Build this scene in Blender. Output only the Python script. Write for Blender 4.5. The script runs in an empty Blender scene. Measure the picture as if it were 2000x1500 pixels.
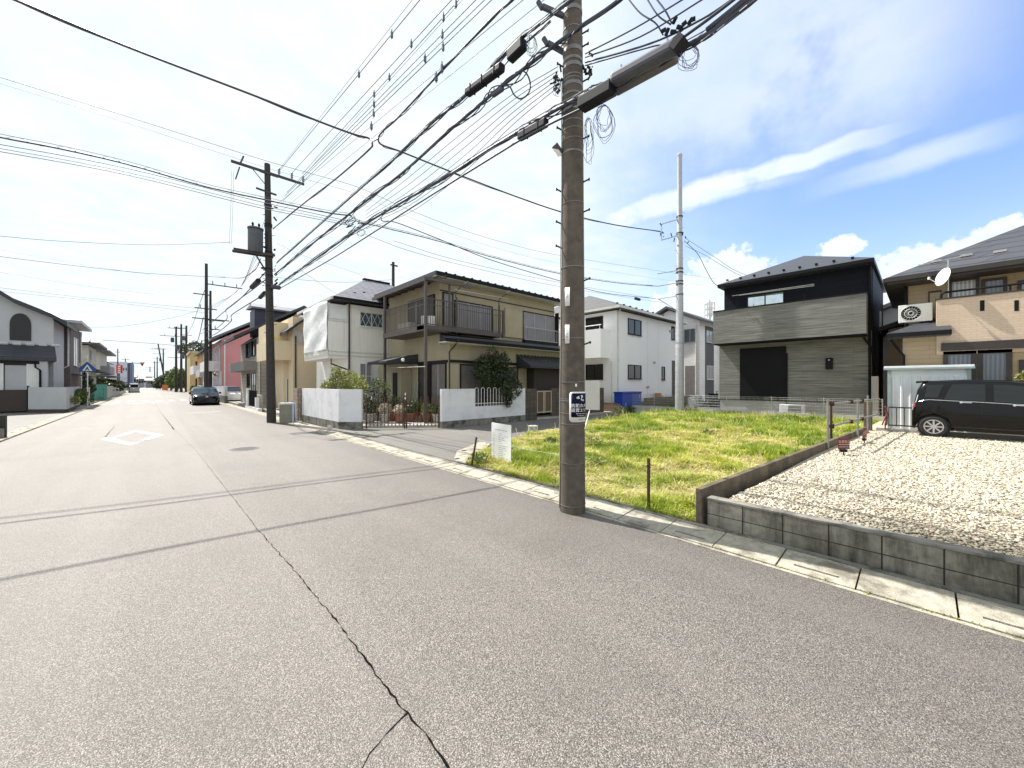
import bpy, math, random
import numpy as np
from mathutils import Vector, Matrix
R = math.radians
random.seed(7); RNG = np.random.default_rng(7)
SC = bpy.context.scene
COL = SC.collection
# ------------------------------------------------------------------ camera, sky, sun, exposure
CAM_H = 1.84
YAW = math.atan2(700, 748)
cam_d = bpy.data.cameras.new('camera'); cam = bpy.data.objects.new('camera', cam_d); COL.objects.link(cam)
cam_d.sensor_width = 36; cam_d.lens = 748/2000*36; cam_d.clip_start = .05; cam_d.clip_end = 6000
cam.location = (0, 0, CAM_H); cam.rotation_euler = (R(90), 0, -YAW)
cam_d.shift_y = -1/2000
SC.camera = cam
SUN = Vector((-.2, 1, 1.47)).normalized()
EL = math.asin(SUN.z); AZ = math.atan2(SUN.x, SUN.y)
sd = bpy.data.lights.new('sun', 'SUN'); sd.energy = 4.2; sd.angle = R(.5); sd.color = (1, .955, .89)
so = bpy.data.objects.new('sun', sd); COL.objects.link(so); so.rotation_euler = SUN.to_track_quat('Z', 'Y').to_euler()
SC.view_settings.view_transform = 'Standard'; SC.view_settings.look = 'None'
SC.view_settings.exposure = 1.07; SC.view_settings.gamma = 1
# ------------------------------------------------------------------ survey: sight line of a measured photo point
ca, sa = math.cos(YAW), math.sin(YAW)
def ray(px, py=749):
    X = (px-1000)/748; return (sa+ca*X, ca-sa*X, (749-py)/748)
def W(px, py, x=None, y=None, z=None, f=None):
    r = ray(px, py)
    t = x/r[0] if x is not None else y/r[1] if y is not None else (z-CAM_H)/r[2] if z is not None else f
    return Vector((r[0]*t, r[1]*t, CAM_H+r[2]*t))
# ------------------------------------------------------------------ node helpers
def _new(name):
    m = bpy.data.materials.new(name); m.use_nodes = True
    nt = m.node_tree; return m, nt, nt.nodes['Principled BSDF']
def nd(nt, t, **kw):
    n = nt.nodes.new(t)
    for k, v in kw.items():
        if k.startswith('i_'):
            key = k[2:]; key = int(key) if key.isdigit() else key.replace('_', ' ')
            n.inputs[key].default_value = v
        else: setattr(n, k, v)
    return n
def c4(c): return (c[0], c[1], c[2], 1)
def mixc(nt, fac, a, b, mode='MIX'):
    n = nt.nodes.new('ShaderNodeMix'); n.data_type = 'RGBA'; n.blend_type = mode
    for i, v in ((0, fac), (6, a), (7, b)):
        if isinstance(v, bpy.types.NodeSocket): nt.links.new(v, n.inputs[i])
        else: n.inputs[i].default_value = c4(v) if i else v
    return n.outputs[2]
def mth(nt, op, a, b=0, c=0, clamp=False):
    n = nt.nodes.new('ShaderNodeMath'); n.operation = op; n.use_clamp = clamp
    for i, v in ((0, a), (1, b), (2, c)):
        if isinstance(v, bpy.types.NodeSocket): nt.links.new(v, n.inputs[i])
        else: n.inputs[i].default_value = v
    return n.outputs[0]
def ramp(nt, fac, a, b):
    n = nt.nodes.new('ShaderNodeMapRange'); n.inputs[1].default_value = a; n.inputs[2].default_value = b
    nt.links.new(fac, n.inputs[0]); return n.outputs[0]
def noise(nt, vec, scale, det=3, rough=.55):
    n = nd(nt, 'ShaderNodeTexNoise', i_Scale=scale, i_Detail=det, i_Roughness=rough)
    if vec is not None: nt.links.new(vec, n.inputs[0])
    return n.outputs[0]
def objco(nt, mode='xyz', s=(1, 1, 1)):
    t = nd(nt, 'ShaderNodeTexCoord').outputs['Object']
    if mode == 'wall':
        sp = nd(nt, 'ShaderNodeSeparateXYZ'); nt.links.new(t, sp.inputs[0])
        cb = nd(nt, 'ShaderNodeCombineXYZ'); nt.links.new(mth(nt, 'ADD', sp.outputs[0], sp.outputs[1]), cb.inputs[0])
        nt.links.new(sp.outputs[2], cb.inputs[1]); t = cb.outputs[0]
    if s != (1, 1, 1):
        mp = nd(nt, 'ShaderNodeMapping'); mp.inputs[3].default_value = s; nt.links.new(t, mp.inputs[0]); t = mp.outputs[0]
    return t
def bump(nt, b, h, st, dist=.01):
    n = nd(nt, 'ShaderNodeBump', i_Strength=st, i_Distance=dist); nt.links.new(h, n.inputs['Height']); nt.links.new(n.outputs[0], b.inputs['Normal'])
def mat(name, c, rough=.7, metal=0, c2=None, sc=3, bsc=0, bst=.3, bd=.01, dark_mix=None, spec=.5, alpha=1, coat=0, trans=0, stretch=(1, 1, 1), streak=0):
    """plain paint/render/metal with large-scale tone variation and fine relief"""
    m, nt, b = _new(name)
    b.inputs['Roughness'].default_value = rough; b.inputs['Metallic'].default_value = metal
    b.inputs['Specular IOR Level'].default_value = spec; b.inputs['Coat Weight'].default_value = coat
    b.inputs['Alpha'].default_value = alpha; b.inputs['Transmission Weight'].default_value = trans
    co = objco(nt, 'xyz', stretch)
    if c2 is None: c2 = tuple(v*.82 for v in c)
    col = mixc(nt, ramp(nt, noise(nt, co, sc, 5, .65), .36, .66), c, c2)
    if streak:
        st = objco(nt, 'xyz', (7, 7, .35)); f = mth(nt, 'MULTIPLY', ramp(nt, noise(nt, st, 1, 4), .5, .78), streak)
        col = mixc(nt, f, col, tuple(v*.45 for v in c))
    if dark_mix: col = mixc(nt, mth(nt, 'MULTIPLY', ramp(nt, noise(nt, objco(nt), dark_mix[1], 6, .7), .5, .62), dark_mix[2] if len(dark_mix) > 2 else .8), col, dark_mix[0])
    nt.links.new(col, b.inputs['Base Color'])
    if bsc: bump(nt, b, noise(nt, objco(nt), bsc, 3), bst, bd)
    return m
def mbrick(name, c1, c2, mortar, bw, bh, ms=.02, mode='wall', rough=.8, off=.5, var=None, bst=.5, vs=2, streak=0, spec=.4):
    m, nt, b = _new(name); b.inputs['Roughness'].default_value = rough; b.inputs['Specular IOR Level'].default_value = spec
    br = nd(nt, 'ShaderNodeTexBrick', offset=off, i_Scale=1.0); nt.links.new(objco(nt, mode), br.inputs[0])
    for k, v in (('Color1', c4(c1)), ('Color2', c4(c2)), ('Mortar', c4(mortar)), ('Brick Width', bw), ('Row Height', bh), ('Mortar Size', ms), ('Mortar Smooth', .2), ('Bias', 0)): br.inputs[k].default_value = v
    col = br.outputs[0]
    col = mixc(nt, mth(nt, 'MULTIPLY', ramp(nt, noise(nt, objco(nt), vs, 6, .7), .42, .66), .55), col, var or tuple(v*.6 for v in c1))
    if streak:
        f = mth(nt, 'MULTIPLY', ramp(nt, noise(nt, objco(nt, 'xyz', (5, 5, .8)), 1, 5, .7), .45, .7), streak)
        col = mixc(nt, f, col, (.035, .033, .028))
    nt.links.new(col, b.inputs['Base Color'])
    h = mth(nt, 'ADD', mth(nt, 'MULTIPLY', br.outputs[1], -1), mth(nt, 'MULTIPLY', noise(nt, objco(nt), 40), .3))
    bump(nt, b, h, bst, .008); return m
def mpaint(name, c, rough=.12):
    m, nt, b = _new(name); b.inputs['Base Color'].default_value = c4(c); b.inputs['Roughness'].default_value = rough
    b.inputs['Coat Weight'].default_value = .35 if c[0] < .05 else 1; b.inputs['Specular IOR Level'].default_value = .15 if c[0] < .05 else .5; b.inputs['Coat Roughness'].default_value = .03; return m
def mglass(name, c=(.012, .015, .018), rough=.03):
    m, nt, b = _new(name); b.inputs['Base Color'].default_value = c4(c); b.inputs['Roughness'].default_value = rough
    b.inputs['Specular IOR Level'].default_value = .6; bump(nt, b, noise(nt, objco(nt), .9, 1), .05, .03); return m
def mcurtain(name, c, dark):
    m, nt, b = _new(name); co = objco(nt, 'wall')
    w = nd(nt, 'ShaderNodeTexWave', wave_type='BANDS', bands_direction='X', i_Scale=3.2, i_Distortion=1.5); nt.links.new(co, w.inputs[0])
    w.inputs['Detail Scale'].default_value = .4
    nt.links.new(mixc(nt, w.outputs[1], dark, c), b.inputs['Base Color']); b.inputs['Roughness'].default_value = .35
    b.inputs['Coat Weight'].default_value = 1; b.inputs['Coat Roughness'].default_value = .02; return m
def mleaf(name, cols, rough=.55, tr=.35, vein=0):
    m, nt, b = _new(name)
    at = nd(nt, 'ShaderNodeAttribute', attribute_name='rnd')
    cr = nd(nt, 'ShaderNodeValToRGB'); e = cr.color_ramp.elements
    while len(e) < len(cols): e.new(.5)
    for i, c in enumerate(cols): e[i].position = i/(len(cols)-1); e[i].color = c4(c)
    nt.links.new(at.outputs['Fac'], cr.inputs[0]); nt.links.new(cr.outputs[0], b.inputs['Base Color']); b.inputs['Roughness'].default_value = rough
    t = nd(nt, 'ShaderNodeBsdfTranslucent'); nt.links.new(cr.outputs[0], t.inputs[0])
    mx = nd(nt, 'ShaderNodeMixShader', i_Fac=tr) if False else nt.nodes.new('ShaderNodeMixShader'); mx.inputs[0].default_value = tr
    nt.links.new(b.outputs[0], mx.inputs[1]); nt.links.new(t.outputs[0], mx.inputs[2])
    nt.links.new(mx.outputs[0], nt.nodes['Material Output'].inputs[0]); return m
# ------------------------------------------------------------------ world
def build_world():
    w = bpy.data.worlds.new('World'); SC.world = w; w.use_nodes = True; nt = w.node_tree
    bg = nt.nodes['Background']; bg.inputs[1].default_value = .1
    sk = nd(nt, 'ShaderNodeTexSky', sky_type='NISHITA', sun_disc=False, sun_elevation=EL, sun_rotation=AZ, air_density=1.15, dust_density=1.2, ozone_density=2.2)
    d = nd(nt, 'ShaderNodeTexCoord').outputs['Generated']
    def dot(v):
        n = nd(nt, 'ShaderNodeVectorMath', operation='DOT_PRODUCT'); nt.links.new(d, n.inputs[0]); n.inputs[1].default_value = v; return n.outputs['Value']
    def sm(f, a, b):
        n = nt.nodes.new('ShaderNodeMapRange'); n.interpolation_type = 'SMOOTHSTEP'; n.inputs[1].default_value = a; n.inputs[2].default_value = b
        nt.links.new(f, n.inputs[0]); return n.outputs[0]
    sp = nd(nt, 'ShaderNodeSeparateXYZ'); nt.links.new(d, sp.inputs[0]); dz = sp.outputs[2]
    # flat-layer coordinates: direction projected onto a high cloud sheet
    zz = mth(nt, 'MAXIMUM', dz, .06)
    cb = nd(nt, 'ShaderNodeCombineXYZ'); nt.links.new(mth(nt, 'DIVIDE', sp.outputs[0], zz), cb.inputs[0]); nt.links.new(mth(nt, 'DIVIDE', sp.outputs[1], zz), cb.inputs[1])
    sheet = cb.outputs[0]
    mp = nd(nt, 'ShaderNodeMapping'); mp.inputs[2].default_value = (0, 0, R(35)); mp.inputs[3].default_value = (.5, 1.5, 1); nt.links.new(sheet, mp.inputs[0])
    n1 = noise(nt, mp.outputs[0], .9, 7, .6); n2 = noise(nt, sheet, 3.5, 6, .6)
    vR = Vector(ray(2000, 60)).normalized(); vB = Vector(ray(1960, 330)).normalized()
    aR = dot(vR)                                        # 1 at the blue upper-right quarter
    # thin veil: full to the left and centre, open to the right
    veil = mth(nt, 'SUBTRACT', 1, sm(mth(nt, 'ADD', dot(vB), mth(nt, 'MULTIPLY', mth(nt, 'SUBTRACT', n1, .5), .16)), .70, .985))
    veil = mth(nt, 'MULTIPLY', veil, mth(nt, 'ADD', .76, mth(nt, 'MULTIPLY', n2, .42)), clamp=True)
    low = mth(nt, 'MULTIPLY', mth(nt, 'SUBTRACT', 1, sm(dz, .02, .34)), .55)       # paler towards the horizon
    m = mth(nt, 'MAXIMUM', veil, low)
    # broad cirrus over the top right
    def streak(p, q, wid, soft, end0, end1, amp):
        a, b = Vector(ray(*p)).normalized(), Vector(ray(*q)).normalized()
        n = a.cross(b).normalized(); t = n.cross(a).normalized()
        off = mth(nt, 'ADD', dot(n), mth(nt, 'MULTIPLY', mth(nt, 'SUBTRACT', noise(nt, d, 9, 5, .6), .5), wid*1.8))
        core = mth(nt, 'SUBTRACT', 1, sm(mth(nt, 'ABSOLUTE', off), wid*.55, wid*soft))
        L = a.angle(b); al = mth(nt, 'ARCTAN2', dot(t), dot(a))
        e = mth(nt, 'MULTIPLY', sm(al, -.02, end0), mth(nt, 'SUBTRACT', 1, sm(al, L-end1, L+.02)))
        brk = sm(noise(nt, d, 7, 4, .6), .12, .5)
        return mth(nt, 'MULTIPLY', mth(nt, 'MULTIPLY', mth(nt, 'MULTIPLY', core, e), brk), amp)
    for a in (((1150, 440), (1640, 300), .024, 1.5, .08, .25, 1), ((1300, 398), (1890, 208), .016, 1.5, .12, .22, 1), ((1540, 385), (2030, 240), .014, 1.9, .2, .1, .55),
              ((1150, 190), (2150, -90), .10, 2.4, .1, .2, .66), ((1150, 300), (1850, 110), .05, 2.6, .1, .4, .35)):
        m = mth(nt, 'MAXIMUM', m, streak(*a))
    # cumulus along the horizon to the right
    def puff(p, r, amp=1, sq=1.7):
        c = Vector(ray(*p)).normalized()
        n = nd(nt, 'ShaderNodeVectorMath', operation='SUBTRACT'); nt.links.new(d, n.inputs[0]); n.inputs[1].default_value = c
        s = nd(nt, 'ShaderNodeVectorMath', operation='MULTIPLY'); nt.links.new(n.outputs[0], s.inputs[0]); s.inputs[1].default_value = (1, 1, sq)
        l = nd(nt, 'ShaderNodeVectorMath', operation='LENGTH'); nt.links.new(s.outputs[0], l.inputs[0])
        v = mth(nt, 'ADD', l.outputs['Value'], mth(nt, 'MULTIPLY', mth(nt, 'SUBTRACT', noise(nt, d, 19, 8, .68), .5), r*2.1))
        return mth(nt, 'MULTIPLY', mth(nt, 'SUBTRACT', 1, sm(v, r*.7, r)), amp)
    for a in (((1425, 525), .085), ((1370, 575), .10), ((1330, 600), .09), ((1640, 482), .035), ((1790, 525), .075), ((1900, 500), .07), ((1960, 460), .055), ((1840, 600), .12), ((1740, 590), .08), ((1560, 620), .1)):
        m = mth(nt, 'MAXIMUM', m, puff(*a))
    base = mixc(nt, 1.0, sk.outputs[0], (1.05, 1.08, 1.28), 'MULTIPLY')
    cl = mixc(nt, sm(n2, .3, .8), (4.3, 4.9, 5.05), (5.2, 5.35, 5.4))
    nt.links.new(mixc(nt, m, base, cl), bg.inputs[0])
build_world()
# ------------------------------------------------------------------ geometry helpers
ORIG = {}
class MB:
    def __init__(s): s.v = []; s.f = []
    def add(s, vs, fs):
        n = len(s.v); s.v += [tuple(v) for v in vs]; s.f += [tuple(i+n for i in f) for f in fs]; return s
    def box(s, x0, x1, y0, y1, z0, z1):
        x0, x1 = sorted((x0, x1)); y0, y1 = sorted((y0, y1)); z0, z1 = sorted((z0, z1))
        return s.add([(x, y, z) for z in (z0, z1) for x, y in ((x0, y0), (x1, y0), (x1, y1), (x0, y1))],
                     [(3, 2, 1, 0), (4, 5, 6, 7), (0, 1, 5, 4), (1, 2, 6, 5), (2, 3, 7, 6), (3, 0, 4, 7)])
    def prism(s, poly, z0, z1):
        """poly: ccw list of (x,y); z0,z1 numbers or lists"""
        n = len(poly); a = [z0]*n if not hasattr(z0, '__len__') else z0; b = [z1]*n if not hasattr(z1, '__len__') else z1
        vs = [(p[0], p[1], a[i]) for i, p in enumerate(poly)]+[(p[0], p[1], b[i]) for i, p in enumerate(poly)]
        return s.add(vs, [tuple(range(n))[::-1], tuple(range(n, 2*n))]+[(i, (i+1) % n, n+(i+1) % n, n+i) for i in range(n)])
    def bar(s, a, b, w, h=None, up=(0, 0, 1)):
        """rectangular bar from a to b"""
        h = h or w; a = Vector(a); b = Vector(b); d = (b-a).normalized(); u = Vector(up)
        if abs(d.dot(u)) > .98: u = Vector((1, 0, 0))
        r = d.cross(u).normalized(); u = r.cross(d).normalized()
        c = [(-r*w-u*h)/2, (r*w-u*h)/2, (r*w+u*h)/2, (-r*w+u*h)/2]
        return s.add([a+k for k in c]+[b+k for k in c], [(3, 2, 1, 0), (4, 5, 6, 7), (0, 1, 5, 4), (1, 2, 6, 5), (2, 3, 7, 6), (3, 0, 4, 7)])
    def tube(s, pts, r, n=8, caps=True):
        pts = [Vector(p) for p in pts]; k = len(pts); rs = r if hasattr(r, '__len__') else [r]*k; vs = []
        ref = Vector((0, 0, 1))
        if abs((pts[-1]-pts[0]).normalized().dot(ref)) > .9: ref = Vector((1, 0, 0))
        for i, p in enumerate(pts):
            d = (pts[min(i+1, k-1)]-pts[max(i-1, 0)]).normalized()
            a = d.cross(ref)
            if a.length < 1e-4: a = d.cross(Vector((0, 1, 0)))
            a.normalize(); b = d.cross(a)
            for j in range(n): t = 2*math.pi*j/n; vs.append(p+(a*math.cos(t)+b*math.sin(t))*rs[i])
        fs = [(i*n+j, (i+1)*n+j, (i+1)*n+(j+1) % n, i*n+(j+1) % n) for i in range(k-1) for j in range(n)]
        if caps: fs += [tuple(range(n)), tuple(range((k-1)*n, k*n))[::-1]]
        return s.add(vs, fs)
    def lathe(s, prof, c, n=24, axis='z'):
        """prof list of (r, h) along axis from point c"""
        vs = []
        for r, h in prof:
            for j in range(n):
                t = 2*math.pi*j/n; p = (r*math.cos(t), r*math.sin(t), h)
                if axis == 'x': p = (h, p[0], p[1])
                if axis == 'y': p = (p[1], h, p[0])
                vs.append((c[0]+p[0], c[1]+p[1], c[2]+p[2]))
        k = len(prof)
        fs = [(i*n+j, i*n+(j+1) % n, (i+1)*n+(j+1) % n, (i+1)*n+j) for i in range(k-1) for j in range(n)]
        return s.add(vs, fs+[tuple(range(n))[::-1], tuple(range((k-1)*n, k*n))])
    def quad(s, a, b, c, d): return s.add([a, b, c, d], [(0, 1, 2, 3)])
    def build(s, name, m, parent=None, smooth=False, bevel=0, recalc=True):
        o_ = Vector(ORIG.get(parent.name, (0, 0, 0))) if parent else Vector((0, 0, 0))
        me = bpy.data.meshes.new(name); me.from_pydata([Vector(v)-o_ for v in s.v], [], s.f)
        if recalc:
            import bmesh
            bm = bmesh.new(); bm.from_mesh(me); bmesh.ops.recalc_face_normals(bm, faces=bm.faces); bm.to_mesh(me); bm.free()
        me.materials.append(m); o = bpy.data.objects.new(name, me); COL.objects.link(o)
        if parent: o.parent = parent; ORIG[o.name] = ORIG.get(parent.name, (0, 0, 0))
        if smooth:
            me.polygons.foreach_set('use_smooth', [True]*len(me.polygons))
            if smooth != 2: me.set_sharp_from_angle(angle=R(40))
        if bevel:
            b = o.modifiers.new('bevel', 'BEVEL'); b.width = bevel; b.segments = 2; b.limit_method = 'ANGLE'
        return o
def tag(o, label=None, cat=None, group=None, kind=None):
    if label: o['label'] = label
    if cat: o['category'] = cat
    if group: o['group'] = group
    if kind: o['kind'] = kind
    return o
def root(name, loc, label, cat, group=None, rotz=0, local=False):
    o = bpy.data.objects.new(name, None); COL.objects.link(o); o.location = loc; o.rotation_euler = (0, 0, rotz); o.empty_display_size = .2
    ORIG[o.name] = (0, 0, 0) if local else tuple(loc)
    return tag(o, label, cat, group)
def single(mb, name, m, label, cat, group=None, **kw): return tag(mb.build(name, m, **kw), label, cat, group)
def struct(mb, name, m, **kw): return tag(mb.build(name, m, **kw), kind='structure')
def copy_tree(o, parent=None):
    c = o.copy(); COL.objects.link(c); ORIG[c.name] = (0, 0, 0)
    if parent: c.parent = parent
    for ch in list(o.children): copy_tree(ch, c)
    return c
def fast_mesh(name, V, F, m, rnd=None, parent=None):
    """V (n,3) F (k, 3|4) numpy"""
    o_ = np.array(ORIG.get(parent.name, (0, 0, 0))) if parent else 0
    me = bpy.data.meshes.new(name); k = F.shape[1]
    me.vertices.add(len(V)); me.vertices.foreach_set('co', (V-o_).astype(np.float32).ravel())
    me.loops.add(F.size); me.loops.foreach_set('vertex_index', F.astype(np.int32).ravel())
    me.polygons.add(len(F)); me.polygons.foreach_set('loop_start', np.arange(0, F.size, k, dtype=np.int32))
    if rnd is not None:
        a = me.attributes.new('rnd', 'FLOAT', 'FACE'); a.data.foreach_set('value', rnd.astype(np.float32))
    me.update(calc_edges=True); me.materials.append(m)
    o = bpy.data.objects.new(name, me); COL.objects.link(o)
    if parent: o.parent = parent; ORIG[o.name] = ORIG.get(parent.name, (0, 0, 0))
    return o
def leaves(name, blobs, size, m, parent=None, shell=.55, asp=.5, bias=0, droop=0):
    """blobs: (cx,cy,cz,rx,ry,rz,n)  leaf-shaped quads scattered through each blob's outer volume"""
    P = []; Q = []
    for b in blobs:
        n = int(b[6]); u = RNG.normal(size=(n, 3)); u /= np.linalg.norm(u, axis=1)[:, None]
        r = shell+(1-shell)*RNG.random(n)**.6; r *= 1+.16*np.sin(u[:, 0]*7+b[0]*3)*np.cos(u[:, 2]*6+b[1])
        P.append(u*r[:, None]*np.array(b[3:6])+np.array(b[:3])); Q.append(np.full(n, RNG.random()*.35))
    P = np.concatenate(P); n = len(P); base = np.concatenate(Q)
    a = RNG.normal(size=(n, 3)); a[:, 2] -= droop; a /= np.linalg.norm(a, axis=1)[:, None]
    b = RNG.normal(size=(n, 3)); b -= a*(a*b).sum(1)[:, None]; b /= np.linalg.norm(b, axis=1)[:, None]
    s = size*(.6+.8*RNG.random(n))[:, None]
    V = np.stack([P-a*s, P+b*s*asp, P+a*s, P-b*s*asp], 1).reshape(-1, 3)
    return fast_mesh(name, V, np.arange(4*n).reshape(n, 4), m, np.clip(base+RNG.random(n)*.65+bias, 0, 1), parent)
# ---- a vertical wall plane, with photo measuring
class Face:
    def __init__(s, ax, c, sgn=-1): s.ax, s.c, s.s = ax, c, sgn
    def u(s, px): r = ray(px); return (s.c/r[0]*r[1]) if s.ax == 'x' else (s.c/r[1]*r[0])
    def z(s, px, py): r = ray(px, py); return CAM_H+r[2]*(s.c/r[0] if s.ax == 'x' else s.c/r[1])
    def rect(s, px0, py0, px1, py1): a, b = s.u(px0), s.u(px1); return (min(a, b), max(a, b), s.z(px0, py1), s.z(px0, py0))
    def box(s, mb, u0, u1, z0, z1, d0, d1):
        a, b = s.c+s.s*d0, s.c+s.s*d1
        return mb.box(a, b, u0, u1, z0, z1) if s.ax == 'x' else mb.box(u0, u1, a, b, z0, z1)
    def pt(s, u, z, d=0): return (s.c+s.s*d, u, z) if s.ax == 'x' else (u, s.c+s.s*d, z)
def window(face, r, parent, fm, pm, mull=1, fw=.05, proud=.05, sill=True, trans=0, name='window'):
    u0, u1, z0, z1 = r; f = MB(); B = face.box
    B(f, u0, u1, z1-fw, z1, -.02, proud); B(f, u0, u1, z0, z0+fw, -.02, proud)
    B(f, u0, u0+fw, z0+fw, z1-fw, -.02, proud-.002); B(f, u1-fw, u1, z0+fw, z1-fw, -.02, proud-.002)
    for i in range(mull): c = u0+(u1-u0)*(i+1)/(mull+1); B(f, c-fw*.45, c+fw*.45, z0+fw, z1-fw, -.02, proud-.006)
    if trans: zt = z0+(z1-z0)*trans; B(f, u0+fw, u1-fw, zt-.02, zt+.02, -.02, proud-.012)
    if sill: B(f, u0-.03, u1+.03, z0-.035, z0-.002, -.02, proud+.05)
    w = f.build(name, fm, parent)
    p = MB(); B(p, u0+fw*.5, u1-fw*.5, z0+fw*.5, z1-fw*.5, -.03, .012); p.build('pane', pm, w)
    return w
def shutter(face, r, parent, fm, sm, mull=1, pitch=.07, name='shutter'):
    u0, u1, z0, z1 = r; f = MB(); B = face.box; fw = .05
    B(f, u0, u1, z1-fw, z1, -.02, .07); B(f, u0, u1, z0, z0+fw, -.02, .07); B(f, u0, u0+fw, z0+fw, z1-fw, -.02, .068); B(f, u1-fw, u1, z0+fw, z1-fw, -.02, .068)
    w = f.build(name, fm, parent)
    for i in range(mull): c = u0+(u1-u0)*(i+1)/(mull+1); q = MB(); B(q, c-.02, c+.02, z0+fw, z1-fw, -.02, .064); q.build('mullion', M_FRS, w)
    p = MB(); n = max(3, int((z1-z0-2*fw)/pitch)); h = (z1-z0-2*fw)/n
    B(p, u0+fw*.5, u1-fw*.5, z0+fw*.5, z1-fw*.5, -.03, .012)
    for i in range(n): a = z0+fw+i*h; B(p, u0+fw, u1-fw, a+h*.16, a+h*.98, .008, .036)
    p.build('slats', sm, w); return w
def hip_roof(x0, x1, y0, y1, z, zr, ridge, th=.16):
    """ridge: ((xa,ya),(xb,yb)); returns MB closed solid"""
    mb = MB(); (xa, ya), (xb, yb) = ridge
    c = [(x0, y0), (x1, y0), (x1, y1), (x0, y1)]
    vs = [(p[0], p[1], z-th) for p in c]+[(p[0], p[1], z) for p in c]+[(xa, ya, zr), (xb, yb, zr)]
    fs = [(3, 2, 1, 0), (0, 1, 5, 4), (1, 2, 6, 5), (2, 3, 7, 6), (3, 0, 4, 7)]
    if abs(xa-xb) >= abs(ya-yb):   # ridge along x (a = low x)
        fs += [(4, 5, 9, 8), (5, 6, 9), (6, 7, 8, 9), (7, 4, 8)]
    else:                          # ridge along y (a = low y)
        fs += [(4, 5, 8), (5, 6, 9, 8), (6, 7, 9), (7, 4, 8, 9)]
    return mb.add(vs, fs)
def gable_roof(x0, x1, y0, y1, z, zr, axis='x', th=.14, mid=None):
    """two sloping slabs; axis = ridge direction"""
    mb = MB()
    if axis == 'x':
        m = mid if mid is not None else (y0+y1)/2
        sec = [(y0, z-th), (m, zr-th), (y1, z-th), (y1, z), (m, zr), (y0, z)]
        vs = [(x0, p[0], p[1]) for p in sec]+[(x1, p[0], p[1]) for p in sec]
    else:
        m = mid if mid is not None else (x0+x1)/2
        sec = [(x0, z-th), (m, zr-th), (x1, z-th), (x1, z), (m, zr), (x0, z)]
        vs = [(p[0], y0, p[1]) for p in sec]+[(p[0], y1, p[1]) for p in sec]
    q = [(i, (i+1) % 6, 6+(i+1) % 6, 6+i) for i in range(6)]
    return mb.add(vs, q+[(0, 1, 4, 5), (1, 2, 3, 4), (6, 7, 10, 11), (7, 8, 9, 10)])
def text_mesh(txt, size, align='CENTER', vertical=False):
    if vertical:
        V = []; F = []
        for i, ch in enumerate(txt):
            v, f = text_mesh(ch, size); F += [tuple(k+len(V) for k in q) for q in f]; V += [(p[0], p[1]-i*size*1.08) for p in v]
        return V, F
    c = bpy.data.curves.new('txt', 'FONT'); c.body = txt; c.size = size; c.align_x = align; c.resolution_u = 3
    o = bpy.data.objects.new('txt', c); COL.objects.link(o)
    me = bpy.data.meshes.new_from_object(o.evaluated_get(bpy.context.evaluated_depsgraph_get()))
    V = [(v.co.x, v.co.y) for v in me.vertices]; F = [tuple(p.vertices) for p in me.polygons]
    bpy.data.objects.remove(o); bpy.data.curves.remove(c); bpy.data.meshes.remove(me); return V, F
# ------------------------------------------------------------------ ground materials
def m_asphalt(name, base, hi, lo, coarse=1.0, patch=True):
    m, nt, b = _new(name); co = objco(nt)
    v = nd(nt, 'ShaderNodeTexVoronoi', feature='F1', i_Scale=105/coarse); nt.links.new(co, v.inputs[0])
    sp = nd(nt, 'ShaderNodeSeparateColor'); nt.links.new(v.outputs['Color'], sp.inputs[0])
    stone = ramp(nt, sp.outputs[0], .48, .98)
    col = mixc(nt, stone, base, hi)
    col = mixc(nt, ramp(nt, v.outputs['Distance'], .42, .75), col, lo)
    n = noise(nt, co, 60, 3, .7); col = mixc(nt, mth(nt, 'MULTIPLY', ramp(nt, n, .5, .72), .5), col, lo)
    big = noise(nt, objco(nt, 'xyz', (.8, .12, 1)), .9, 5, .6)
    col = mixc(nt, mth(nt, 'MULTIPLY', ramp(nt, big, .38, .68), .3), col, tuple(x*.72 for x in base))
    blot = noise(nt, co, .55, 6, .68)
    col = mixc(nt, mth(nt, 'MULTIPLY', ramp(nt, blot, .48, .72), .48), col, tuple(x*.55 for x in base))
    tr = mth(nt, 'MULTIPLY', ramp(nt, noise(nt, objco(nt, 'xyz', (1.1, .05, 1)), 1.3, 2), .45, .7), .08); col = mixc(nt, tr, col, hi)
    oil = mth(nt, 'MULTIPLY', ramp(nt, noise(nt, co, 1.7, 2, .5), .70, .78), .35); col = mixc(nt, oil, col, lo)
    if patch:      # tyre-polished wheel tracks and the damp, grimy strip beside the gutter
        sx = nd(nt, 'ShaderNodeSeparateXYZ'); nt.links.new(co, sx.inputs[0]); X = mth(nt, 'ADD', sx.outputs[0], mth(nt, 'MULTIPLY', mth(nt, 'SUBTRACT', noise(nt, co, .9, 4), .5), 1.2))
        g = mth(nt, 'MULTIPLY', ramp(nt, X, 2.6, 4.5), .42); col = mixc(nt, g, col, tuple(x*.5 for x in base))
        left = ramp(nt, sx.outputs[0], 1.0, .9); col = mixc(nt, mth(nt, 'MULTIPLY', left, .07), col, hi)
    nt.links.new(col, b.inputs['Base Color']); b.inputs['Roughness'].default_value = .58; b.inputs['Specular IOR Level'].default_value = .6
    bump(nt, b, mth(nt, 'SUBTRACT', 1, v.outputs['Distance']), .8, .008*coarse); return m
M_ASPH = m_asphalt('asphalt', (.152, .132, .115), (.42, .38, .345), (.035, .029, .025), coarse=.68)
M_ASPH2 = m_asphalt('asphalt_side', (.15, .138, .125), (.36, .335, .30), (.045, .04, .035), coarse=.7, patch=False)
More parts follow.
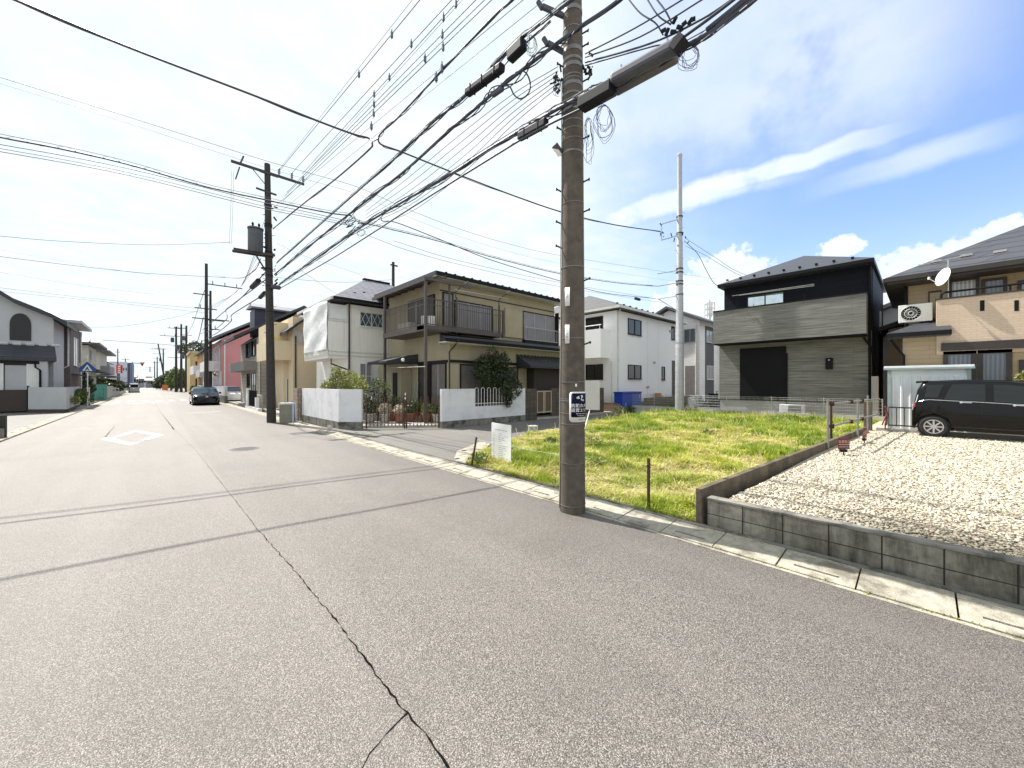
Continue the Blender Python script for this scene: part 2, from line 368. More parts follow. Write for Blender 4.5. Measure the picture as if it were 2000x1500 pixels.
M_CONC = mat('gutter_concrete', (.42, .385, .315), .9, c2=(.29, .265, .215), sc=14, bsc=90, bst=.9, dark_mix=((.10, .09, .065), 2.6, .7))
M_CONCD = mat('old_concrete', (.24, .225, .195), .92, c2=(.12, .115, .10), sc=3, bsc=60, bst=.5, dark_mix=((.045, .043, .036), 3, .85), streak=.8)
M_DARK = mat('dark_gap', (.006, .006, .005), .95, spec=.1)
def m_soil():
    m, nt, b = _new('meadow_soil'); co = objco(nt)
    c = mixc(nt, ramp(nt, noise(nt, co, 2.2, 6, .65), .4, .62), (.115, .125, .03), (.29, .235, .135))
    c = mixc(nt, mth(nt, 'MULTIPLY', ramp(nt, noise(nt, co, 45, 4, .7), .45, .7), .6), c, (.07, .06, .03))
    nt.links.new(c, b.inputs['Base Color']); b.inputs['Roughness'].default_value = .95; bump(nt, b, noise(nt, co, 30, 4), .8, .03); return m
M_SOIL = m_soil()
M_YARD = mat('yard_concrete', (.42, .40, .37), .9, c2=(.33, .31, .28), sc=1.2, bsc=50, bst=.4, dark_mix=((.2, .18, .15), 1.5, .5))
# ------------------------------------------------------------------ ground, road, side streets
struct(MB().quad((-3000, -3000, -.06), (3000, -3000, -.06), (3000, 3000, -.06), (-3000, 3000, -.06)), 'ground', mat('far_ground', (.24, .23, .2), .95, sc=.05))
road = MB(); road.quad((-3.5, -40, 0), (4.52, -40, 0), (4.52, 60, 0), (-3.5, 60, 0)); road.quad((-3.5, 60, 0), (4.52, 60, 0), (3.9, 420, 0), (-4.2, 420, 0))
struct(road, 'road', M_ASPH, recalc=False)
struct(MB().prism([(5.08, 7.35), (6.2, 8.35), (9.8, 9.3), (15, 9.9), (22.6, 10.4), (70, 10.6), (70, 12.7), (20.6, 12.9), (8.9, 13.55), (5.9, 15.9), (5.35, 16.6), (5.08, 16.6)], -.05, .004), 'side_street', M_ASPH2)
struct(MB().prism([(-30, 20.5), (-3.9, 20.5), (-3.9, 37), (-4.4, 37.8), (-5.6, 39.5), (-30, 39.5)], -.05, .003), 'left_side_street', M_ASPH2)
# crack lines: thin open joints, drawn as ragged strips
def crack(pts, w, seed):
    rr = random.Random(seed); mb = MB(); P = []
    for a, b in zip(pts[:-1], pts[1:]):
        L = math.dist(a, b); n = max(2, int(L/.045) if L < 8 else int(L/.25))
        for i in range(n): t = i/n; P.append((a[0]+(b[0]-a[0])*t+rr.uniform(-1, 1)*.009, a[1]+(b[1]-a[1])*t))
    P.append(pts[-1]); wd = [w*max(.15, rr.gauss(1, .55))*(1.15-.75*min(1, i/max(1, .55*len(P)))) for i, _ in enumerate(P)]
    vs = []
    for i, p in enumerate(P):
        q = P[min(i+1, len(P)-1)]; o = P[max(i-1, 0)]; dx, dy = q[0]-o[0], q[1]-o[1]; l = math.hypot(dx, dy) or 1
        vs += [(p[0]-dy/l*wd[i]/2, p[1]+dx/l*wd[i]/2, .003), (p[0]+dy/l*wd[i]/2, p[1]-dx/l*wd[i]/2, .003)]
    return mb.add(vs, [(2*i, 2*i+1, 2*i+3, 2*i+2) for i in range(len(P)-1)])
cpt = lambda *ps: [tuple(W(*p, z=0)[:2]) for p in ps]
struct(crack(cpt((878, 1500), (850, 1462), (820, 1418), (795, 1393), (770, 1365), (735, 1318), (700, 1270), (650, 1205), (600, 1145), (555, 1092), (500, 1030), (460, 978), (420, 928), (385, 882), (340, 838)), .007, 3), 'road_crack', M_DARK)
struct(crack([(.6, 20.3), (.35, 32), (.1, 48)], .02, 4), 'road_crack', M_DARK)
struct(crack(cpt((795, 1393), (775, 1412), (748, 1440), (725, 1470), (706, 1500), (690, 1530)), .010, 5), 'road_crack', M_DARK)
struct(crack(cpt((206, 853), (224, 832)), .025, 6), 'road_crack', M_DARK)
# worn white paint
def m_paint():
    m, nt, b = _new('road_paint'); co = objco(nt)
    w = ramp(nt, mth(nt, 'ADD', mth(nt, 'MULTIPLY', noise(nt, co, 1.7, 3), .55), mth(nt, 'MULTIPLY', noise(nt, co, 22, 5, .75), .5)), .60, .53)
    nt.links.new(mixc(nt, w, (.2, .19, .18), (.52, .51, .48)), b.inputs['Base Color']); b.inputs['Roughness'].default_value = .7
    nt.links.new(mth(nt, 'ADD', w, 0, clamp=True), b.inputs['Alpha']); bump(nt, b, noise(nt, co, 80), .5, .004); return m
M_PAINT = m_paint()
dm = MB(); C = (-.5, 18.5); out = [(C[0]-.78, C[1]), (C[0], C[1]-2.55), (C[0]+.78, C[1]), (C[0], C[1]+2.55)]; inn = [(C[0]+(p[0]-C[0])*.62, C[1]+(p[1]-C[1])*.70) for p in out]
for i in range(4): a, b_, c_, d_ = out[i], out[(i+1) % 4], inn[(i+1) % 4], inn[i]; dm.quad((*a, .005), (*b_, .005), (*c_, .005), (*d_, .005))
struct(dm, 'road_marking_diamond', M_PAINT)
cw = MB()
for i in range(7): x = -2.95+i*1.02; cw.quad((x, 53.6, .005), (x+.52, 53.6, .005), (x+.52, 57.4, .005), (x, 57.4, .005))
struct(cw, 'crosswalk', M_PAINT)
struct(MB().quad((-3.3, 49.2, .005), (.1, 49.2, .005), (.1, 49.75, .005), (-3.3, 49.75, .005)), 'stop_line', M_PAINT)
struct(MB().quad((1.6, 31, .005), (3.3, 31.3, .005), (3.3, 31.5, .005), (1.6, 31.2, .005)).quad((-2.6, 76, .005), (2.9, 76, .005), (2.9, 76.6, .005), (-2.6, 76.6, .005)), 'road_marking', M_PAINT)
# gutters: lids with open joints and drain slots, on a dark channel
def gutter(x0, x1, y0, y1, step=.6):
    g = MB(); s = MB(); y = y0; i = 0; ch = .012
    while y < y1:
        L = min(step, y1-y) if y < 30 else 6
        j = .007 if y < 30 else .02; h0 = .016+.004*math.sin(i*2.3); h1 = h0+.03
        a, b = y+j, y+L-j
        if i % 2 == 0 and y < 30:      # lid with a real slot near its road side
            sx = x0+.12; sw = .034; p, q = a+L*.2, b-L*.2
            for (u0, u1, v0, v1) in ((x0, sx, a, b), (sx+sw, x1, a, b), (sx, sx+sw, a, p), (sx, sx+sw, q, b)):
                za, zb = [h0+(h1-h0)*(k-x0)/(x1-x0) for k in (u0, u1)]
                g.prism([(u0, v0), (u1, v0), (u1, v1), (u0, v1)], -.05, [za, zb, zb, za])
        else: g.prism([(x0, a), (x1, a), (x1, b), (x0, b)], -.05, [h0, h1, h1, h0])
        y += L; i += 1
    s.box(x0+.01, x1-.01, y0, y1, -.05, .002)
    return g, s
for nm, x0, x1, y0, y1 in (('gutter', 4.56, 5.02, -14, 130), ('left_gutter', -3.98, -3.5, 6, 130)):
    g, s = gutter(x0, x1, y0, y1); struct(g, nm, M_CONC); struct(s, nm+'_channel', M_DARK)
struct(MB().box(4.50, 4.55, -14, 130, -.05, .008), 'gutter_edge', M_CONC)
struct(MB().box(5.03, 5.11, -14, 1.98, -.05, .052).box(5.03, 5.09, 1.98, 7.2, -.05, .05), 'kerb', M_CONCD)
# concrete splay at the corner of the vacant lot, with two lid holes
pad = [W(940, 862, z=.03)[:2], W(893, 881, z=.03)[:2], W(884, 902, z=.03)[:2], W(916, 910, z=.03)[:2], W(938, 888, z=.03)[:2], W(958, 866, z=.03)[:2]]
struct(MB().prism([tuple(p) for p in pad], -.05, .032), 'corner_splay', M_CONC)
hb = MB()
for px, py in ((906, 880), (892, 896)):
    p = W(px, py, z=.035); hb.box(p.x-.07, p.x+.07, p.y-.05, p.y+.05, .02, .036)
struct(hb, 'splay_holes', M_DARK)
# pavement strips and plots
struct(MB().box(-3.99, -4.06, 6, 21, -.05, .06), 'left_kerb', M_CONC)
struct(MB().prism([(-60, -20), (-4.06, -20), (-4.06, 20.4), (-60, 20.4)], -.05, .03), 'left_plot', M_YARD)
struct(MB().prism([(-60, 39.6), (-5.7, 39.6), (-4.5, 38), (-4.1, 40), (-4.3, 130), (-60, 130)], -.05, .05), 'left_block_ground', M_YARD)
struct(MB().prism([(5.42, 16.9), (6.0, 16.3), (9.0, 13.85), (20.7, 13.1), (70, 12.9), (70, 140), (5.0, 140), (5.42, 21.6)], -.05, .08), 'right_block_ground', M_YARD)
# vacant lot: gently humped meadow floor
LOT = [(5.1, 1.98), (5.1, 6.95), (6.05, 7.85), (9.7, 9.1), (15, 9.75), (21.9, 10.3), (22.0, 1.2)]
def inpoly(x, y, P):
    c = np.zeros_like(x, bool); j = len(P)-1
    for i in range(len(P)):
        xi, yi = P[i]; xj, yj = P[j]
        c ^= ((yi > y) != (yj > y)) & (x < (xj-xi)*(y-yi)/((yj-yi) or 1e-9)+xi); j = i
    return c
def lotz(x, y):
    e = np.minimum(1, np.maximum(0, (x-5.1)/1.2)); return .03+e*(.05+.008*(x-5)+.05*np.sin(x*1.1+.5)*np.sin(y*1.3)+.02*np.sin(x*4.1)*np.cos(y*3.7))
gx, gy = np.meshgrid(np.linspace(5.1, 22, 170), np.linspace(1.2, 10.4, 92)); keep = inpoly(gx, gy, LOT)
V = np.stack([gx.ravel(), gy.ravel(), lotz(gx, gy).ravel()], 1); I = np.arange(gx.size).reshape(gx.shape)
F = np.stack([I[:-1, :-1], I[:-1, 1:], I[1:, 1:], I[1:, :-1]], -1); kk = keep[:-1, :-1] | keep[:-1, 1:] | keep[1:, 1:] | keep[1:, :-1]
ms = fast_mesh('vacant_lot_ground', V, F[kk], M_SOIL); tag(ms, kind='structure')
struct(MB().prism(LOT, -.05, .02), 'lot_base', M_SOIL)
# gravel car park
def gz(x, y): return .325+0*x
gp = MB().prism([(5.35, -14), (22, -14), (22, 1.15), (5.35, 1.75)], -.05, .30)
M_GRAVB = mat('gravel_bed', (.52, .46, .36), .95, c2=(.36, .31, .23), sc=25, bsc=60, bst=1, bd=.02)
struct(gp, 'gravel_lot', M_GRAVB)
def gravel():
    P = []
    for (x0, x1, ya, yb, n, s) in ((5.35, 8, -2.4, 1.75, 24000, .0185), (8, 12, -2.6, 1.6, 32000, .021), (12, 17.6, -3.6, 1.4, 28000, .025), (5.35, 9, -5, -2.4, 6000, .026)):
        x = RNG.uniform(x0, x1, n); y = RNG.uniform(ya, yb, n); P.append(np.stack([x, y, np.full(n, s)], 1))
    P = np.concatenate(P); P = P[P[:, 1] < 1.86-(P[:, 0]-5.2)*.062-.1]
    n = len(P); s = P[:, 2]*(.45+1.0*RNG.random(n)**1.6)
    base = np.array([[1, 0, 0], [0, 1, 0], [-1, 0, 0], [0, -1, 0], [.1, .1, .62], [0, 0, -.5]])
    V = base[None]*(1+.45*(RNG.random((n, 6, 3))-.5))*s[:, None, None]*np.array([1.2, .85, .75]); V += (RNG.random((n, 6, 3))-.5)*s[:, None, None]*.4
    t = RNG.random(n)*6.28; c, si = np.cos(t)[:, None], np.sin(t)[:, None]
    x, y = V[..., 0]*c-V[..., 1]*si, V[..., 0]*si+V[..., 1]*c
    tl = RNG.normal(size=n)[:, None]*.35; z = V[..., 2]+x*tl
    V = np.stack([x+P[:, :1], y+P[:, 1:2], z+.308+.012*RNG.random(n)[:, None]+.03*np.clip(1-(P[:, :1]-5.2)/3, -.2, .2)], -1).reshape(-1, 3)
    f = np.array([[0, 1, 4], [1, 2, 4], [2, 3, 4], [3, 0, 4], [1, 0, 5], [2, 1, 5], [3, 2, 5], [0, 3, 5]])
    F = (f[None]+np.arange(n)[:, None, None]*6).reshape(-1, 3)
    rnd = np.repeat(RNG.random(n), 8)
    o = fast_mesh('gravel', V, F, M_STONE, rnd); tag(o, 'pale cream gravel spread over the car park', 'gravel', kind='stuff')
def m_stone():
    m, nt, b = _new('gravel_stone'); at = nd(nt, 'ShaderNodeAttribute', attribute_name='rnd')
    cr = nd(nt, 'ShaderNodeValToRGB'); e = cr.color_ramp.elements
    for i, c in enumerate(((.16, .14, .11), (.42, .37, .29), (.56, .52, .43), (.66, .63, .55), (.50, .44, .34))):
        if i > 1: e.new(.5)
    for i, c in enumerate(((.15, .125, .09), (.38, .32, .23), (.54, .485, .385), (.66, .62, .52), (.42, .35, .25))): e[i].position = (0, .12, .45, .8, 1)[i]; e[i].color = c4(c)
    nt.links.new(at.outputs['Fac'], cr.inputs[0])
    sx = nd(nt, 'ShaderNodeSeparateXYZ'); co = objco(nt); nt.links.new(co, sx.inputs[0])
    dark_mix = mth(nt, 'MULTIPLY', ramp(nt, mth(nt, 'ADD', sx.outputs[0], mth(nt, 'MULTIPLY', noise(nt, co, 2.5, 4), 1.1)), 7.1, 6.1), ramp(nt, sx.outputs[1], 1.1, .0))  # stones get darker towards the near corner beside the block wall
    nt.links.new(mixc(nt, mth(nt, 'MULTIPLY', dark_mix, .88), cr.outputs[0], (.12, .105, .075)), b.inputs['Base Color']); b.inputs['Roughness'].default_value = .85; return m
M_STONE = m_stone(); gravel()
# manhole
M_IRON = mat('cast_iron', (.11, .105, .1), .6, .3, c2=(.07, .068, .065), sc=20)
mh = root('manhole_cover', (1.87, 13, 0), 'round cast iron manhole cover set in the main road', 'manhole cover')
MB().lathe([(.36, -.01), (.36, .004), (.315, .004), (.315, -.01)], (1.87, 13, 0), 32).build('ring', M_IRON, mh)
q = MB().lathe([(.31, -.01), (.31, .003), (0.001, .003)], (1.87, 13, 0), 32)
for i in range(-5, 6):
    for j in range(-5, 6):
        if i*i+j*j < 27: q.box(1.87+i*.05-.015, 1.87+i*.05+.015, 13+j*.05-.015, 13+j*.05+.015, .003, .008)
q.build('lid', M_IRON, mh)
# ------------------------------------------------------------------ shared materials
M_POLE = mat('pole_concrete', (.125, .103, .082), .93, c2=(.08, .067, .055), sc=7, bsc=90, bst=.6, bd=.006, dark_mix=((.05, .042, .034), 2.5, .45), streak=.5)
M_GALV = mat('galvanised_steel', (.50, .51, .52), .45, .55, c2=(.38, .39, .40), sc=8)
M_WHITEW = mat('white_render', (.74, .73, .75), .88, c2=(.66, .65, .68), sc=1.6, bsc=70, bst=.35, dark_mix=((.45, .44, .42), 1.6, .25))
M_BLACK = mat('black_rubber', (.010, .011, .016), .6, c2=(.015, .016, .022), sc=9, spec=.2)
M_GREYPAINT = mat('grey_box_paint', (.075, .078, .10), .5, c2=(.055, .058, .075), sc=4, spec=.3)
M_WHITEP = mat('white_plastic', (.78, .78, .76), .4, c2=(.70, .70, .68), sc=3)
M_SIGNW = mat('sign_white', (.80, .80, .80), .35, c2=(.77, .77, .77)); M_NAVY = mat('sign_navy', (.004, .005, .022), .5, c2=(.004, .005, .022), spec=.12)
M_INK = mat('sign_ink', (.05, .05, .06), .6); M_RUST = mat('rusty_iron', (.075, .038, .025), .9, c2=(.035, .02, .015), sc=14, bsc=60, bst=.5)
M_DKMETAL = mat('dark_bronze_metal', (.045, .038, .033), .45, .2, c2=(.035, .03, .027)); M_BLOCKW = mbrick('wall_block', (.25, .235, .195), (.21, .195, .16), (.035, .033, .027), .4, .19, .006, off=0, streak=1.0, vs=7, var=(.03, .028, .022))
M_BLOCKP = mbrick('pale_block', (.50, .49, .46), (.45, .44, .41), (.3, .29, .27), .4, .2, .008, off=0, vs=1.5, var=(.36, .35, .31))
M_TANBLK = mbrick('tan_block', (.34, .27, .22), (.27, .21, .17), (.10, .08, .07), .4, .2, .012, off=.5, vs=2)
M_DKTILE = mat('dark_stone', (.05, .04, .035), .6, sc=12)
# ------------------------------------------------------------------ block retaining wall of the gravel lot
rw = root('retaining_wall', (5.2, 1.8, 0), 'low grey stained concrete block wall along the gutter, holding back the gravel', 'wall')
MB().box(5.14, 5.26, -14, 1.86, -.05, .365).build('block_courses', M_BLOCKW, rw, bevel=.006)
MB().box(5.135, 5.27, -14, 1.865, .366, .395).build('coping', M_CONCD, rw, bevel=.006)
# joints are real recess lines
jm = MB(); y = 1.46
while y > -6: jm.box(5.136, 5.15, y-.003, y+.003, -.0, .364); y -= .4
jm.build('joint', mat('joint_mortar', (.03, .028, .024), .95), rw)
sw = root('boundary_wall', (5.2, 1.9, 0), 'dark mossy low concrete wall between the grass plot and the gravel', 'wall')
def wy(x): return 1.93-(x-5.2)*.062
MB().prism([(5.12, wy(5.1)-.02), (16.6, wy(16.6)-.06), (16.6, wy(16.6)+.03), (5.12, wy(5.1)+.06)], -.05, [.49, .46, .46, .49]).build('concrete', mat('mossy_concrete', (.16, .125, .085), .95, c2=(.06, .048, .035), sc=2.5, bsc=50, bst=.8, bd=.02, streak=.9), sw, bevel=.01)
# ------------------------------------------------------------------ pipe rail on the boundary wall
rl = root('pipe_railing', (11.4, 1.5, .33), 'grey clamped scaffold pipe railing at the edge of the gravel', 'railing')
M_RAIL = mat('dull_pipe_steel', (.27, .27, .26), .55, .3, c2=(.2, .2, .19), sc=8)
rp = [W(1617, 876, z=.33), W(1680, 848, z=.33), W(1699, 843, z=.33)]
rp[1].y = rp[0].y-.25; rp[1].x = 14.6; rp[2] = Vector((16.0, 1.12, .33)); rp[0].z = .33
for i, p in enumerate(rp): MB().tube([p, p+Vector((0, 0, 1.12 if i != 1 else 1.06))], .023, 10).lathe([(.025, 1.12 if i != 1 else 1.06), (.026, 1.135 if i != 1 else 1.075), (.0, 1.14 if i != 1 else 1.08)], p, 10).build('post', M_RAIL, rl, smooth=True)
e0, e1 = rp[0], rp[2]; dd = (e1-e0)
for h0, h1 in ((1.04, 1.0), (.52, .50)):
    MB().tube([e0-dd*.0+Vector((.04, -.05, h0)), e1+dd*.33+Vector((0, -.05, h1))], .024, 10).build('rail', M_RAIL, rl, smooth=True)
for p, h in ((e0, 1.04), (e0, .52), (e0+dd*.42, 1.03), (e0+dd*.42, .51), (e0+dd*.72, 1.02), (e0+dd*.72, .5)):
    c = p+Vector((.05, -.05, h)); MB().tube([c-Vector((.05, 0, 0)), c+Vector((.05, 0, 0))], .042, 8).box(c.x-.02, c.x+.02, c.y-.06, c.y+.02, c.z-.05, c.z+.05).build('clamp', M_RUST, rl)
st = W(1655, 845, z=.45); single(MB().tube([(13.0, 1.62, .1), (13.0, 1.62, 1.30)], .03, 8), 'iron_stake', M_RUST, 'dark red rusted iron stake standing in the grass behind the pipe railing', 'stake')
p3 = Vector((17.2, 1.2, .3)); single(MB().box(p3.x-.13, p3.x+.13, p3.y-.1, p3.y+.1, .25, 1.25), 'wooden_post', mat('weathered_wood', (.15, .115, .08), .9, c2=(.08, .06, .045), sc=5, stretch=(5, 5, .6)), 'stout weathered post at the far end of the pipe railing', 'post', bevel=.01)
# two small red signs on the gravel
M_RED = mat('faded_red', (.13, .02, .022), .6, c2=(.10, .016, .018)); M_PINK = mat('faded_letter', (.72, .42, .36), .6)
for i, (p, rz, lab) in enumerate(((Vector((10.75, 1.12, .33)), R(52), 'small red notice plate on a dark foot lying at the gravel edge'), (Vector((13.3, .98, .33)), R(78), 'tilted red and white notice plate on a spike beside the far rail post'))):
    t = root('ground_sign', p, lab, 'sign', rotz=rz+R(-90), local=True); t.scale = (.78, .78, .78)
    b = MB(); b.box(-.09, .09, -.01, .06, .06, .13).tube([(0, .02, -.05), (0, .02, .1)], .015, 6); b.build('foot', M_BLACK, t)
    tl = (0, 0) if i == 0 else (.16, 0)
    def pl(mb, u0, u1, z0, z1, d): return mb.add([(u0, -d+.05*z0, z0+tl[0]*u0), (u1, -d+.05*z0, z0+tl[0]*u1), (u1, -d+.05*z1, z1+tl[0]*u1), (u0, -d+.05*z1, z1+tl[0]*u0), (u0, -d+.02, z0+tl[0]*u0), (u1, -d+.02, z0+tl[0]*u1), (u1, -d+.02, z1+tl[0]*u1), (u0, -d+.02, z1+tl[0]*u0)], [(0, 1, 2, 3), (5, 4, 7, 6), (0, 4, 5, 1), (1, 5, 6, 2), (2, 6, 7, 3), (3, 7, 4, 0)])
    pn = pl(MB(), -.17, .17, .14, .44, 0).build('plate', M_RED, t)
    k = MB()
    pl(k, -.16, .16, .262, .275, .006)
    vs, fs = text_mesh('駐車禁止', .085); k.add([(v[0], -.004-.0+.05*v[1], .315+v[1]+tl[0]*v[0]) for v in vs], fs)
    k.build('lettering', M_PINK, pn, recalc=False)
    vs, fs = text_mesh('無断駐車お断り', .045); MB().add([(v[0], -.004, .19+v[1]+tl[0]*v[0]) for v in vs], fs).build('small_lettering', mat('grey_letter', (.5, .47, .45), .6), pn, recalc=False)
# ------------------------------------------------------------------ white walls of the corner plot
def wallrun(name, label, pts, z0, zb, zt, th=.14, m=M_WHITEW, holes=None):
    r = root(name, (pts[0][0], pts[0][1], 0), label, 'wall')
    def off(d0, d1, za, zb_, nm, mm):
        L, Rr = [], []
        for i, p in enumerate(pts):
            a = Vector(pts[max(i-1, 0)]); c = Vector(pts[min(i+1, len(pts)-1)]); q = Vector(p)
            n = Vector((0, 0))
            if i > 0: e = (q-a).normalized(); n += Vector((-e.y, e.x))
            if i < len(pts)-1: e = (c-q).normalized(); n += Vector((-e.y, e.x))
            n.normalize(); k = 1
            if 0 < i < len(pts)-1: e = (q-a).normalized(); k = 1/max(.4, n.dot(Vector((-e.y, e.x))))
            L.append(q+n*d0*k); Rr.append(q+n*d1*k)
        mb = MB()
        for i in range(len(pts)-1): mb.prism([tuple(L[i]), tuple(L[i+1]), tuple(Rr[i+1]), tuple(Rr[i])], za, zb_)
        return mb.build(nm, mm, r)
    if zb > z0: off(-.012, th+.012, z0, zb, 'base', M_CONCD)
    off(0, th, zb+.001, zt, 'render', m); return r
w1 = wallrun('garden_wall', 'white rendered wall wrapping the street corner, sunlit on its road side', [(5.38, 21.0), (5.45, 16.05), (6.12, 15.42)], -.02, .29, 1.60)
# beige block pier left of it, and dark tiled strip
single(MB().box(5.36, 5.62, 21.75, 22.55, -.02, 1.6).box(5.30, 5.60, 21.06, 21.12, 0, 1.6), 'block_pier', M_TANBLK, 'brownish block pier behind the leaning crate, at the end of the white corner wall', 'pier')
# second wall, facing the side street, with a barred opening
FW = Face('y', 13.42)
w2 = root('garden_wall', (8.62, 13.42, 0), 'white rendered wall with a barred opening, facing the side street', 'wall')
u0, u1 = 8.62, FW.u(1026); h0, h1 = FW.u(928), FW.u(1000); zt, zb_, zh = 1.61, .28, .82
q = MB(); FW.box(q, u0, h0, zb_, zt, -.14, 0); FW.box(q, h1, u1, zb_, zt, -.14, 0); FW.box(q, h0, h1, zb_, zh, -.14, 0); q.build('render', M_WHITEW, w2)
q = MB(); FW.box(q, u0-.01, u1+.01, -.03, zb_-.001, -.15, .012); q.build('base', M_CONCD, w2)
g = MB(); n = 13
for i in range(n):
    x = h0+.05+(h1-h0-.1)*i/(n-1)
    g.tube([(x, 13.49, zh), (x, 13.49, zt-.03)], .011, 5)
    if i % 2 == 0 and i < n-1: w_ = (h1-h0-.1)/(n-1); g.tube([(x, 13.49, zt-.03)]+[(x+w_/2-w_/2*math.cos(a), 13.49, zt-.03+.07*math.sin(a)) for a in (R(30), R(60), R(90), R(120), R(150))]+[(x+w_, 13.49, zt-.03)], .011, 5)
g.box(h0, h1, 13.48, 13.50, zh+.12, zh+.145); g.build('bars', M_WHITEP, w2)
w3 = root('block_wall', (u1, 13.5, 0), 'dark weathered block wall with a small gate, right of the white walls', 'wall')
gx0, gx1 = FW.u(1050), FW.u(1079)
q = MB(); q.box(u1+.012, gx0, 13.46, 13.6, -.03, 1.58).box(gx1, 20.4, 13.46, 13.6, -.03, 1.58); q.build('blocks', mbrick('dark_block', (.13, .10, .08), (.09, .075, .06), (.04, .035, .03), .4, .2, .01, off=0, streak=.7), w3)
gt = MB(); gt.box(gx0+.03, gx1-.03, 13.50, 13.53, .35, 1.42); gt.build('gate_panel', mat('brown_panel', (.12, .075, .045), .6), w3)
gt = MB(); gm = (gx0+gx1)/2
for x in (gx0+.03, gm-.05, gm+.05, gx1-.03): gt.box(x-.03, x+.03, 13.47, 13.495, .3, 1.45)
gt.box(gx0, gx1, 13.465, 13.494, 1.40, 1.46).box(gx0, gx1, 13.465, 13.494, .32, .38); gt.build('gate_frame', mat('beige_alu', (.45, .38, .30), .5), w3)
# ------------------------------------------------------------------ folding lattice gate across the cut corner
a, b = Vector((6.28, 15.33, .04)), Vector((8.52, 13.48, .04)); d = b-a; L = d.length; e = d.normalized(); nn = Vector((-e.y, e.x, 0))
gt = root('accordion_gate', a, 'brown folding lattice gate across the driveway corner', 'gate')
up = Vector((0, 0, 1)); fr = MB(); lat = MB(); N = 20; H = 1.22
for i in range(N+1):
    if i == 11: continue
    p = a+e*(L*i/N); fr.bar(p+up*.06, p+up*(H+(.05 if i % 2 else 0)), .022, .022)
for i in range(N):
    p, q_ = a+e*(L*i/N), a+e*(L*(i+1)/N)
    for z0 in (.10, .36):
        lat.bar(p+nn*.016+up*z0, q_+nn*.016+up*(z0+.2), .014, .008); lat.bar(p-nn*.016+up*(z0+.2), q_-nn*.016+up*z0, .014, .008)
for z0 in (1.0,):
    for i in range(N): p, q_ = a+e*(L*i/N), a+e*(L*(i+1)/N); lat.bar(p+nn*.016+up*z0, q_+nn*.016+up*(z0+.12), .012, .007)
M_GATE = mat('brown_gate', (.085, .045, .03), .5, c2=(.06, .032, .022))
fr.build('bars', M_GATE, gt); lat.build('lattice', M_GATE, gt)
for k in (0, .52, .55, 1): p = a+e*(L*k); MB().bar(p-up*.02, p+up*(H+.12), .05, .05).build('post', M_GATE, gt)
p = a+e*(L*.535); MB().box(p.x-.04, p.x+.04, p.y-.04, p.y+.04, H-.02, H+.06).bar(p+up*(H+.06), p+up*(H+.2), .03).build('letter_box', M_WHITEP, gt)
# ------------------------------------------------------------------ white notice board in the grass
A, B = W(960, 908, z=.12), W(998, 918, z=.12)
A = W(960, 905, f=A.z*0+9.15); fA = 9.1; fB = 8.45
A = W(960, 905, f=fA); B = W(998, 917, f=fB); zt = W(960, 825, f=fA).z
nb = root('notice_board', ((A.x+B.x)/2, (A.y+B.y)/2, 0), 'white notice board with rows of small print, standing in the grass by the kerb', 'notice board')
ev = (B-A); ev.z = 0; Lb = ev.length; ev.normalize(); nv = Vector((ev.y, -ev.x, 0))
A.z = B.z = .12
def onb(u, z, d=0): return Vector((A.x, A.y, 0))+ev*u+nv*d+Vector((0, 0, z))
def bb(mb, u0, u1, z0, z1, d0, d1): return mb.add([onb(u0, z0, d0), onb(u1, z0, d0), onb(u1, z0, d1), onb(u0, z0, d1), onb(u0, z1, d0), onb(u1, z1, d0), onb(u1, z1, d1), onb(u0, z1, d1)], [(3, 2, 1, 0), (4, 5, 6, 7), (0, 1, 5, 4), (1, 2, 6, 5), (2, 3, 7, 6), (3, 0, 4, 7)])
bb(MB(), 0, Lb, .06, zt, -.012, 0).build('panel', M_SIGNW, nb, bevel=.003)
tx = MB(); rr = random.Random(4); zc = zt-.16
vs, fs = text_mesh('不動産販売計画　お知らせ看板', .036); tx.add([onb(Lb/2+v[0], zc+v[1], .002) for v in vs], fs)
for row in range(13):
    z = zc-.075-row*.045
    for (u, w_) in ((.06, rr.uniform(.05, .10)), (Lb*.38, rr.uniform(.1, Lb*.5))):
        uu = u
        while uu < u+w_:
            g_ = rr.uniform(.008, .02)
            if rr.random() < .8: bb(tx, uu, uu+g_, z-rr.uniform(0, .004), z+rr.uniform(.008, .014), .001, .0018)
            uu += g_+.006
tx.build('print', mat('pale_print', (.30, .31, .33), .6), nb, recalc=False)
bb(MB(), .05, .09, -.2, zt-.1, -.05, -.013).build('leg', M_DKMETAL, nb); bb(MB(), Lb-.09, Lb-.05, -.2, zt-.1, -.05, -.013).build('leg', M_DKMETAL, nb)
# stakes and the string between them
s1 = W(918, 912, z=.02); s1b = W(927, 858, f=9.3)
s1 = W(918, 911, z=.03); tp = Vector((s1.x+.14, s1.y-.05, .66)); single(MB().tube([s1-up*.2, tp], .022, 6), 'wooden_stake', mat('dark_stake', (.06, .04, .028), .9), 'short dark leaning stake at the corner of the grass plot', 'stake')
s2 = Vector((5.16, 2.66, -.1)); k2 = root('iron_pin', (5.16, 2.66, 0), 'rusty reinforcing bar stake at the grass edge right of the big pole', 'stake')
MB().box(s2.x-.016, s2.x+.016, s2.y-.016, s2.y+.016, -.1, .77).build('bar', M_RUST, k2)
MB().tube([(s2.x, s2.y, .68), (s2.x+.09, s2.y-.03, .665)], .006, 5).tube([(s2.x, s2.y, .66), (s2.x-.09, s2.y+.05, .67)], .006, 5).tube([(s2.x-.02, s2.y, .67), (s2.x+.02, s2.y, .70)], .02, 6).build('wire_tie', M_RUST, k2)
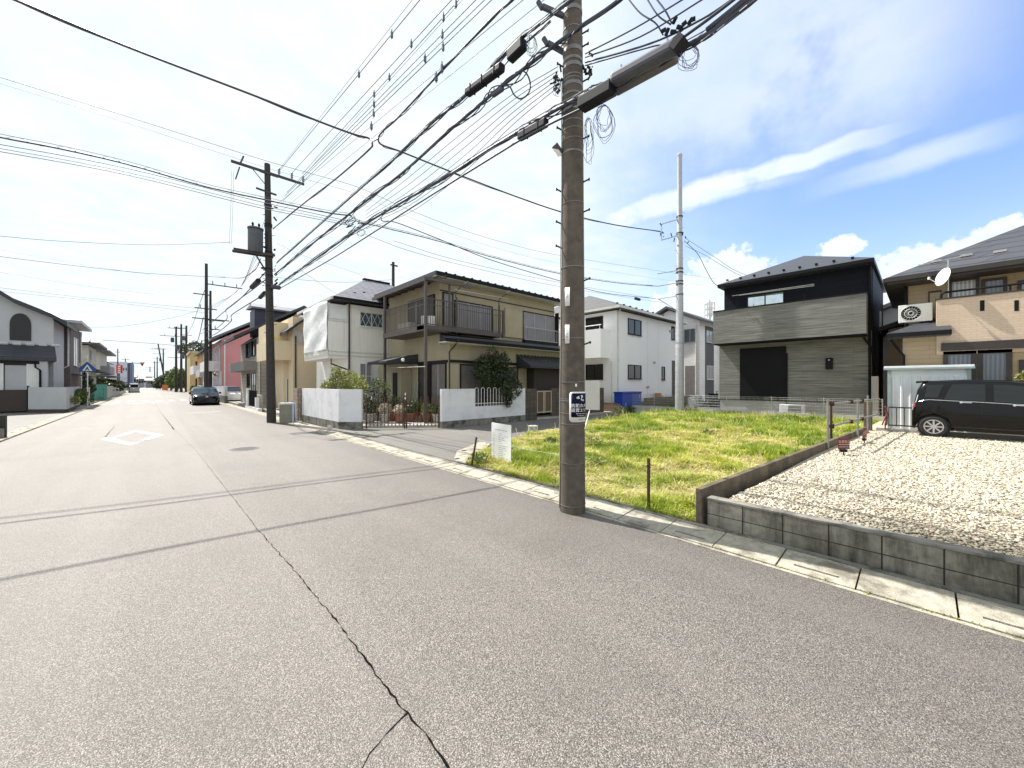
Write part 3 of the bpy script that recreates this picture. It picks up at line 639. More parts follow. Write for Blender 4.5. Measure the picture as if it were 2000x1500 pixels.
single(MB().tube([tp-up*.05]+[tp.lerp(Vector((8.9, 3.2, .12)), i/8)-up*.16*math.sin(math.pi*i/8)-up*.05 for i in range(1, 9)], .004, 4), 'string', M_WHITEP, 'thin white string running from the leaning stake across the grass', 'string')
# grey cap (bollard stub) by the side street
bk = Vector((9.55, 9.15, .05)); single(MB().lathe([(.19, -.05), (.17, .28), (.175, .285), (.175, .33), (.13, .345), (.0, .35)], bk, 20), 'concrete_stub', mat('stub_concrete', (.22, .22, .22), .8, c2=(.42, .42, .42), sc=2), 'short grey round stub at the far edge of the grass, beside the notice board', 'bollard', smooth=True)
# grey blank board behind the pole, with a prop
F2 = 12.4; c0, c1 = W(1128, 803, f=12.9), W(1171, 801, f=12.4)
bd = root('blank_board', (c0.x, c0.y, 0), 'blank grey back of a sign board on a leaning leg, behind the big pole', 'sign board')
ztb = W(1150, 743, f=12.6).z
ee = (c1-c0); ee.z = 0; n2 = Vector((-ee.y, ee.x, 0)).normalized()*.015
MB().prism([tuple(c0[:2]), tuple(c1[:2]), tuple((c1+n2)[:2]), tuple((c0+n2)[:2])], c1.z, ztb).build('panel', mat('board_grey', (.50, .49, .50), .6, c2=(.46, .45, .46)), bd)
MB().bar(W(1140, 845, f=11.9), W(1152, 800, f=12.7), .03).bar(c0+Vector((.3, .1, 0)), c0+Vector((.3, .1, -.9)), .03).build('leg', M_GALV, bd)
# leaning crate behind pole 2
cr = Vector((4.55, 20.4, 0)); t = root('plastic_crate', cr, 'grey and blue mesh crate leaning against the pole across the street corner', 'crate', rotz=R(-30), local=True)
q = MB(); q.box(-.28, .28, .0, .03, 0, .85)
for i in range(8): q.box(-.28+i*.075, -.265+i*.075, -.03, 0, .03, .80)
for i in range(9): q.box(-.28, .28, -.028, -.004, .06+i*.09, .075+i*.09)
q.build('mesh_face', mat('crate_grey', (.35, .34, .27), .7), t)
MB().box(.285, .33, -.05, .30, 0, .92).box(-.3, .34, -.06, .3, .86, .93).build('shell', mat('crate_white', (.62, .66, .70), .6), t)
MB().box(.335, .345, -.02, .1, .05, .85).build('blue_strip', mat('crate_blue', (.08, .2, .5), .5), t)
# ------------------------------------------------------------------ utility poles
UPV = Vector((0, 0, 1))
def WP(px, py, a, b, c): r = ray(px, py); return W(px, py, f=c/(a*r[0]+b*r[1]))
IR = Vector((ca, -sa, 0)); IF = Vector((sa, ca, 0))        # across / along the view from the street corner
P1 = Vector((4.43, 3.45, 0)); r1 = lambda z: .182-.0068*z
p1 = root('utility_pole', P1, 'thick brown concrete utility pole standing in the gutter in the foreground', 'utility pole')
MB().tube([P1+UPV*(z) for z in (-.3, 3, 6, 9, 12.6)], [r1(-.3), r1(3), r1(6), r1(9), r1(12.6)], 40).build('shaft', M_POLE, p1, smooth=True)
M_BAND = mat('steel_band', (.24, .24, .24), .5, .4, c2=(.15, .15, .15)); zpy = lambda py: CAM_H+(749-py)/748*5.42
def ring(mb, c, r, z, h, tilt=0, n=32, th=.006):
    vs = []; k = 0
    for rr_, zz in ((r+.001, z), (r+th, z), (r+th, z+h), (r+.001, z+h)):
        for j in range(n): t = 2*math.pi*j/n; vs.append((c.x+rr_*math.cos(t), c.y+rr_*math.sin(t), zz+tilt*math.cos(t)))
    fs = [(i*n+j, ((i+1) % 4)*n+j, ((i+1) % 4)*n+(j+1) % n, i*n+(j+1) % n) for i in range(4) for j in range(n)]
    return mb.add(vs, fs)
for py, h in ((15, .06), (48, .012), (95, .06), (113, .04), (126, .05), (143, .015), (150, .012), (163, .05), (181, .03), (203, .03), (212, .03), (232, .012), (248, .012), (268, .012), (295, .03), (520, .012), (393, .006), (660, .008), (746, .008), (779, .01), (784, .02), (807, .008), (828, .008), (905, .006), (988, .008)):
    z = zpy(py); ring(MB(), P1, r1(z), z, h, .008 if h < .02 else 0).build('band', M_BAND, p1, smooth=True)
for sgn, pys in ((1, (52, 78, 148, 262, 348, 408, 672, 545)), (-1, (118, 245, 368, 432, 480))):
    for py in pys:
        z = zpy(py); c = P1+UPV*z+IR*sgn*(r1(z)-.02); e = c+IR*sgn*.10+UPV*.035-IF*.03
        MB().tube([c, e], .011, 8).tube([e-IR*sgn*.004, e+IR*sgn*.012], .02, 8).build('step_bolt', M_BLACK, p1)
# cable riser on the left flank, strap buckles, grubby sticker
MB().tube([P1-IR*(r1(z)+.012)+IF*-.02+UPV*z+IR*.004*math.sin(z*3) for z in np.linspace(.05, 6.2, 30)], .009, 6).tube([P1+IR*(r1(z)+.010)+IF*.03+UPV*z for z in np.linspace(1.2, 6.9, 24)], .008, 6).build('riser_cable', mat('riser', (.35, .33, .3), .6), p1, smooth=2)
def curved(mb, u0, u1, z0, z1, off, c0=0, n=10, R0=None, th=.003):
    """patch wrapped on the pole: u = arc length right of the facing line (rad offset c0)"""
    vs = []; fs = []
    for i in range(n+1):
        for z in (z0, z1):
            for o in (off, off-th):
                zz = (z0+z1)/2; rr_ = (R0 or r1(zz)); t = c0+(u0+(u1-u0)*i/n)/rr_
                d = IR*math.sin(t)-IF*math.cos(t); vs.append(P1+d*(rr_+o)+UPV*z)
    for i in range(n): a = 4*i; fs += [(a, a+4, a+6, a+2), (a+1, a+3, a+7, a+5), (a, a+1, a+5, a+4), (a+2, a+6, a+7, a+3)]
    return mb.add(vs, fs+[(0, 2, 3, 1), (4*n, 4*n+1, 4*n+3, 4*n+2)])
def wrap(V, u, z, off, c0): 
    out = []
    rr_ = r1(z)
    for v in V: t = c0+(u+v[0])/rr_; d = IR*math.sin(t)-IF*math.cos(t); out.append(P1+d*(rr_+off)+UPV*(z+v[1]))
    return out
# arms at the top left
for (z, dx) in ((7.15, .34), (6.62, .26)):
    br = MB(); c = P1+UPV*z; br.bar(c-IR*.1, c-IR*(.1+dx)+UPV*.15, .05, .06); br.tube([c-IR*(.1+dx)+UPV*.12, c-IR*(.16+dx)+UPV*.22], .035, 8); br.build('bracket', M_GREYPAINT, p1)
rr = random.Random(2)
for py, sg in ((118, 1), (155, -1), (140, -1), (125, 1)):
    for _ in range(7):
        c = P1+UPV*(zpy(py)+rr.uniform(-.12, .12))+IR*sg*(r1(6)+.07+rr.uniform(-.05, .08))+IF*rr.uniform(-.08, .05)
        MB().tube([c, c+Vector((rr.uniform(-.06, .06), rr.uniform(-.06, .06), rr.uniform(-.03, .05)))], rr.uniform(.01, .022), 6).build('connector', M_BLACK, p1)
xa = MB(); z = 11.6; xa.box(P1.x-1.1, P1.x+1.6, P1.y-.2, P1.y-.12, z-.05, z+.04).box(P1.x-.9, P1.x+1.1, P1.y-.2, P1.y-.12, z-1.1, z-1.02); xa.build('crossarm', M_GALV, p1)
# plates
def plate(name, label, cat, c0, u0, u1, z0, z1, m): 
    r = root(name, P1+UPV*z0, label, cat); q = curved(MB(), u0, u1, z0, z1, .012, c0); q.build('plate', m, r, smooth=2); return r
a0 = -.60
t = plate('pole_plate', 'upper white number plate on the big pole, faint small characters', 'plate', a0, -.035, .035, zpy(598), zpy(562), M_SIGNW)
V, F = text_mesh('北四号幹一二', .030, vertical=True); MB().add(wrap(V, 0, zpy(566)-.02, .0145, a0), F).build('characters', mat('plate_grey', (.35, .35, .36), .5), t, recalc=False)
t = plate('pole_plate', 'lower white number plate on the big pole, black kana down it', 'plate', a0, -.032, .032, zpy(671), zpy(635), M_SIGNW)
V, F = text_mesh('ハ四うね八', .038, vertical=True); MB().add(wrap(V, 0, zpy(638)-.035, .0145, a0), F).build('characters', M_INK, t, recalc=False)
single(curved(MB(), -.012, .012, zpy(755), zpy(749.5), .008, .12), 'pole_tag', M_SIGNW, 'tiny white square tag above the camera sign on the big pole', 'tag')
# security camera sign, wrapped round the right half
c0 = .56; hw = .165; z0, z1 = zpy(824), zpy(765); zc = (z0+z1)/2; rp_ = r1(1.5)
sg = root('security_sign', P1+UPV*z0, 'navy and white security camera sign wrapped around the big pole', 'sign')
def rounded(w, h, r, n=6):
    P = []
    for cx, cy, a in ((w-r, h-r, 0), (-w+r, h-r, 90), (-w+r, -h+r, 180), (w-r, -h+r, 270)):
        for i in range(n+1): t = R(a+90*i/n); P.append((cx+r*math.cos(t), cy+r*math.sin(t)))
    return P
def curvepoly(poly, m, off, name, th=.002, parent=sg, cx=0, cz=0):
    # cut into vertical strips so it follows the pole
    xs = sorted({round(p[0], 5) for p in poly}); x = min(xs); 
    while x < max(xs): xs.append(round(x, 5)); x += .02
    xs = sorted(set(xs)); mb = MB(); n = len(poly)
    def span(x):
        ys = []
        for i in range(n):
            (x0, y0), (x1, y1) = poly[i], poly[(i+1) % n]
            if abs(x1-x0) > 1e-9 and min(x0, x1)-1e-7 <= x <= max(x0, x1)+1e-7: ys.append(y0+(y1-y0)*(x-x0)/(x1-x0))
        return (min(ys), max(ys)) if ys else (0, 0)
    pts = [(x, *span(x)) for x in xs]
    V = []; F = []
    for (x, a, b) in pts:
        for o in (off, off-th):
            t = c0+(x+cx)/rp_; d = IR*math.sin(t)-IF*math.cos(t)
            V += [P1+d*(rp_+o)+UPV*(zc+cz+a), P1+d*(rp_+o)+UPV*(zc+cz+b)]
    for i in range(len(pts)-1): k = 4*i; F += [(k, k+4, k+5, k+1), (k+2, k+3, k+7, k+6), (k, k+2, k+6, k+4), (k+1, k+5, k+7, k+3)]
    F += [(0, 1, 3, 2), (k+4, k+6, k+7, k+5)]
    return mb.add(V, F).build(name, m, parent, smooth=2)
H_ = (z1-z0)/2
pnl = curvepoly(rounded(hw, H_, .045), M_SIGNW, .012, 'panel')
curvepoly(rounded(hw-.022, H_-.045, .018), M_NAVY, .0140, 'field', parent=pnl, cz=.024)
tx = MB()
for s, sz, dz, dx in (('防犯カメラ', .058, -.002, 0), ('設置エリア', .058, -.066, 0), ('Security camera', .024, -.100, .0), ('in operation', .024, -.128, .0)):
    V, F = text_mesh(s, sz); t_ = [wrap([v], dx, zc+dz-.0, .0160, c0)[0] for v in V]; tx.add(t_, F)
    if sz > .05:
        for e_ in (-.0013, .0013): tx.add([wrap([(v[0]+e_, v[1])], dx, zc+dz, .0158, c0)[0] for v in V], F)
tx.build('white_lettering', M_SIGNW, pnl, recalc=False)
ic = MB()
def pa(pl): 
    n = len(pl); vs = [wrap([(p[0]*1.25, p[1]*1.25)], .0, zc+.118, .0185, c0)[0] for p in pl]; ic.add(vs, [tuple(range(n))])
pa([(-.045, .024), (.012, .040), (.020, .012), (-.038, -.004)]); pa([(-.058, .016), (-.048, .019), (-.044, .0), (-.054, -.003)]); pa([(-.008, .004), (.002, .006), (.004, -.010), (.022, -.016), (.022, -.008), (.030, -.008), (.030, -.030), (.022, -.030), (.022, -.024), (-.004, -.020)])
ic.build('camera_symbol', M_SIGNW, pnl, recalc=False)
V, F = text_mesh('熊谷市', .024); MB().add([wrap([v], 0, zc-.186, .0142, c0)[0] for v in V], F).build('black_lettering', M_INK, pnl, recalc=False)
# lamp on the pole
lp = P1+UPV*zpy(290)-IR*.17; t = root('street_lamp', lp, 'small grey lamp tilted on the left side of the big pole', 'street lamp')
MB().bar(lp-IR*.10+UPV*.10-IF*.05, lp+IR*.0-UPV*.0, .10, .05).build('housing', M_GREYPAINT, t, bevel=.01)
MB().bar(lp, lp+IR*.08-UPV*.02, .04).build('bracket', M_GALV, t)
MB().bar(lp-IR*.095+UPV*.07-IF*.05, lp-IR*.01-UPV*.028, .08, .008).build('lens', M_WHITEP, t)
# pole across the side street (2)
P2 = Vector((4.07, 21.0, 0)); p2 = root('utility_pole', P2, 'dark utility pole with a transformer at the corner of the white garden wall', 'utility pole')
lean = lambda z: P2+Vector((-.14*z/10, 0, z)); M_POLE2 = mat('pole_dark', (.05, .045, .04), .9, c2=(.03, .027, .025), sc=5, streak=.5)
MB().tube([lean(-.3), lean(4), lean(8), lean(12.15)], [.2, .17, .15, .12], 20).build('shaft', M_POLE2, p2, smooth=True)
q = MB(); a, b = W(451, 316, y=21), W(594, 352, y=21); a.z = b.z = 11.75; q.bar(a, b, .09, .1); c, d_ = W(507, 329, y=20.9), W(543, 343, y=20.9); c.z = d_.z = 11.68; q.bar(c, d_, .09, .1)
q.bar(lean(11)+Vector((0, -.1, 0)), W(494, 331, y=20.95), .03).build('crossarm', M_DKMETAL, p2)
for px in (545, 570, 592):
    p = W(px, 331, y=21); p.z = 11.8; MB().lathe([(.035, 0), (.035, .08), (.065, .10), (.04, .16), (.065, .2), (.04, .26), (.055, .32), (.02, .36)], p, 10).build('insulator', mat('porcelain', (.25, .25, .27), .3), p2)
p = W(468, 322, y=21); MB().tube([p, p+Vector((.15, 0, .45))], .04, 6).tube([p-UPV*.1, p-UPV*.7+Vector((-.15, 0, 0))], .03, 6).build('cutout_switch', M_GREYPAINT, p2)
q = MB(); q.bar(W(500, 367, y=20.9), W(540, 381, y=20.9), .07); q.build('crossarm', M_DKMETAL, p2)
q = MB(); a = W(456, 486, y=20.8); b = W(537, 499, y=20.8); q.bar(a, b, .10, .10).bar(a+Vector((0, .35, 0)), b+Vector((0, .35, 0)), .1, .1).bar(W(500, 494, y=20.8)-UPV*.1, lean(6.9), .05); q.build('platform', M_DKMETAL, p2)
tc = W(499, 494, y=20.9)+Vector((0, 0, .0)); MB().lathe([(.26, 0), (.30, .05), (.30, 1.02), (.27, 1.05), (.32, 1.07), (.32, 1.13), (.0, 1.2)], tc, 20).build('transformer', mat('transformer_grey', (.085, .088, .105), .5, c2=(.065, .068, .08)), p2, smooth=True)
for dx in (-.12, .12): MB().lathe([(.03, 0), (.06, .05), (.03, .1), (.06, .15), (.02, .24)], tc+Vector((dx, -.1, 1.12)), 8).build('bushing', M_BLACK, p2)
q = MB()
for i in range(26):
    z = rr.choice((10.1, 9.9, 9.6, 8.6, 8.2, 7.5, 7.1, 6.5, 6.3))+rr.uniform(-.2, .2); c = lean(z)+Vector((rr.choice((-.2, .22)), rr.uniform(-.2, .1), 0)); q.tube([c, c+Vector((rr.uniform(-.15, .15), rr.uniform(-.1, .1), rr.uniform(-.15, .15)))], rr.uniform(.015, .05), 6)
for z in (10.2, 9.3, 9.2, 8.0, 7.2, 6.9, 6.4, 5.2, 4, 2.7, 1.5): ring(q, lean(z), .16, z, .05)
q.build('fittings', M_BLACK, p2)
sp = MB()
for i in range(12): z = 4.2+i*.42; c = lean(z); s_ = 1 if i % 2 else -1; sp.tube([c+Vector((s_*.12, -.05, 0)), c+Vector((s_*.26, -.08, .02))], .012, 5)
sp.build('step_bolts', M_DKMETAL, p2)
single(MB().lathe([(.10, -.1), (.11, .25), (.06, .3)], W(534, 560, y=20.75), 10, 'x'), 'cable_closure', M_GREYPAINT, 'pale closure box clamped low on the dark transformer pole', 'junction box')
# slim grey steel pole in the vacant lot (3)
P3 = Vector((21.4, 9.2, .1)); p3_ = root('utility_pole', P3, 'pale grey stepped steel pole at the back of the vacant lot', 'utility pole')
M_STEELP = mat('pale_steel', (.42, .43, .45), .5, .35, c2=(.33, .34, .36), sc=3, stretch=(1, 1, 6))
MB().tube([P3+UPV*z for z in (-.3, 3.9, 3.95, 6.8, 6.85, 9.6, 9.65, 14.45)], [.235, .22, .20, .19, .175, .165, .145, .13], 24).build('shaft', M_STEELP, p3_, smooth=True)
MB().lathe([(.14, 0), (.14, .1), (.08, .16), (0, .18)], P3+UPV*14.4, 20).build('cap', M_GALV, p3_)
F3 = 21.5
def arm3(pts, w=.05): 
    q = MB(); P = [W(x, y, f=F3-.2) for x, y in pts]
    for a, b in zip(P[:-1], P[1:]): q.bar(a, b, w)
    q.build('arm', M_GALV, p3_)
arm3([(1325, 428), (1292, 438), (1292, 469), (1325, 460)]); arm3([(1325, 528), (1284, 535)], .04); arm3([(1325, 552), (1286, 559), (1262, 557)], .04); arm3([(1325, 578), (1286, 584), (1325, 608)], .03)
q = MB()
for py in (427, 459, 528, 535, 552, 558, 578): z = CAM_H+(749-py)/748*F3; ring(q, P3, .17 if z > 9.6 else .19, z, .06)
for (x, y) in ((1292, 440), (1292, 452), (1296, 462), (1310, 455), (1318, 465), (1333, 460), (1340, 466), (1290, 455), (1345, 472)):
    c = W(x, y, f=F3-.25); q.tube([c, c+Vector((rr.uniform(-.2, .2), rr.uniform(-.1, .1), rr.uniform(-.25, .2)))], .03, 6)
q.build('fittings', M_DKMETAL, p3_)
st = MB()
for i in range(24):
    z = 1.6+i*.42; s_ = 1 if i % 2 else -1; st.tube([P3+UPV*z+IR*s_*.15, P3+UPV*z+IR*s_*.27], .012, 5)
st.build('step_bolts', M_GALV, p3_)
hl = MB()
for i in range(70): ring(hl, P3, .222-.0035*i*.055, .3+i*.055, .018, n=16, th=.004)
hl.build('ribbed_sleeve', M_STEELP, p3_)
# generic distant pole
def farpole(px, ptop, H, r, label, arms=(), dx=0, tr=False, m=M_POLE2, lean_=0):
    f = (H-CAM_H)*748/(749-ptop); b = W(px, 749, f=f); b.z = 0
    t = root('utility_pole', b, label, 'utility pole', group='distant utility poles along the street')
    T = Vector((b.x+lean_, b.y, H)); MB().tube([b-UPV*.2, T], [r, r*.62], 12).build('shaft', m, t, smooth=True)
    for (z, w0, w1, k) in arms:
        q = MB(); c = b.lerp(T, z/H); c.z = z; q.bar(c+Vector((w0, -.15, 0)), c+Vector((w1, -.15, 0)), .1)
        for i in range(k): x = w0+(w1-w0)*(i+.5)/k; q.tube([c+Vector((x, -.15, .05)), c+Vector((x, -.15, .4))], .045, 6)
        q.build('crossarm', M_DKMETAL, t)
    if tr:
        for z_, dx_ in tr: MB().lathe([(.28, 0), (.3, .05), (.3, .9), (.2, 1)], b+Vector((dx_, -.2, z_)), 12).build('transformer', M_GREYPAINT, t)
    return b, T
B4, T4 = farpole(403, 515, 14.8, .21, 'tall dark utility pole with a pointed top rising behind the parked black car', [(12.6, 0, 3.2, 3), (11.4, -1.1, .4, 0), (9.9, -1, .9, 2), (8.8, -1.2, 2, 0), (6.1, -1.4, .6, 1)])
farpole(411, 568, 12.2, .17, 'thinner second pole set just behind the tall one at the black car', [(8.9, -.5, 1.2, 0), (7.9, 0, .8, 1)])
farpole(344, 638, 14, .25, 'leftmost of the three close-set distant poles', [(13.6, -1.4, .8, 3), (11.9, -2.6, .6, 2), (7.4, -1.4, 1.6, 0)], tr=((10.6, -.6),))
farpole(354, 633, 14.5, .25, 'middle one of the three close-set distant poles', [(13.6, -1.2, 1, 2), (10, -1, 1, 0), (8.3, -1, 1, 0)], tr=((9, -.6),))
farpole(364, 636, 14, .27, 'rightmost of the three close-set distant poles', [(12, -1, .9, 0), (10.6, -.9, .2, 0)], tr=((7, -.6), (10.8, -.5)))
farpole(319, 682, 13, .24, 'straight one of a crossed pair of far poles above the green trees', [(12.9, -3.2, .5, 3), (11.4, -2.6, .5, 0)], tr=((9, -.7),))
farpole(325, 672, 14, .24, 'leaning one of a crossed pair of far poles above the green trees', [(12.5, -1, 1.8, 0)], lean_=-1.9)
farpole(307, 697, 13, .26, 'far pole left of the crossed pair, over the road end', [(12.4, -1.6, 1, 2), (10.6, -1.4, 1.4, 0)])
farpole(302, 705, 13, .26, 'very distant slim pole at the road end', [(12, -1.5, 1.5, 0)])
farpole(293, 716, 12, .28, 'far pole with long crossarms over the road end', [(11.4, -2.4, 2.4, 0), (10, -4, 1.5, 0)])
farpole(230, 681, 10, .14, 'slim pole in front of the red hanging sign on the left', [(9.2, -.4, .4, 0)], m=M_POLE2)
farpole(245, 700, 11, .2, 'distant pole by the grey-blue block on the left', [(10.6, -1.2, 1.2, 2)])
farpole(259, 707, 11, .2, 'thin distant pole right of the grey-blue block', [(10, -.5, .5, 0)])
farpole(768, 512, 11.5, .17, 'dark pole top showing between the roofs behind the balcony house', [(11.2, -.3, .3, 0)])
# ------------------------------------------------------------------ cables
M_CABLE = mat('cable_black', (.030, .034, .055), .5, c2=(.038, .042, .065), sc=1); M_WIRE = mat('wire_blue_grey', (.085, .10, .16), .5, c2=(.10, .115, .18), sc=1)
def catmull(P, n=6):
    P = [Vector(p) for p in P]; Q = [P[0]*2-P[1]]+P+[P[-1]*2-P[-2]]; out = []
    for i in range(1, len(Q)-2):
        a, b, c, d = Q[i-1:i+3]
        for k in range(n): t = k/n; out.append(.5*((2*b)+(c-a)*t+(2*a-5*b+4*c-d)*t*t+(-a+3*b-3*c+d)*t**3))
    return out+[P[-1]]
def cable(pts, r, label, m=M_CABLE, group=None, name='cable', lash=0, n=6, seg=6, strands=0, spacers=()):
    c = catmull(pts, n) if len(pts) > 2 else [Vector(pts[0]).lerp(Vector(pts[1]), i/8) for i in range(9)]
    t = root(name, c[0], label, 'cable', group) if (lash or strands or spacers) else None
    if t is None: return single(MB().tube(c, r, seg), name, m, label, 'cable', group, smooth=2)
    MB().tube(c, r, seg).build('sheath', m, t, smooth=2)
    L = [0]; 
    for a, b in zip(c[:-1], c[1:]): L.append(L[-1]+(b-a).length)
    def at(s):
        s = max(0, min(L[-1], s)); i = max(0, next((k for k in range(len(L)) if L[k] >= s), len(L)-1)-1); k = (s-L[i])/max(1e-6, L[i+1]-L[i]); return c[i].lerp(c[i+1], k)
    if lash:
        MB().tube([p+UPV*(r+lash) for p in c], .006, 5).build('messenger_wire', m, t)
        q = MB(); s = 0; P = []
        while s < L[-1]: p = at(s); P.append(p+UPV*(lash*.5+(lash*.6+r)*math.sin(s*9))+Vector((.012, 0, 0))*math.cos(s*9)+Vector((r, 0, 0))*math.cos(s*9)); s += .11
        q.tube(P, .0035, 3, caps=False); q.build('lashing', m, t)
    if strands:
        q = MB(); rg = random.Random(len(label))
        for k in range(strands): 
            ph = rg.uniform(0, 6); am = rg.uniform(.6, 1.5)*r*1.6
            q.tube([p+Vector((math.sin(i*.7+ph)*am, 0, math.cos(i*.53+ph)*am-r*.6)) for i, p in enumerate(c)], r*.35, 5)
        q.build('strands', m, t)
    for (px, py) in spacers:
        best = min(c, key=lambda p: 0)
        def proj(p): f = sa*p.x+ca*p.y; return 1000+748*(ca*p.x-sa*p.y)/f
        k = min(range(len(c)-1), key=lambda i: min(abs(proj(c[i].lerp(c[i+1], u/6))-px) for u in range(7)))
        u = min(range(7), key=lambda u: abs(proj(c[k].lerp(c[k+1], u/6))-px)); p = c[k].lerp(c[k+1], u/6)
        MB().tube([p-UPV*.13, p-UPV*.09], .018, 6).tube([p-UPV*.09, p+UPV*.05], .038, 6).tube([p+UPV*.05, p+UPV*.13], .016, 6).build('spacer', M_WIRE, t)
    return t
def X(px, py, x): return W(px, py, x=x)
# telephone bundles between the two nearest poles
J = [(1215, -80), (1092, 18), (1040, 58), (1000, 90), (912, 185), (850, 235), (785, 297), (725, 350), (620, 443), (541, 513)]
cable([X(*p, 4.12) for p in J], .022, 'upper black telephone bundle from the big pole to the transformer pole', lash=.03, strands=3)
K = [(1330, -110), (1210, 0), (1136, 51), (1092, 82), (1034, 126), (974, 173), (932, 209), (870, 262), (820, 308), (772, 349), (694, 409), (620, 468), (536, 536)]
cable([X(*p, 4.2) for p in K], .027, 'middle thick black telephone bundle crossing in front of the big pole', strands=3)
L_ = [(1620, -130), (1480, -8), (1390, 62), (1300, 110), (1200, 160), (1139, 186), (1062, 228), (1000, 265), (943, 300), (866, 349), (780, 398), (700, 447), (586, 527), (545, 556)]
cable([X(*p, 4.2) for p in L_], .026, 'lower black telephone bundle through the grey closure boxes on the big pole', lash=.032, strands=3)
cable([X(*p, 4.17) for p in ((1560, -100), (1400, 25), (1310, 92), (1200, 185), (1130, 215), (1040, 260), (960, 308), (800, 408), (720, 460), (640, 510), (549, 562))], .016, 'single black cable just under the lower telephone bundle')
for k, (a, lab) in enumerate((((1440, -10), 'thick'), ((1420, 5), 'second thick'))):
    cable([X(1380+k*18, 60-k*6, 4.2), X(1440+k*20, 12-k*12, 4.2), X(1500+k*40, -40, 4.2)], .03-.008*k, '%s black cable leaving the top edge right of the big pole' % lab)
# high-voltage wires and their insulating spacers
def hv(p0, p1, r, lab, x0=None, sp=(), zt=11.6):
    A = W(*p0, y=21) if x0 is None else W(*p0, x=x0); B = W(*p1, z=zt); d = B-A; C = B+d*.55
    cable([A, A.lerp(C, .25), A.lerp(C, .5), A.lerp(C, .75), C], r, lab, M_WIRE, group=None, spacers=sp)
hv((545, 331), (805, 0), .006, 'leftmost hair-thin wire of the high fan of wires')
hv((546, 333), (820, 0), .011, 'leftmost power wire with spacers, from the crossarm of the transformer pole', sp=((701, 135), (767, 67)))
hv((570, 338), (882, 0), .011, 'second power wire from the left, one spacer near its top', sp=((802, 90),))
hv((590, 340), (896, 0), .011, 'third power wire from the left, four spacers', sp=((730, 187), (759, 160), (864, 37), (893, 4)))
hv((594, 342), (903, 0), .006, 'thin wire twinned with the third power wire')
hv((560, 376), (929, 0), .011, 'fourth power wire, two spacers', zt=11, sp=((732, 215), (866, 72)))
hv((556, 383), (946, 0), .010, 'fifth power wire, one spacer', zt=10.9, sp=((832, 117),))
hv((553, 392), (960, 0), .011, 'sixth power wire, two spacers', zt=10.8, sp=((730, 238), (864, 102)))
hv((540, 400), (1130, -90), .006, 'hair-thin wire ending near the hanging closure', zt=8.6, sp=((862, 182), (726, 305)))
hv((540, 420), (1075, -10), .005, 'faint lone wire above the upper telephone bundle', zt=8.4)
# the two thick cables that meet over the street
m1 = [WP(px, py, .19, 1, 11.91) for px, py in ((-120, -62), (30, 0), (240, 88), (500, 188), (620, 236), (690, 262))]
m2 = [X(px, py, 4.7) for px, py in ((720, 270), (727, 281), (718, 295), (655, 350), (600, 392), (533, 447))]
cable(m1+m2, .026, 'thick cable swooping from the top left corner and turning down to the transformer pole', strands=1)
h1_ = [X(px, py, 4.8) for px, py in ((1100, -115), (1000, 0), (965, 32), (852, 150), (777, 230), (748, 256))]
h2_ = [WP(px, py, .102, 1, 11.49) for px, py in ((739, 271), (746, 283), (785, 297), (880, 335), (1000, 381), (1100, 415), (1200, 439), (1290, 452))]
cable(h1_+h2_, .024, 'thick cable coming down from the top and turning right to the pale steel pole', strands=1, spacers=((852, 148),))
single(MB().tube([X(729, 276, 4.7), X(739, 270, 4.8)], .02, 6), 'cable_link', M_CABLE, 'short link joining the two turning cables high over the street', 'cable link')
# cross-street bundle
n1_ = [WP(px, py, .2, 1, 12.48) for px, py in ((-100, 243), (0, 268), (120, 291), (250, 321), (400, 364), (522, 391), (592, 406), (650, 417), (685, 421))]
cable(n1_, .018, 'lashed cable crossing from the left edge behind the transformer pole', lash=.05)
for k, (a, b, c) in enumerate(((282, 392, 432), (290, 399, 436), (296, 404, 440))):
    cable([WP(px, py, .2, 1, 12.7) for px, py in ((-80, a-12), (0, a), (250, (a+b)/2-8), (500, b), (600, (b+c)/2+2), (690, c+2))], .009-.002*(k == 1), ('topmost', 'middle', 'lowest')[k]+' of three thin cables running in from the left edge under the lashed one', M_WIRE)
n2_ = [WP(px, py, .10, 1, 11.5) for px, py in ((690, 423), (697, 432), (712, 436), (760, 447), (860, 472), (960, 502), (1095, 535), (1200, 552), (1275, 559))]
cable(n2_, .013, 'lashed cable running right towards the pale steel pole, behind the big pole', lash=.035)
cable([WP(px, py, .10, 1, 11.4) for px, py in ((744, 424), (748, 432), (775, 435), (860, 468), (960, 508), (1095, 549), (1180, 572), (1280, 583))], .013, 'black cable crossing under the lashed one to the pale steel pole')
single(MB().box(-.25, .25, -.05, .05, -.06, .06), 'cable_closure', M_BLACK, 'small black closure hanging on the line left of the pale steel pole', 'junction box').location = W(1245, 584, f=20.9)
for k, (pts, lab) in enumerate(((((714, 458), (800, 490), (920, 522), (1095, 560), (1300, 592)), 'thin wire sagging below the others towards the pale steel pole'),
        (((768, 470), (900, 510), (1095, 552), (1290, 585)), 'fainter thin wire just above the lowest one at the pale steel pole'))):
    cable([WP(px, py, .10, 1, 11.4) for px, py in pts], .006, lab, M_WIRE)
p_ = [(-60, 133), (0, 151), (250, 228), (500, 308), (600, 337), (700, 366), (795, 408), (900, 448), (1000, 478), (1100, 500), (1280, 528), (1400, 545)]
cable([WP(px, py, .1, 1, 24) for px, py in p_], .012, 'thin line crossing the whole sky from upper left over the crossarm', M_WIRE)
cable([WP(px, py+12+px*.003, .1, 1, 24.4) for px, py in p_], .007, 'fainter twin just under the line crossing the whole sky', M_WIRE)
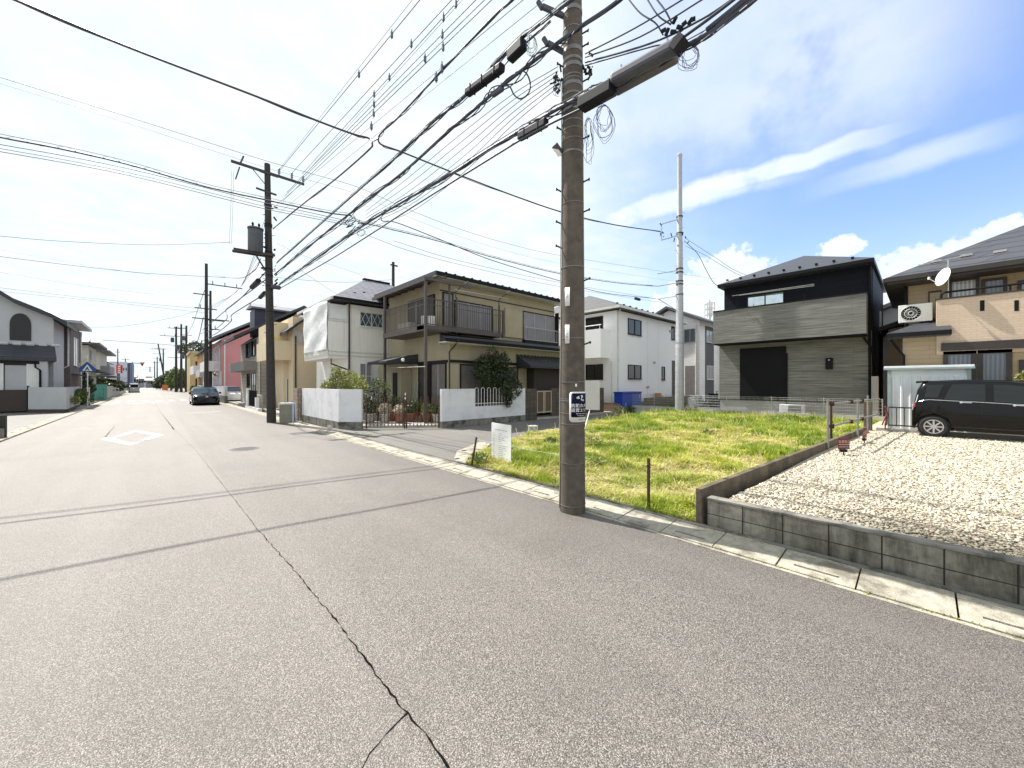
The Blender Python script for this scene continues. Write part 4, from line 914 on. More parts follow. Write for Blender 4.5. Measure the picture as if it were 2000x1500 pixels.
cable([W(px, py, y=21) for px, py in ((-60, 457), (0, 461), (120, 471), (300, 478), (450, 473))], .010, 'thin sagging wire from the left edge to the transformer platform', M_WIRE)
Y4 = T4.y
for pts, r, lab in ((((-60, 493), (0, 501), (140, 518), (280, 533), (403, 540), (440, 541)), .028, 'dark line from the left edge to the arm of the tall far pole'),
                    (((0, 488), (150, 515), (300, 538)), .008, 'faint line fading over the left houses'), (((0, 532), (150, 556), (300, 575)), .011, 'second faint line above the left roofs'),
                    (((0, 562), (200, 585), (395, 603)), .016, 'thin line above the arched window house'), (((-10, 568), (60, 575), (230, 592), (400, 611)), .016, 'lowest of the thin lines passing the arched window roof')):
    cable([W(px, py, y=Y4) for px, py in pts], r, lab, M_WIRE)
cable([W(px, py, y=70) for px, py in ((150, 639), (240, 637), (330, 622), (395, 605))], .02, 'wire sagging from the tile roofed house to the tall far pole', M_WIRE)
cable([W(px, py, y=95) for px, py in ((200, 664), (300, 671), (360, 676), (410, 680))], .04, 'dark line crossing the street in front of the three far poles')
cable([W(px, py, y=22) for px, py in ((532, 541), (620, 549), (690, 551), (768, 546))], .009, 'thin wire from the transformer pole to the pole top behind the roofs', M_WIRE)
cable([W(px, py, y=21.5) for px, py in ((540, 475), (600, 502), (700, 535), (720, 549))], .006, 'faint service wire down to the peak of the sheeted house', M_WIRE)
cable([X(586, 527, 4.2), W(620, 550, y=19), W(658, 575, y=21)], .006, 'faint service wire to the gutter corner of the sheeted house', M_WIRE)
for k in range(3): cable([W(768, 524+k*9, y=40), W(800, 538+k*10, y=36), W(835, 552+k*9, y=30)], .012, ('upper', 'middle', 'lower')[k]+' of three wires slanting down from the pole top behind the roofs', M_WIRE)
# down-street lines from the transformer pole
for pts, r, lab in ((((519, 531), (497, 555), (472, 581), (454, 596), (441, 606), (411, 632), (395, 645)), .030, 'upper thick cable from the transformer pole down the street'),
                    (((519, 546), (489, 569), (468, 584), (450, 598), (441, 606), (444, 620), (436, 630), (423, 641), (408, 647), (390, 652)), .026, 'middle thick cable with a dropped loop, down the street'),
                    (((518, 574), (472, 602), (452, 616), (450, 629), (423, 651), (408, 658), (388, 672)), .030, 'lowest thick cable with a kink, down the street')):
    cable([X(px, py, 4.1) for px, py in pts], r, lab)
single(MB().tube([X(505, 548, 4.08), X(492, 561, 4.08)], .13, 8), 'cable_closure', M_BLACK, 'black closure on the upper cable just left of the transformer pole', 'junction box')
single(MB().tube([X(517, 572, 4.1), X(508, 581, 4.1)], .10, 8), 'cable_closure', M_BLACK, 'black closure on the lowest cable at the transformer pole', 'junction box')
for k in range(5): cable([X(520-k*3, 420+k*22, 4.0), X(470, 560, 4.0), W(425+k*3, 590, f=34), W(405, 600+k*3, f=42)], .008, ('first', 'second', 'third', 'fourth', 'fifth')[k]+' of the thin wires fanning from the transformer pole to the tall far pole', M_WIRE)
cable([W(509, 505, y=20.9), W(503, 520, y=20.9), W(492, 532, y=20.9), W(470, 543, f=24), W(440, 542, f=36), W(407, 540, f=42)], .02, 'bent cable dropping from the transformer platform to the far pole arm')
for x in (452, 456): cable([W(x, 334, y=21), W(x-1, 400, y=21), W(x-4, 476, y=21)], .006, ('left' if x == 452 else 'right')+' of two vertical jumper wires from the crossarm to the platform', M_WIRE)
for px0, py0, px1, py1 in ((344, 650, 325, 700), (364, 660, 345, 690), (403, 560, 364, 660), (403, 600, 366, 690)): pass
cable([W(400, 566, f=43), W(364, 655, f=80), W(322, 690, f=125)], .03, 'long line receding from the tall far pole to the crossed pair', M_WIRE)
cable([W(397, 620, f=40), W(384, 670, f=55), W(364, 700, f=80)], .04, 'drooping line from the tall far pole to the three close-set poles')
# service lines at the right
for pts, lab in ((((1340, 466), (1400, 505), (1440, 530), (1520, 560)), 'upper service wire from the pale pole over the dark house'), (((1338, 480), (1380, 500), (1450, 540), (1560, 580)), 'second service wire from the pale pole over the dark house')):
    cable([W(px, py, f=21.6+(px-1340)*.01) for px, py in pts], .010, lab, M_WIRE)
cable([W(1336, 470, f=21.4), W(1362, 495, f=21.3), W(1378, 525, f=21.2), W(1392, 550, f=21), W(1404, 560, f=21)], .016, 'black drop cable from the pale pole to the eave of the grey house')
# wires on the right of the big pole
for k, (pts, r, lab) in enumerate(((((1143, 105), (1240, 55), (1345, -8)), .009, 'upper thin wire leaving the big pole to the top edge'), (((1143, 112), (1250, 72), (1370, 0), (1400, -20)), .009, 'second thin wire leaving the big pole to the top edge'),
        (((1143, 122), (1270, 85), (1370, 38), (1440, -8)), .011, 'wavy wire leaving the big pole above the grey closure'), (((1143, 128), (1270, 92), (1300, 85), (1350, 45)), .008, 'short wire above the grey closure'))):
    cable([X(px, py, 4.35) for px, py in pts], r, lab)
for k, pts in enumerate((((1225, -5), (1250, 25), (1280, 45), (1295, 68)), ((1262, -5), (1285, 30), (1310, 48)), ((1280, -5), (1300, 22), (1312, 45)))):
    cable([X(px, py, 4.3) for px, py in pts], .009, ('left', 'middle', 'right')[k]+' of three drop wires coming down to the tap cluster right of the big pole')
q = MB(); rr = random.Random(9)
for px, py in ((1292, 62), (1300, 70), (1315, 45), (1322, 52), (1332, 50), (1345, 46), (1348, 40), (1310, 62)):
    c = X(px, py, 4.3); q.tube([c, c+Vector((rr.uniform(-.04, .04), -.05, rr.uniform(-.04, .05)))], .022, 6)
single(q, 'tap_connectors', M_BLACK, 'cluster of black taps where the drop wires meet, above the grey closure', 'connector')
for k, (x0, lab) in enumerate(((1.0, ''),)):
    pass
for i in range(6):
    y0 = 120+i*5; cable([X(1090, y0+10+i*3, 4.22), X(1000, 185+i*12, 4.22), X(900, 262+i*16, 4.22), X(800, 345+i*14, 4.22), X(715, 412+i*7, 4.2)], .005, ('first', 'second', 'third', 'fourth', 'fifth', 'sixth')[i]+' from the top of the six thin wires fanning left from the big pole', M_WIRE)
cable([X(1075, 40, 4.2), X(1010, 100, 4.2), X(985, 128, 4.2)], .010, 'loose wire tangle feeding the hanging closure left of the big pole', strands=4)
cable([X(1007, 142, 4.2), X(1020, 138, 4.2), X(1031, 148, 4.2), X(1036, 168, 4.2), X(1030, 185, 4.2), X(1016, 193, 4.2), X(1004, 185, 4.2), X(996, 170, 4.2), X(985, 168, 4.2), X(970, 178, 4.2)], .012, 'hanging hook-shaped loop of cable left of the big pole')
# coils hanging by the closures
def coil(c, w, h, n, lab, seed, r=.003):
    w *= .8; q = MB(); rg = random.Random(seed)
    for i in range(n):
        a = rg.uniform(.6, 1.1); ph = rg.uniform(0, 6)
        q.tube([c+IR*(w*a*math.sin(t)+.02*math.sin(3*t+ph))+UPV*(h*a*(math.cos(t)-1)/2)+IF*.02*math.sin(t*2+ph) for t in np.linspace(0, 6.28, 20)], r, 4, caps=False)
    single(q, 'wire_coil', M_WIRE, lab, 'wire coil')
coil(X(1038, 70, 4.2), .09, .30, 7, 'loose loops of wire under the left hanging closure', 1); coil(X(1345, 85, 4.2), .13, .28, 7, 'loops of thin wire at the right end of the long grey closure', 2)
coil(X(1180, 205, 4.2), .14, .45, 8, 'thin wires sagging below the black box on the big pole', 3); coil(X(1150, 230, 4.25), .07, .60, 5, 'long narrow loops against the right side of the big pole', 4); coil(X(705, 448, 4.2), .14, .18, 6, 'knot of wire tails on the lower bundle over the street', 5); coil(X(1088, 150, 4.25), .06, .3, 5, 'small loops left of the big pole head', 6)
q = MB(); 
for i in range(16): c = X(rr.uniform(672, 706), rr.uniform(428, 452), 4.2); q.tube([c, c+Vector((rr.uniform(-.1, .1), rr.uniform(-.3, .3), rr.uniform(-.12, .12)))], .012, 5)
single(q, 'tap_connectors', M_BLACK, 'bristling tap cluster on the lower bundle where the cross-street cables end', 'connector')
# closures
def closure(p0, p1, x, w, h, lab, m, rib=0, drop=0, bev=.02):
    A, B = X(*p0, x), X(*p1, x); A.z -= drop; B.z -= drop; t = root('cable_closure', A, lab, 'junction box')
    MB().bar(A, B, w, h).build('case', m, t, bevel=bev); d = (B-A)
    if rib:
        q = MB()
        for i in range(rib): k = (i+.5)/rib; c = A.lerp(B, k); q.bar(c-d*.008, c+d*.008, w*1.08, h*1.08)
        q.build('ribs', m, t)
    q = MB()
    for k in (.15, .85): c = A.lerp(B, k); q.tube([c, c+UPV*(h*.5+.07)], .012, 5)
    q.build('hanger', M_GALV, t); return t
closure((912, 182), (982, 130), 4.12, .13, .13, 'black ribbed cylinder closure on the upper bundle left of the big pole', M_BLACK, rib=3, bev=.03)
closure((995, 112), (1024, 84), 4.12, .14, .17, 'dark square closure hanging next to the ribbed one', M_BLACK)
closure((1014, 268), (1068, 238), 4.2, .10, .12, 'black closure on the lower bundle just left of the big pole', M_BLACK, rib=2)
closure((1135, 206), (1198, 170), 4.12, .17, .14, 'black box closure fixed at the face of the big pole', M_BLACK, bev=.012)
t = closure((1196, 158), (1325, 88), 4.1, .155, .13, 'long grey double closure hanging right of the big pole', M_GREYPAINT, bev=.04)
A, B = X(1200, 176, 4.28), X(1322, 108, 4.28); MB().bar(A, B, .14, .12).build('lower_case', mat('purple_grey', (.10, .09, .11), .5), t, bevel=.03)
A, B = X(1322, 84, 4.08), X(1330, 90, 4.08); MB().bar(A, A.lerp(B, 1.2), .16, .135).build('end_cap', M_BLACK, t)
closure((962, 186), (982, 172), 4.2, .07, .07, 'small grey splice clamp on the middle bundle', M_GREYPAINT, bev=.01)
# ------------------------------------------------------------------ house materials
M_GLASS = mglass('window_glass'); M_GLASSB = mglass('window_glass_blue', (.05, .09, .12), .04)
M_CURT = mcurtain('curtained_glass', (.36, .37, .40), (.13, .135, .15)); M_CURTB = mcurtain('blue_curtained_glass', (.13, .15, .19), (.05, .06, .08)); M_LACE = mcurtain('lace_behind_glass', (.55, .56, .58), (.25, .26, .28))
M_FRD = mat('dark_window_frame', (.016, .014, .013), .5, spec=.2); M_FRS = mat('silver_window_frame', (.50, .50, .50), .4, .4); M_FRW = mat('white_window_frame', (.72, .72, .70), .4)
M_BLK = mat('black_metal_trim', (.009, .009, .011), .55, spec=.15); M_PIPE_W = mat('white_pipe', (.70, .69, .66), .5); M_PIPE_D = mat('brown_pipe', (.035, .028, .026), .5)
M_SHUT = mat('grey_shutter', (.33, .31, .34), .5, .2, c2=(.28, .265, .29)); M_SHUTD = mat('brown_shutter', (.21, .185, .18), .5, .2, c2=(.17, .15, .145))
M_SLATE = mbrick('slate_roof', (.20, .20, .24), (.14, .14, .18), (.035, .035, .045), .45, .14, .02, rough=.6, vs=.8, var=(.15, .15, .18))
M_SLATED = mbrick('dark_slate_roof', (.045, .048, .06), (.036, .04, .05), (.012, .012, .016), .45, .16, .012, rough=.5, vs=.8, var=(.04, .042, .05))
M_SLATEC = mbrick('charcoal_slate_roof', (.10, .10, .105), (.075, .075, .08), (.03, .03, .03), .45, .15, .012, rough=.7, vs=1)
M_CREAMW = mat('cream_stucco', (.64, .59, .47), .9, c2=(.58, .53, .42), sc=1.2, bsc=80, bst=.4, streak=.25); M_BEIGEW = mat('beige_stucco', (.40, .35, .245), .9, c2=(.35, .305, .215), sc=1, bsc=80, bst=.4, streak=.2)
M_IVORY = mat('ivory_siding', (.85, .83, .79), .85, c2=(.79, .77, .73), sc=.8, bsc=60, bst=.3, streak=.35); M_NEWWHITE = mat('new_white_siding', (.86, .85, .865), .8, c2=(.82, .81, .825), sc=.6, bsc=70, bst=.25)
M_FOUND = mat('foundation_concrete', (.42, .41, .39), .9, c2=(.34, .33, .31), sc=2)
def face_box(face, u0, u1, z0, z1, depth, mb=None):
    mb = mb or MB(); return face.box(mb, u0, u1, z0, z1, -depth, 0)
def pipe(pts, r, m, parent, name='drainpipe'): return MB().tube(pts, r, 8).build(name, m, parent, smooth=True)
def snow_guards(pts, parent, m=None):
    for p in pts: MB().box(p[0]-.07, p[0]+.07, p[1]-.05, p[1]+.05, p[2]-.02, p[2]+.045).build('snow_guard', m or M_BLK, parent)
def railing(P0, P1, z0, z1, parent, m, step=.12, name='railing', bw=.022, rw_=.05, mid=None):
    P0 = Vector((P0[0], P0[1], 0)); P1 = Vector((P1[0], P1[1], 0)); d = P1-P0; n = max(2, int(d.length/step)); q = MB()
    q.bar(P0+UPV*z1, P1+UPV*z1, rw_, .04); q.bar(P0+UPV*(z0+.03), P1+UPV*(z0+.03), .03, .04)
    if mid: q.bar(P0+UPV*mid, P1+UPV*mid, .03, .03)
    for i in range(n+1): p = P0.lerp(P1, i/n); q.bar(p+UPV*z0, p+UPV*z1, bw)
    return q.build(name, m, parent)
def ac_unit(c, label, rz=0, parent=None):
    t = root('air_conditioner', c, label, 'air conditioner', rotz=rz, local=True)
    MB().box(-.4, .4, -.15, .15, .05, .65).build('case', M_WHITEP, t, bevel=.015); MB().box(-.35, -.25, -.14, .14, 0, .05).box(.25, .35, -.14, .14, 0, .05).build('feet', M_BLK, t)
    q = MB(); q.lathe([(.25, -.152), (.25, -.156), (.0, -.156)], (-.1, 0, .35), 28, 'y'); q.build('fan_opening', M_BLK, t)
    g = MB()
    for i in range(18): a = i*math.pi/9; g.bar((-.1+.05*math.cos(a), -.162, .35+.05*math.sin(a)), (-.1+.24*math.cos(a), -.162, .35+.24*math.sin(a)), .008, .006)
    for r_ in (.06, .15, .245):
        g.tube([(-.1+r_*math.cos(a), -.164, .35+r_*math.sin(a)) for a in np.linspace(0, 6.283, 25)], .006, 4, caps=False)
    g.build('grille', M_WHITEP, t); return t
# ------------------------------------------------------------------ house with the roofed balcony, on the street corner
H = root('house', (13, 17, 0), 'beige two storey house with a brown roofed balcony and grey shutters, behind the white walls', 'house')
YL, YU, XL = 14.75, 15.6, 9.9
XR = 18.2; fL, fU, fX = Face('y', YL), Face('y', YU), Face('x', XL)
wall = MB(); wall.box(XL, XR, YL, 21.0, .0, 4.0); wall.build('lower_wall', M_BEIGEW, H)
wall = MB(); wall.box(XL, XR, YU, 21.0, 4.001, 6.75); wall.build('upper_wall', M_BEIGEW, H)
rf = hip_roof(9.3, XR+.65, 14.98, 21.6, 6.95, 7.75, ((12.5, 18.2), (15.5, 18.2)), .17); roof = rf.build('roof', mat('dark_metal_roof', (.05, .05, .065), .45, .1, c2=(.04, .04, .05)), H)
q = MB()
for i in range(18): x = 9.9+i*.5; q.box(x-.04, x+.04, 15.0, 15.1, 6.95, 7.01)
q.build('roof_ribs', M_BLK, roof); MB().box(9.3, XR+.65, 14.90, 14.975, 6.76, 6.93).build('gutter', M_BLK, roof)
MB().box(9.35, XR+.6, 15.0, 15.6, 6.72, 6.775).build('soffit', mat('pale_soffit', (.55, .53, .5), .8), roof)
pr = MB()   # pent roof between the storeys
pr.add([(9.25, 14.1, 3.82), (18.9, 14.1, 3.82), (18.9, YU, 4.22), (9.9, YU, 4.22), (9.25, 14.1, 3.70), (18.9, 14.1, 3.70), (18.9, YU, 3.70), (9.9, YU, 3.70)], [(0, 1, 2, 3), (7, 6, 5, 4), (0, 4, 5, 1), (1, 5, 6, 2), (2, 6, 7, 3), (3, 7, 4, 0)])
pent = pr.build('pent_roof', M_SLATED, H); MB().box(9.2, 18.95, 14.02, 14.095, 3.68, 3.82).build('gutter', M_BLK, pent)
MB().box(9.3, 18.9, 14.12, YL-.003, 3.64, 3.698).build('soffit', mat('pale_soffit2', (.6, .58, .55), .8), pent)
# upper windows
shutter(fU, fU.rect(887, 586, 961, 648), H, M_FRD, M_SHUT, mull=2)
shutter(fU, (10.05, fU.u(886)-.05, 4.5, 6.2), H, M_FRD, M_SHUT, mull=0)
shutter(fU, fU.rect(1020, 607, 1084, 664), H, M_FRD, M_SHUT, mull=2)
q = MB(); fU.box(q, fU.u(984), fU.u(1018), fU.z(984, 658), fU.z(984, 602), 0, .12); q.build('shutter_box', M_BEIGEW, H)
q = MB(); fU.box(q, XL, XR, 6.24, 6.30, 0, .03); q.build('trim', M_PIPE_D, H)
a, b = fU.u(1020), fU.u(1084); railing((a, YU-.22), (b, YU-.22), fU.z(1020, 664), fU.z(1020, 639), H, M_FRS, .14, 'window_railing', .02)
q = MB(); q.box(a-.02, b+.02, YU-.26, YU, fU.z(1020, 670), fU.z(1020, 665)).box(b, b+.06, YU-.26, YU, fU.z(1020, 670), fU.z(1020, 600)); q.build('window_box', M_FRD, H)
# lower windows
shutter(fL, (XL+.55, XL+1.9, .55, 2.75), H, M_FRD, M_SHUTD, mull=0); shutter(fL, (11.9, 14.2, .9, 2.7), H, M_FRD, M_SHUTD, mull=1)
ra = fX.rect(835, 815, 877, 705); shutter(fX, (15.0, 16.3, .35, 2.8), H, M_FRD, M_SHUTD, mull=1)
shutter(fX, (16.6, 17.5, .35, 2.8), H, M_FRD, mat('dark_louvre', (.06, .055, .05), .6), mull=0, pitch=.09)
q = MB(); fX.box(q, 14.9, 17.6, 2.81, 2.93, 0, .08); fL.box(q, XL, 14.4, 2.81, 2.93, 0, .08); fX.box(q, 16.38, 16.52, .1, 2.8, 0, .06); q.build('lintel', M_FRD, H)
# porch with a tiled hood, dark recess
q = MB(); q.box(14.9, 18.1, 14.2, YL-.002, .1, 2.7); q.build('porch', mat('dark_wood_lattice', (.05, .038, .03), .8, c2=(.03, .024, .02), sc=6, stretch=(6, 6, .3)), H)
hd = MB(); x0, x1 = fL.u(1003)+.1, 18.4; hd.add([(x0, 13.6, 2.75), (x1, 13.6, 2.75), (x1-.2, YL, 3.35), (x0+.1, YL, 3.35), (x0, 13.6, 2.65), (x1, 13.6, 2.65), (x1-.2, YL, 2.65), (x0+.1, YL, 2.65)], [(0, 1, 2, 3), (7, 6, 5, 4), (0, 4, 5, 1), (1, 5, 6, 2), (2, 6, 7, 3), (3, 7, 4, 0)])
hood = hd.build('porch_roof', M_SLATED, H); q = MB()
for i in range(16): x = x0+.1+i*(x1-x0-.2)/15; q.tube([(x, 13.62, 2.78), (x*.985+.24, YL-.02, 3.38)], .045, 6)
q.build('tile_rolls', M_SLATEC, hood)
shutter(fX, (16.0, 18.6, 4.5, 6.15), H, M_FRD, mat('dark_upper_shutter', (.10, .095, .10), .6), mull=2)
# balcony: posts, floor, rails, polycarbonate canopy
M_BAL = mat('brown_balcony', (.085, .068, .062), .5, .1, c2=(.07, .056, .052)); XB, YB = 8.75, 14.92
bal = MB().box(XB-.05, XL-.002, YB, 19.1, 4.18, 4.42).box(XB-.05, 13.2, YB-.05, YU-.002, 4.24, 4.43).build('balcony_floor', M_BAL, H)
for (x, y, zt) in ((XB, YB, 6.45), (XB, 18.98, 6.45)): MB().box(x-.055, x+.055, y-.055, y+.055, .02, zt).build('balcony_post', M_BAL, H)
railing((XB, YB), (XB, 18.98), 4.45, 5.62, H, M_BAL, .13, 'balcony_railing', mid=5.35); railing((XB, YB), (fU.u(984)-.6, YB), 4.45, 5.62, H, M_BAL, .12, 'balcony_railing', mid=5.35)
for px in (878, 892, 975, 982):
    x = Face('y', YB).u(px); MB().box(x-.035, x+.035, YB-.03, YB+.04, 4.2, 6.5 if px == 878 else 5.9 if px in (892, 975) else 5.65).build('balcony_post', M_BAL, H)
q = MB(); q.box(XB-.08, XB, YB-.1, 20.4, 6.36, 6.5).box(XB-.08, 11.2, YB-.12, YB-.05, 6.40, 6.52)
for i in range(8): y = YB+.1+i*.75; q.bar((XB, y, 6.42), (XL, y, 6.72), .05)
for x in (9.0, 9.45): q.box(x-.02, x+.02, YB, 20.4, 6.50+(x-XB)*.26, 6.53+(x-XB)*.26)
cn = q.build('canopy_frame', M_BAL, H); cs = MB().add([(XB-.02, YB-.05, 6.515), (XL, YB-.05, 6.815), (XL, 20.4, 6.815), (XB-.02, 20.4, 6.515), (XB-.02, YB-.05, 6.521), (XL, YB-.05, 6.821), (XL, 20.4, 6.821), (XB-.02, 20.4, 6.521)], [(3, 2, 1, 0), (4, 5, 6, 7), (0, 1, 5, 4), (1, 2, 6, 5), (2, 3, 7, 6), (3, 0, 4, 7)])
m_, nt_, b_ = _new('smoky_polycarbonate'); b_.inputs['Base Color'].default_value = (.30, .26, .28, 1); b_.inputs['Roughness'].default_value = .35; b_.inputs['Alpha'].default_value = .62; cs.build('canopy_sheet', m_, cn)
for px in (890, 974): # curved arms carrying the laundry pole
    x = Face('y', YB).u(px); pipe([(x, YB, 5.85), (x-.02, YB-.05, 6.15), (x+.12, YB-.18, 6.33), (x+.45, YB-.4, 6.62)], .03, M_BAL, H, 'laundry_arm')
t = single(MB().tube([W(888, 566, y=YB-.2), W(991, 583, y=YB-.2)], .018, 8), 'laundry_pole', M_FRS, 'long pale laundry pole held by curved arms outside the balcony', 'laundry pole')
single(MB().tube([W(759, 719, x=XB-.1), W(830, 716, x=XB-.1)], .018, 8), 'laundry_pole', M_FRS, 'short pale laundry pole hung below the brown balcony', 'laundry pole')
pipe([(XL-.05, YL-.75, 3.75), (XL+.02, YL-.3, 3.5), (XL-.06, YL-.06, 3.3), (XL-.06, YL-.06, .1)], .035, M_PIPE_D, H)
# side lean-to roof to the left with lamp
q = MB(); q.add([(8.2, 17.6, 2.95), (8.2, 19.9, 2.95), (9.9, 19.9, 3.35), (9.9, 17.6, 3.35), (8.2, 17.6, 2.85), (8.2, 19.9, 2.85), (9.9, 19.9, 2.85), (9.9, 17.6, 2.85)], [(0, 1, 2, 3), (7, 6, 5, 4), (0, 4, 5, 1), (1, 5, 6, 2), (2, 6, 7, 3), (3, 7, 4, 0)]); q.build('lean_to_roof', M_SLATED, H)
MB().box(9.3, 9.89, 18.3, 21, 0, 2.85).build('side_wall', M_BEIGEW, H); MB().box(9.27, 9.299, 18.7, 19.2, .1, 2.4).build('side_door', M_FRD, H)
c = W(787, 703, x=8.6); MB().lathe([(.0, -.09), (.07, -.06), (.09, 0), (.07, .06), (0, .09)], c, 14).build('lamp', M_WHITEP, H, smooth=True)
# things on the balcony
single(MB().lathe([(.2, 0), (.21, .5), (.2, .56), (.0, .57)], (9.3, 15.9, 4.43), 18).lathe([(.17, 0), (.17, .5), (.0, .52)], (9.35, 15.4, 4.43), 18), 'storage_tub', M_WHITEP, 'white tubs standing on the balcony floor behind the corner post', 'tub')
single(MB().box(9.1, 9.5, 17.1, 18.3, 4.43, 4.85), 'storage_box', mat('pale_box', (.55, .52, .47), .7), 'low pale box on the balcony near its far end', 'box', bevel=.03)
# ------------------------------------------------------------------ house with the sheeted balcony
Y2 = 21.5; f2 = Face('y', Y2); X2 = f2.u(679); x2e = 14.4
H2 = root('house', (11, 24, 0), 'ivory two storey house with white sheeting over its balcony, left of the balcony house', 'house')
MB().box(X2, x2e, Y2, 27, 0, 6.2).build('wall', M_IVORY, H2); fb = Face('x', f2.u(641)); yb1 = fb.u(595)
bz0, bz1 = f2.z(641, 699), f2.z(641, 626)
sheet = MB().box(fb.c, X2-.002, Y2, yb1, bz0, bz1).build('balcony', M_IVORY, H2)
rr = random.Random(5)
def drape(x, y0, y1, z0, z1, name, parent, m, seed, amp=.05, nx=40, nz=30):
    V = []; F = []
    for i in range(nx+1):
        for j in range(nz+1):
            u, v = i/nx, j/nz; y = y0+(y1-y0)*u; z = z0+(z1-z0)*v+.1*math.sin(u*3.1)*(v > .98)
            V.append((x-amp*(1+math.sin(u*9+v*4+seed)*.8+math.sin(u*23-v*6)*.4+math.sin(v*13+u*7)*.5), y, z))
    for i in range(nx):
        for j in range(nz): a = i*(nz+1)+j; F.append((a, a+nz+1, a+nz+2, a+1))
    o = MB().add(V, F).build(name, m, parent, smooth=2); s = o.modifiers.new('thickness', 'SOLIDIFY'); s.thickness = .006; return o
M_SHEET = mat('white_sheeting', (.80, .80, .80), .6, c2=(.72, .73, .74), sc=2, bsc=4, bst=.6, bd=.06)
drape(fb.c-.02, Y2+.02, yb1, bz0+.42, 6.2, 'sheeting', H2, M_SHEET, 1, .03)
q = MB(); q.box(fb.c-.015, fb.c+.01, Y2, yb1, bz0+.1, bz0+.16).box(fb.c-.03, fb.c+.01, Y2-.03, yb1, bz0+.22, bz0+.5).box(fb.c-.02, x2e, Y2-.03, Y2-.002, bz0+.14, bz0+.2).box(fb.c-.02, x2e, Y2-.03, Y2-.002, bz0+.34, bz0+.4); q.build('belt_moulding', mat('ivory_trim', (.70, .69, .64), .7), H2)
q = MB(); q.box(f2.u(644), f2.u(678), Y2+.02, Y2+.05, f2.z(644, 621), f2.z(644, 592)); q.build('side_sheet', M_SHEET, H2)
for px in (643, 678): x = f2.u(px); MB().box(x-.03, x+.03, Y2-.01, Y2+.05, bz1, 6.15).build('balcony_post', M_PIPE_W, H2)
MB().box(f2.u(643), X2, Y2-.03, Y2+.06, bz1, bz1+.12).build('balcony_cap', M_PIPE_W, H2)
rf2 = hip_roof(fb.c+.1, x2e+.6, Y2-.5, 27.6, 6.42, 8.5, ((9.9, 24.3), (11.3, 24.3)), .12); r2 = rf2.build('roof', M_SLATE, H2)
MB().box(fb.c+.1, x2e+.6, Y2-.59, Y2-.505, 6.28, 6.42).build('gutter', M_BLK, r2); MB().box(fb.c+.0, fb.c+.095, Y2-.5, 27.6, 6.28, 6.42).build('gutter', M_PIPE_W, r2)
MB().box(9.75, 11.5, 24.15, 24.45, 8.44, 8.54).build('ridge_cap', M_BLK, r2)
snow_guards([(8.3+i*.62, Y2+.4+(.25 if i % 2 else 0), 6.95+(.09*1.9 if i % 2 else 0)) for i in range(9)], r2)
window(f2, f2.rect(702, 608, 748, 637), H2, M_FRW, M_GLASSB, mull=1); 
q = MB(); u0, u1, z0, z1 = f2.rect(702, 608, 748, 637)
for k in range(4):
    a = u0+(u1-u0)*k/4; b = a+(u1-u0)/4
    q.bar((a, Y2-.025, z0+.05), (b, Y2-.025, z1-.05), .025, .02); q.bar((a, Y2-.025, z1-.05), (b, Y2-.025, z0+.05), .025, .02)
q.build('lattice', M_FRW, H2)
window(f2, f2.rect(702, 709, 727, 760), H2, M_FRW, M_CURT, mull=1, trans=.5)
f2x = Face('x', X2); window(f2x, (22.2, 24.0, .4, 2.5), H2, M_FRW, M_CURT, mull=1)
window(f2, (X2+.1, X2+.7, 1, 2.6), H2, M_FRW, M_CURT, mull=0) if False else None
pipe([f2.pt(X2+.06, 6.3, .1), f2.pt(X2+.06, 5.9, .08), f2.pt(X2+.06, .1, .06)], .045, M_PIPE_D, H2)
pipe([f2.pt(f2.u(646), bz0-.05, .06), f2.pt(f2.u(646), bz0-.3, .06), f2.pt(X2+.02, bz0-.62, .06)], .04, M_PIPE_D, H2)
# cream house behind pole 2
Y3 = 28.5; f3 = Face('y', Y3)
H3_ = root('house', (10, 31, 0), 'cream house with a steep dark edged lean roof, beside the sheeted house', 'house')
xa, xb = f3.u(528), f3.u(572); x3e = 15
M_CREAM2 = mat('cream_render', (.66, .55, .38), .9, c2=(.6, .5, .35), sc=.7, bsc=40)
MB().box(xb, x3e, Y3, 35, 0, 6.3).build('wall', M_CREAM2, H3_); MB().box(xa, xb-.002, Y3+.3, 33, f3.z(544, 702), f3.z(544, 664)).build('balcony', M_CREAM2, H3_)
MB().box(xa+1.0, xb-.002, Y3+1.2, 34, 0, f3.z(544, 702)-.002).build('porch_wall', M_CREAM2, H3_)
MB().box(xa+.3, xb-.002, Y3+1.3, 34, f3.z(544, 664)+.002, 6.0).build('upper_wall', M_CREAM2, H3_)
window(Face('y', Y3+1.2), (xa+1.15, xa+1.9, .5, 2.2), H3_, M_FRW, M_CURT, mull=1)
p0, p1 = W(558, 646, y=Y3-.3), W(603, 615, y=Y3-.3)
q = MB(); xx0, zz0, xx1, zz1 = p0.x, p0.z, p1.x+1.4, p1.z+(p1.z-p0.z)*1.4/(p1.x-p0.x)
q.add([(xx0, Y3-.4, zz0-.2), (xx1, Y3-.4, zz1-.2), (xx1, 34, zz1-.2), (xx0, 34, zz0-.2), (xx0, Y3-.4, zz0), (xx1, Y3-.4, zz1), (xx1, 34, zz1), (xx0, 34, zz0)], [(3, 2, 1, 0), (4, 5, 6, 7), (0, 1, 5, 4), (1, 2, 6, 5), (2, 3, 7, 6), (3, 0, 4, 7)]); q.build('roof', M_SLATED, H3_)
r_ = f3.rect(575, 644, 594, 670); window(f3, r_, H3_, M_FRS, mat('frosted_pane', (.55, .52, .5), .4), mull=2, trans=.5)
pipe([f3.pt(xb+.15, 5, .06), f3.pt(xb+.15, .2, .06)], .05, M_PIPE_D, H3_)
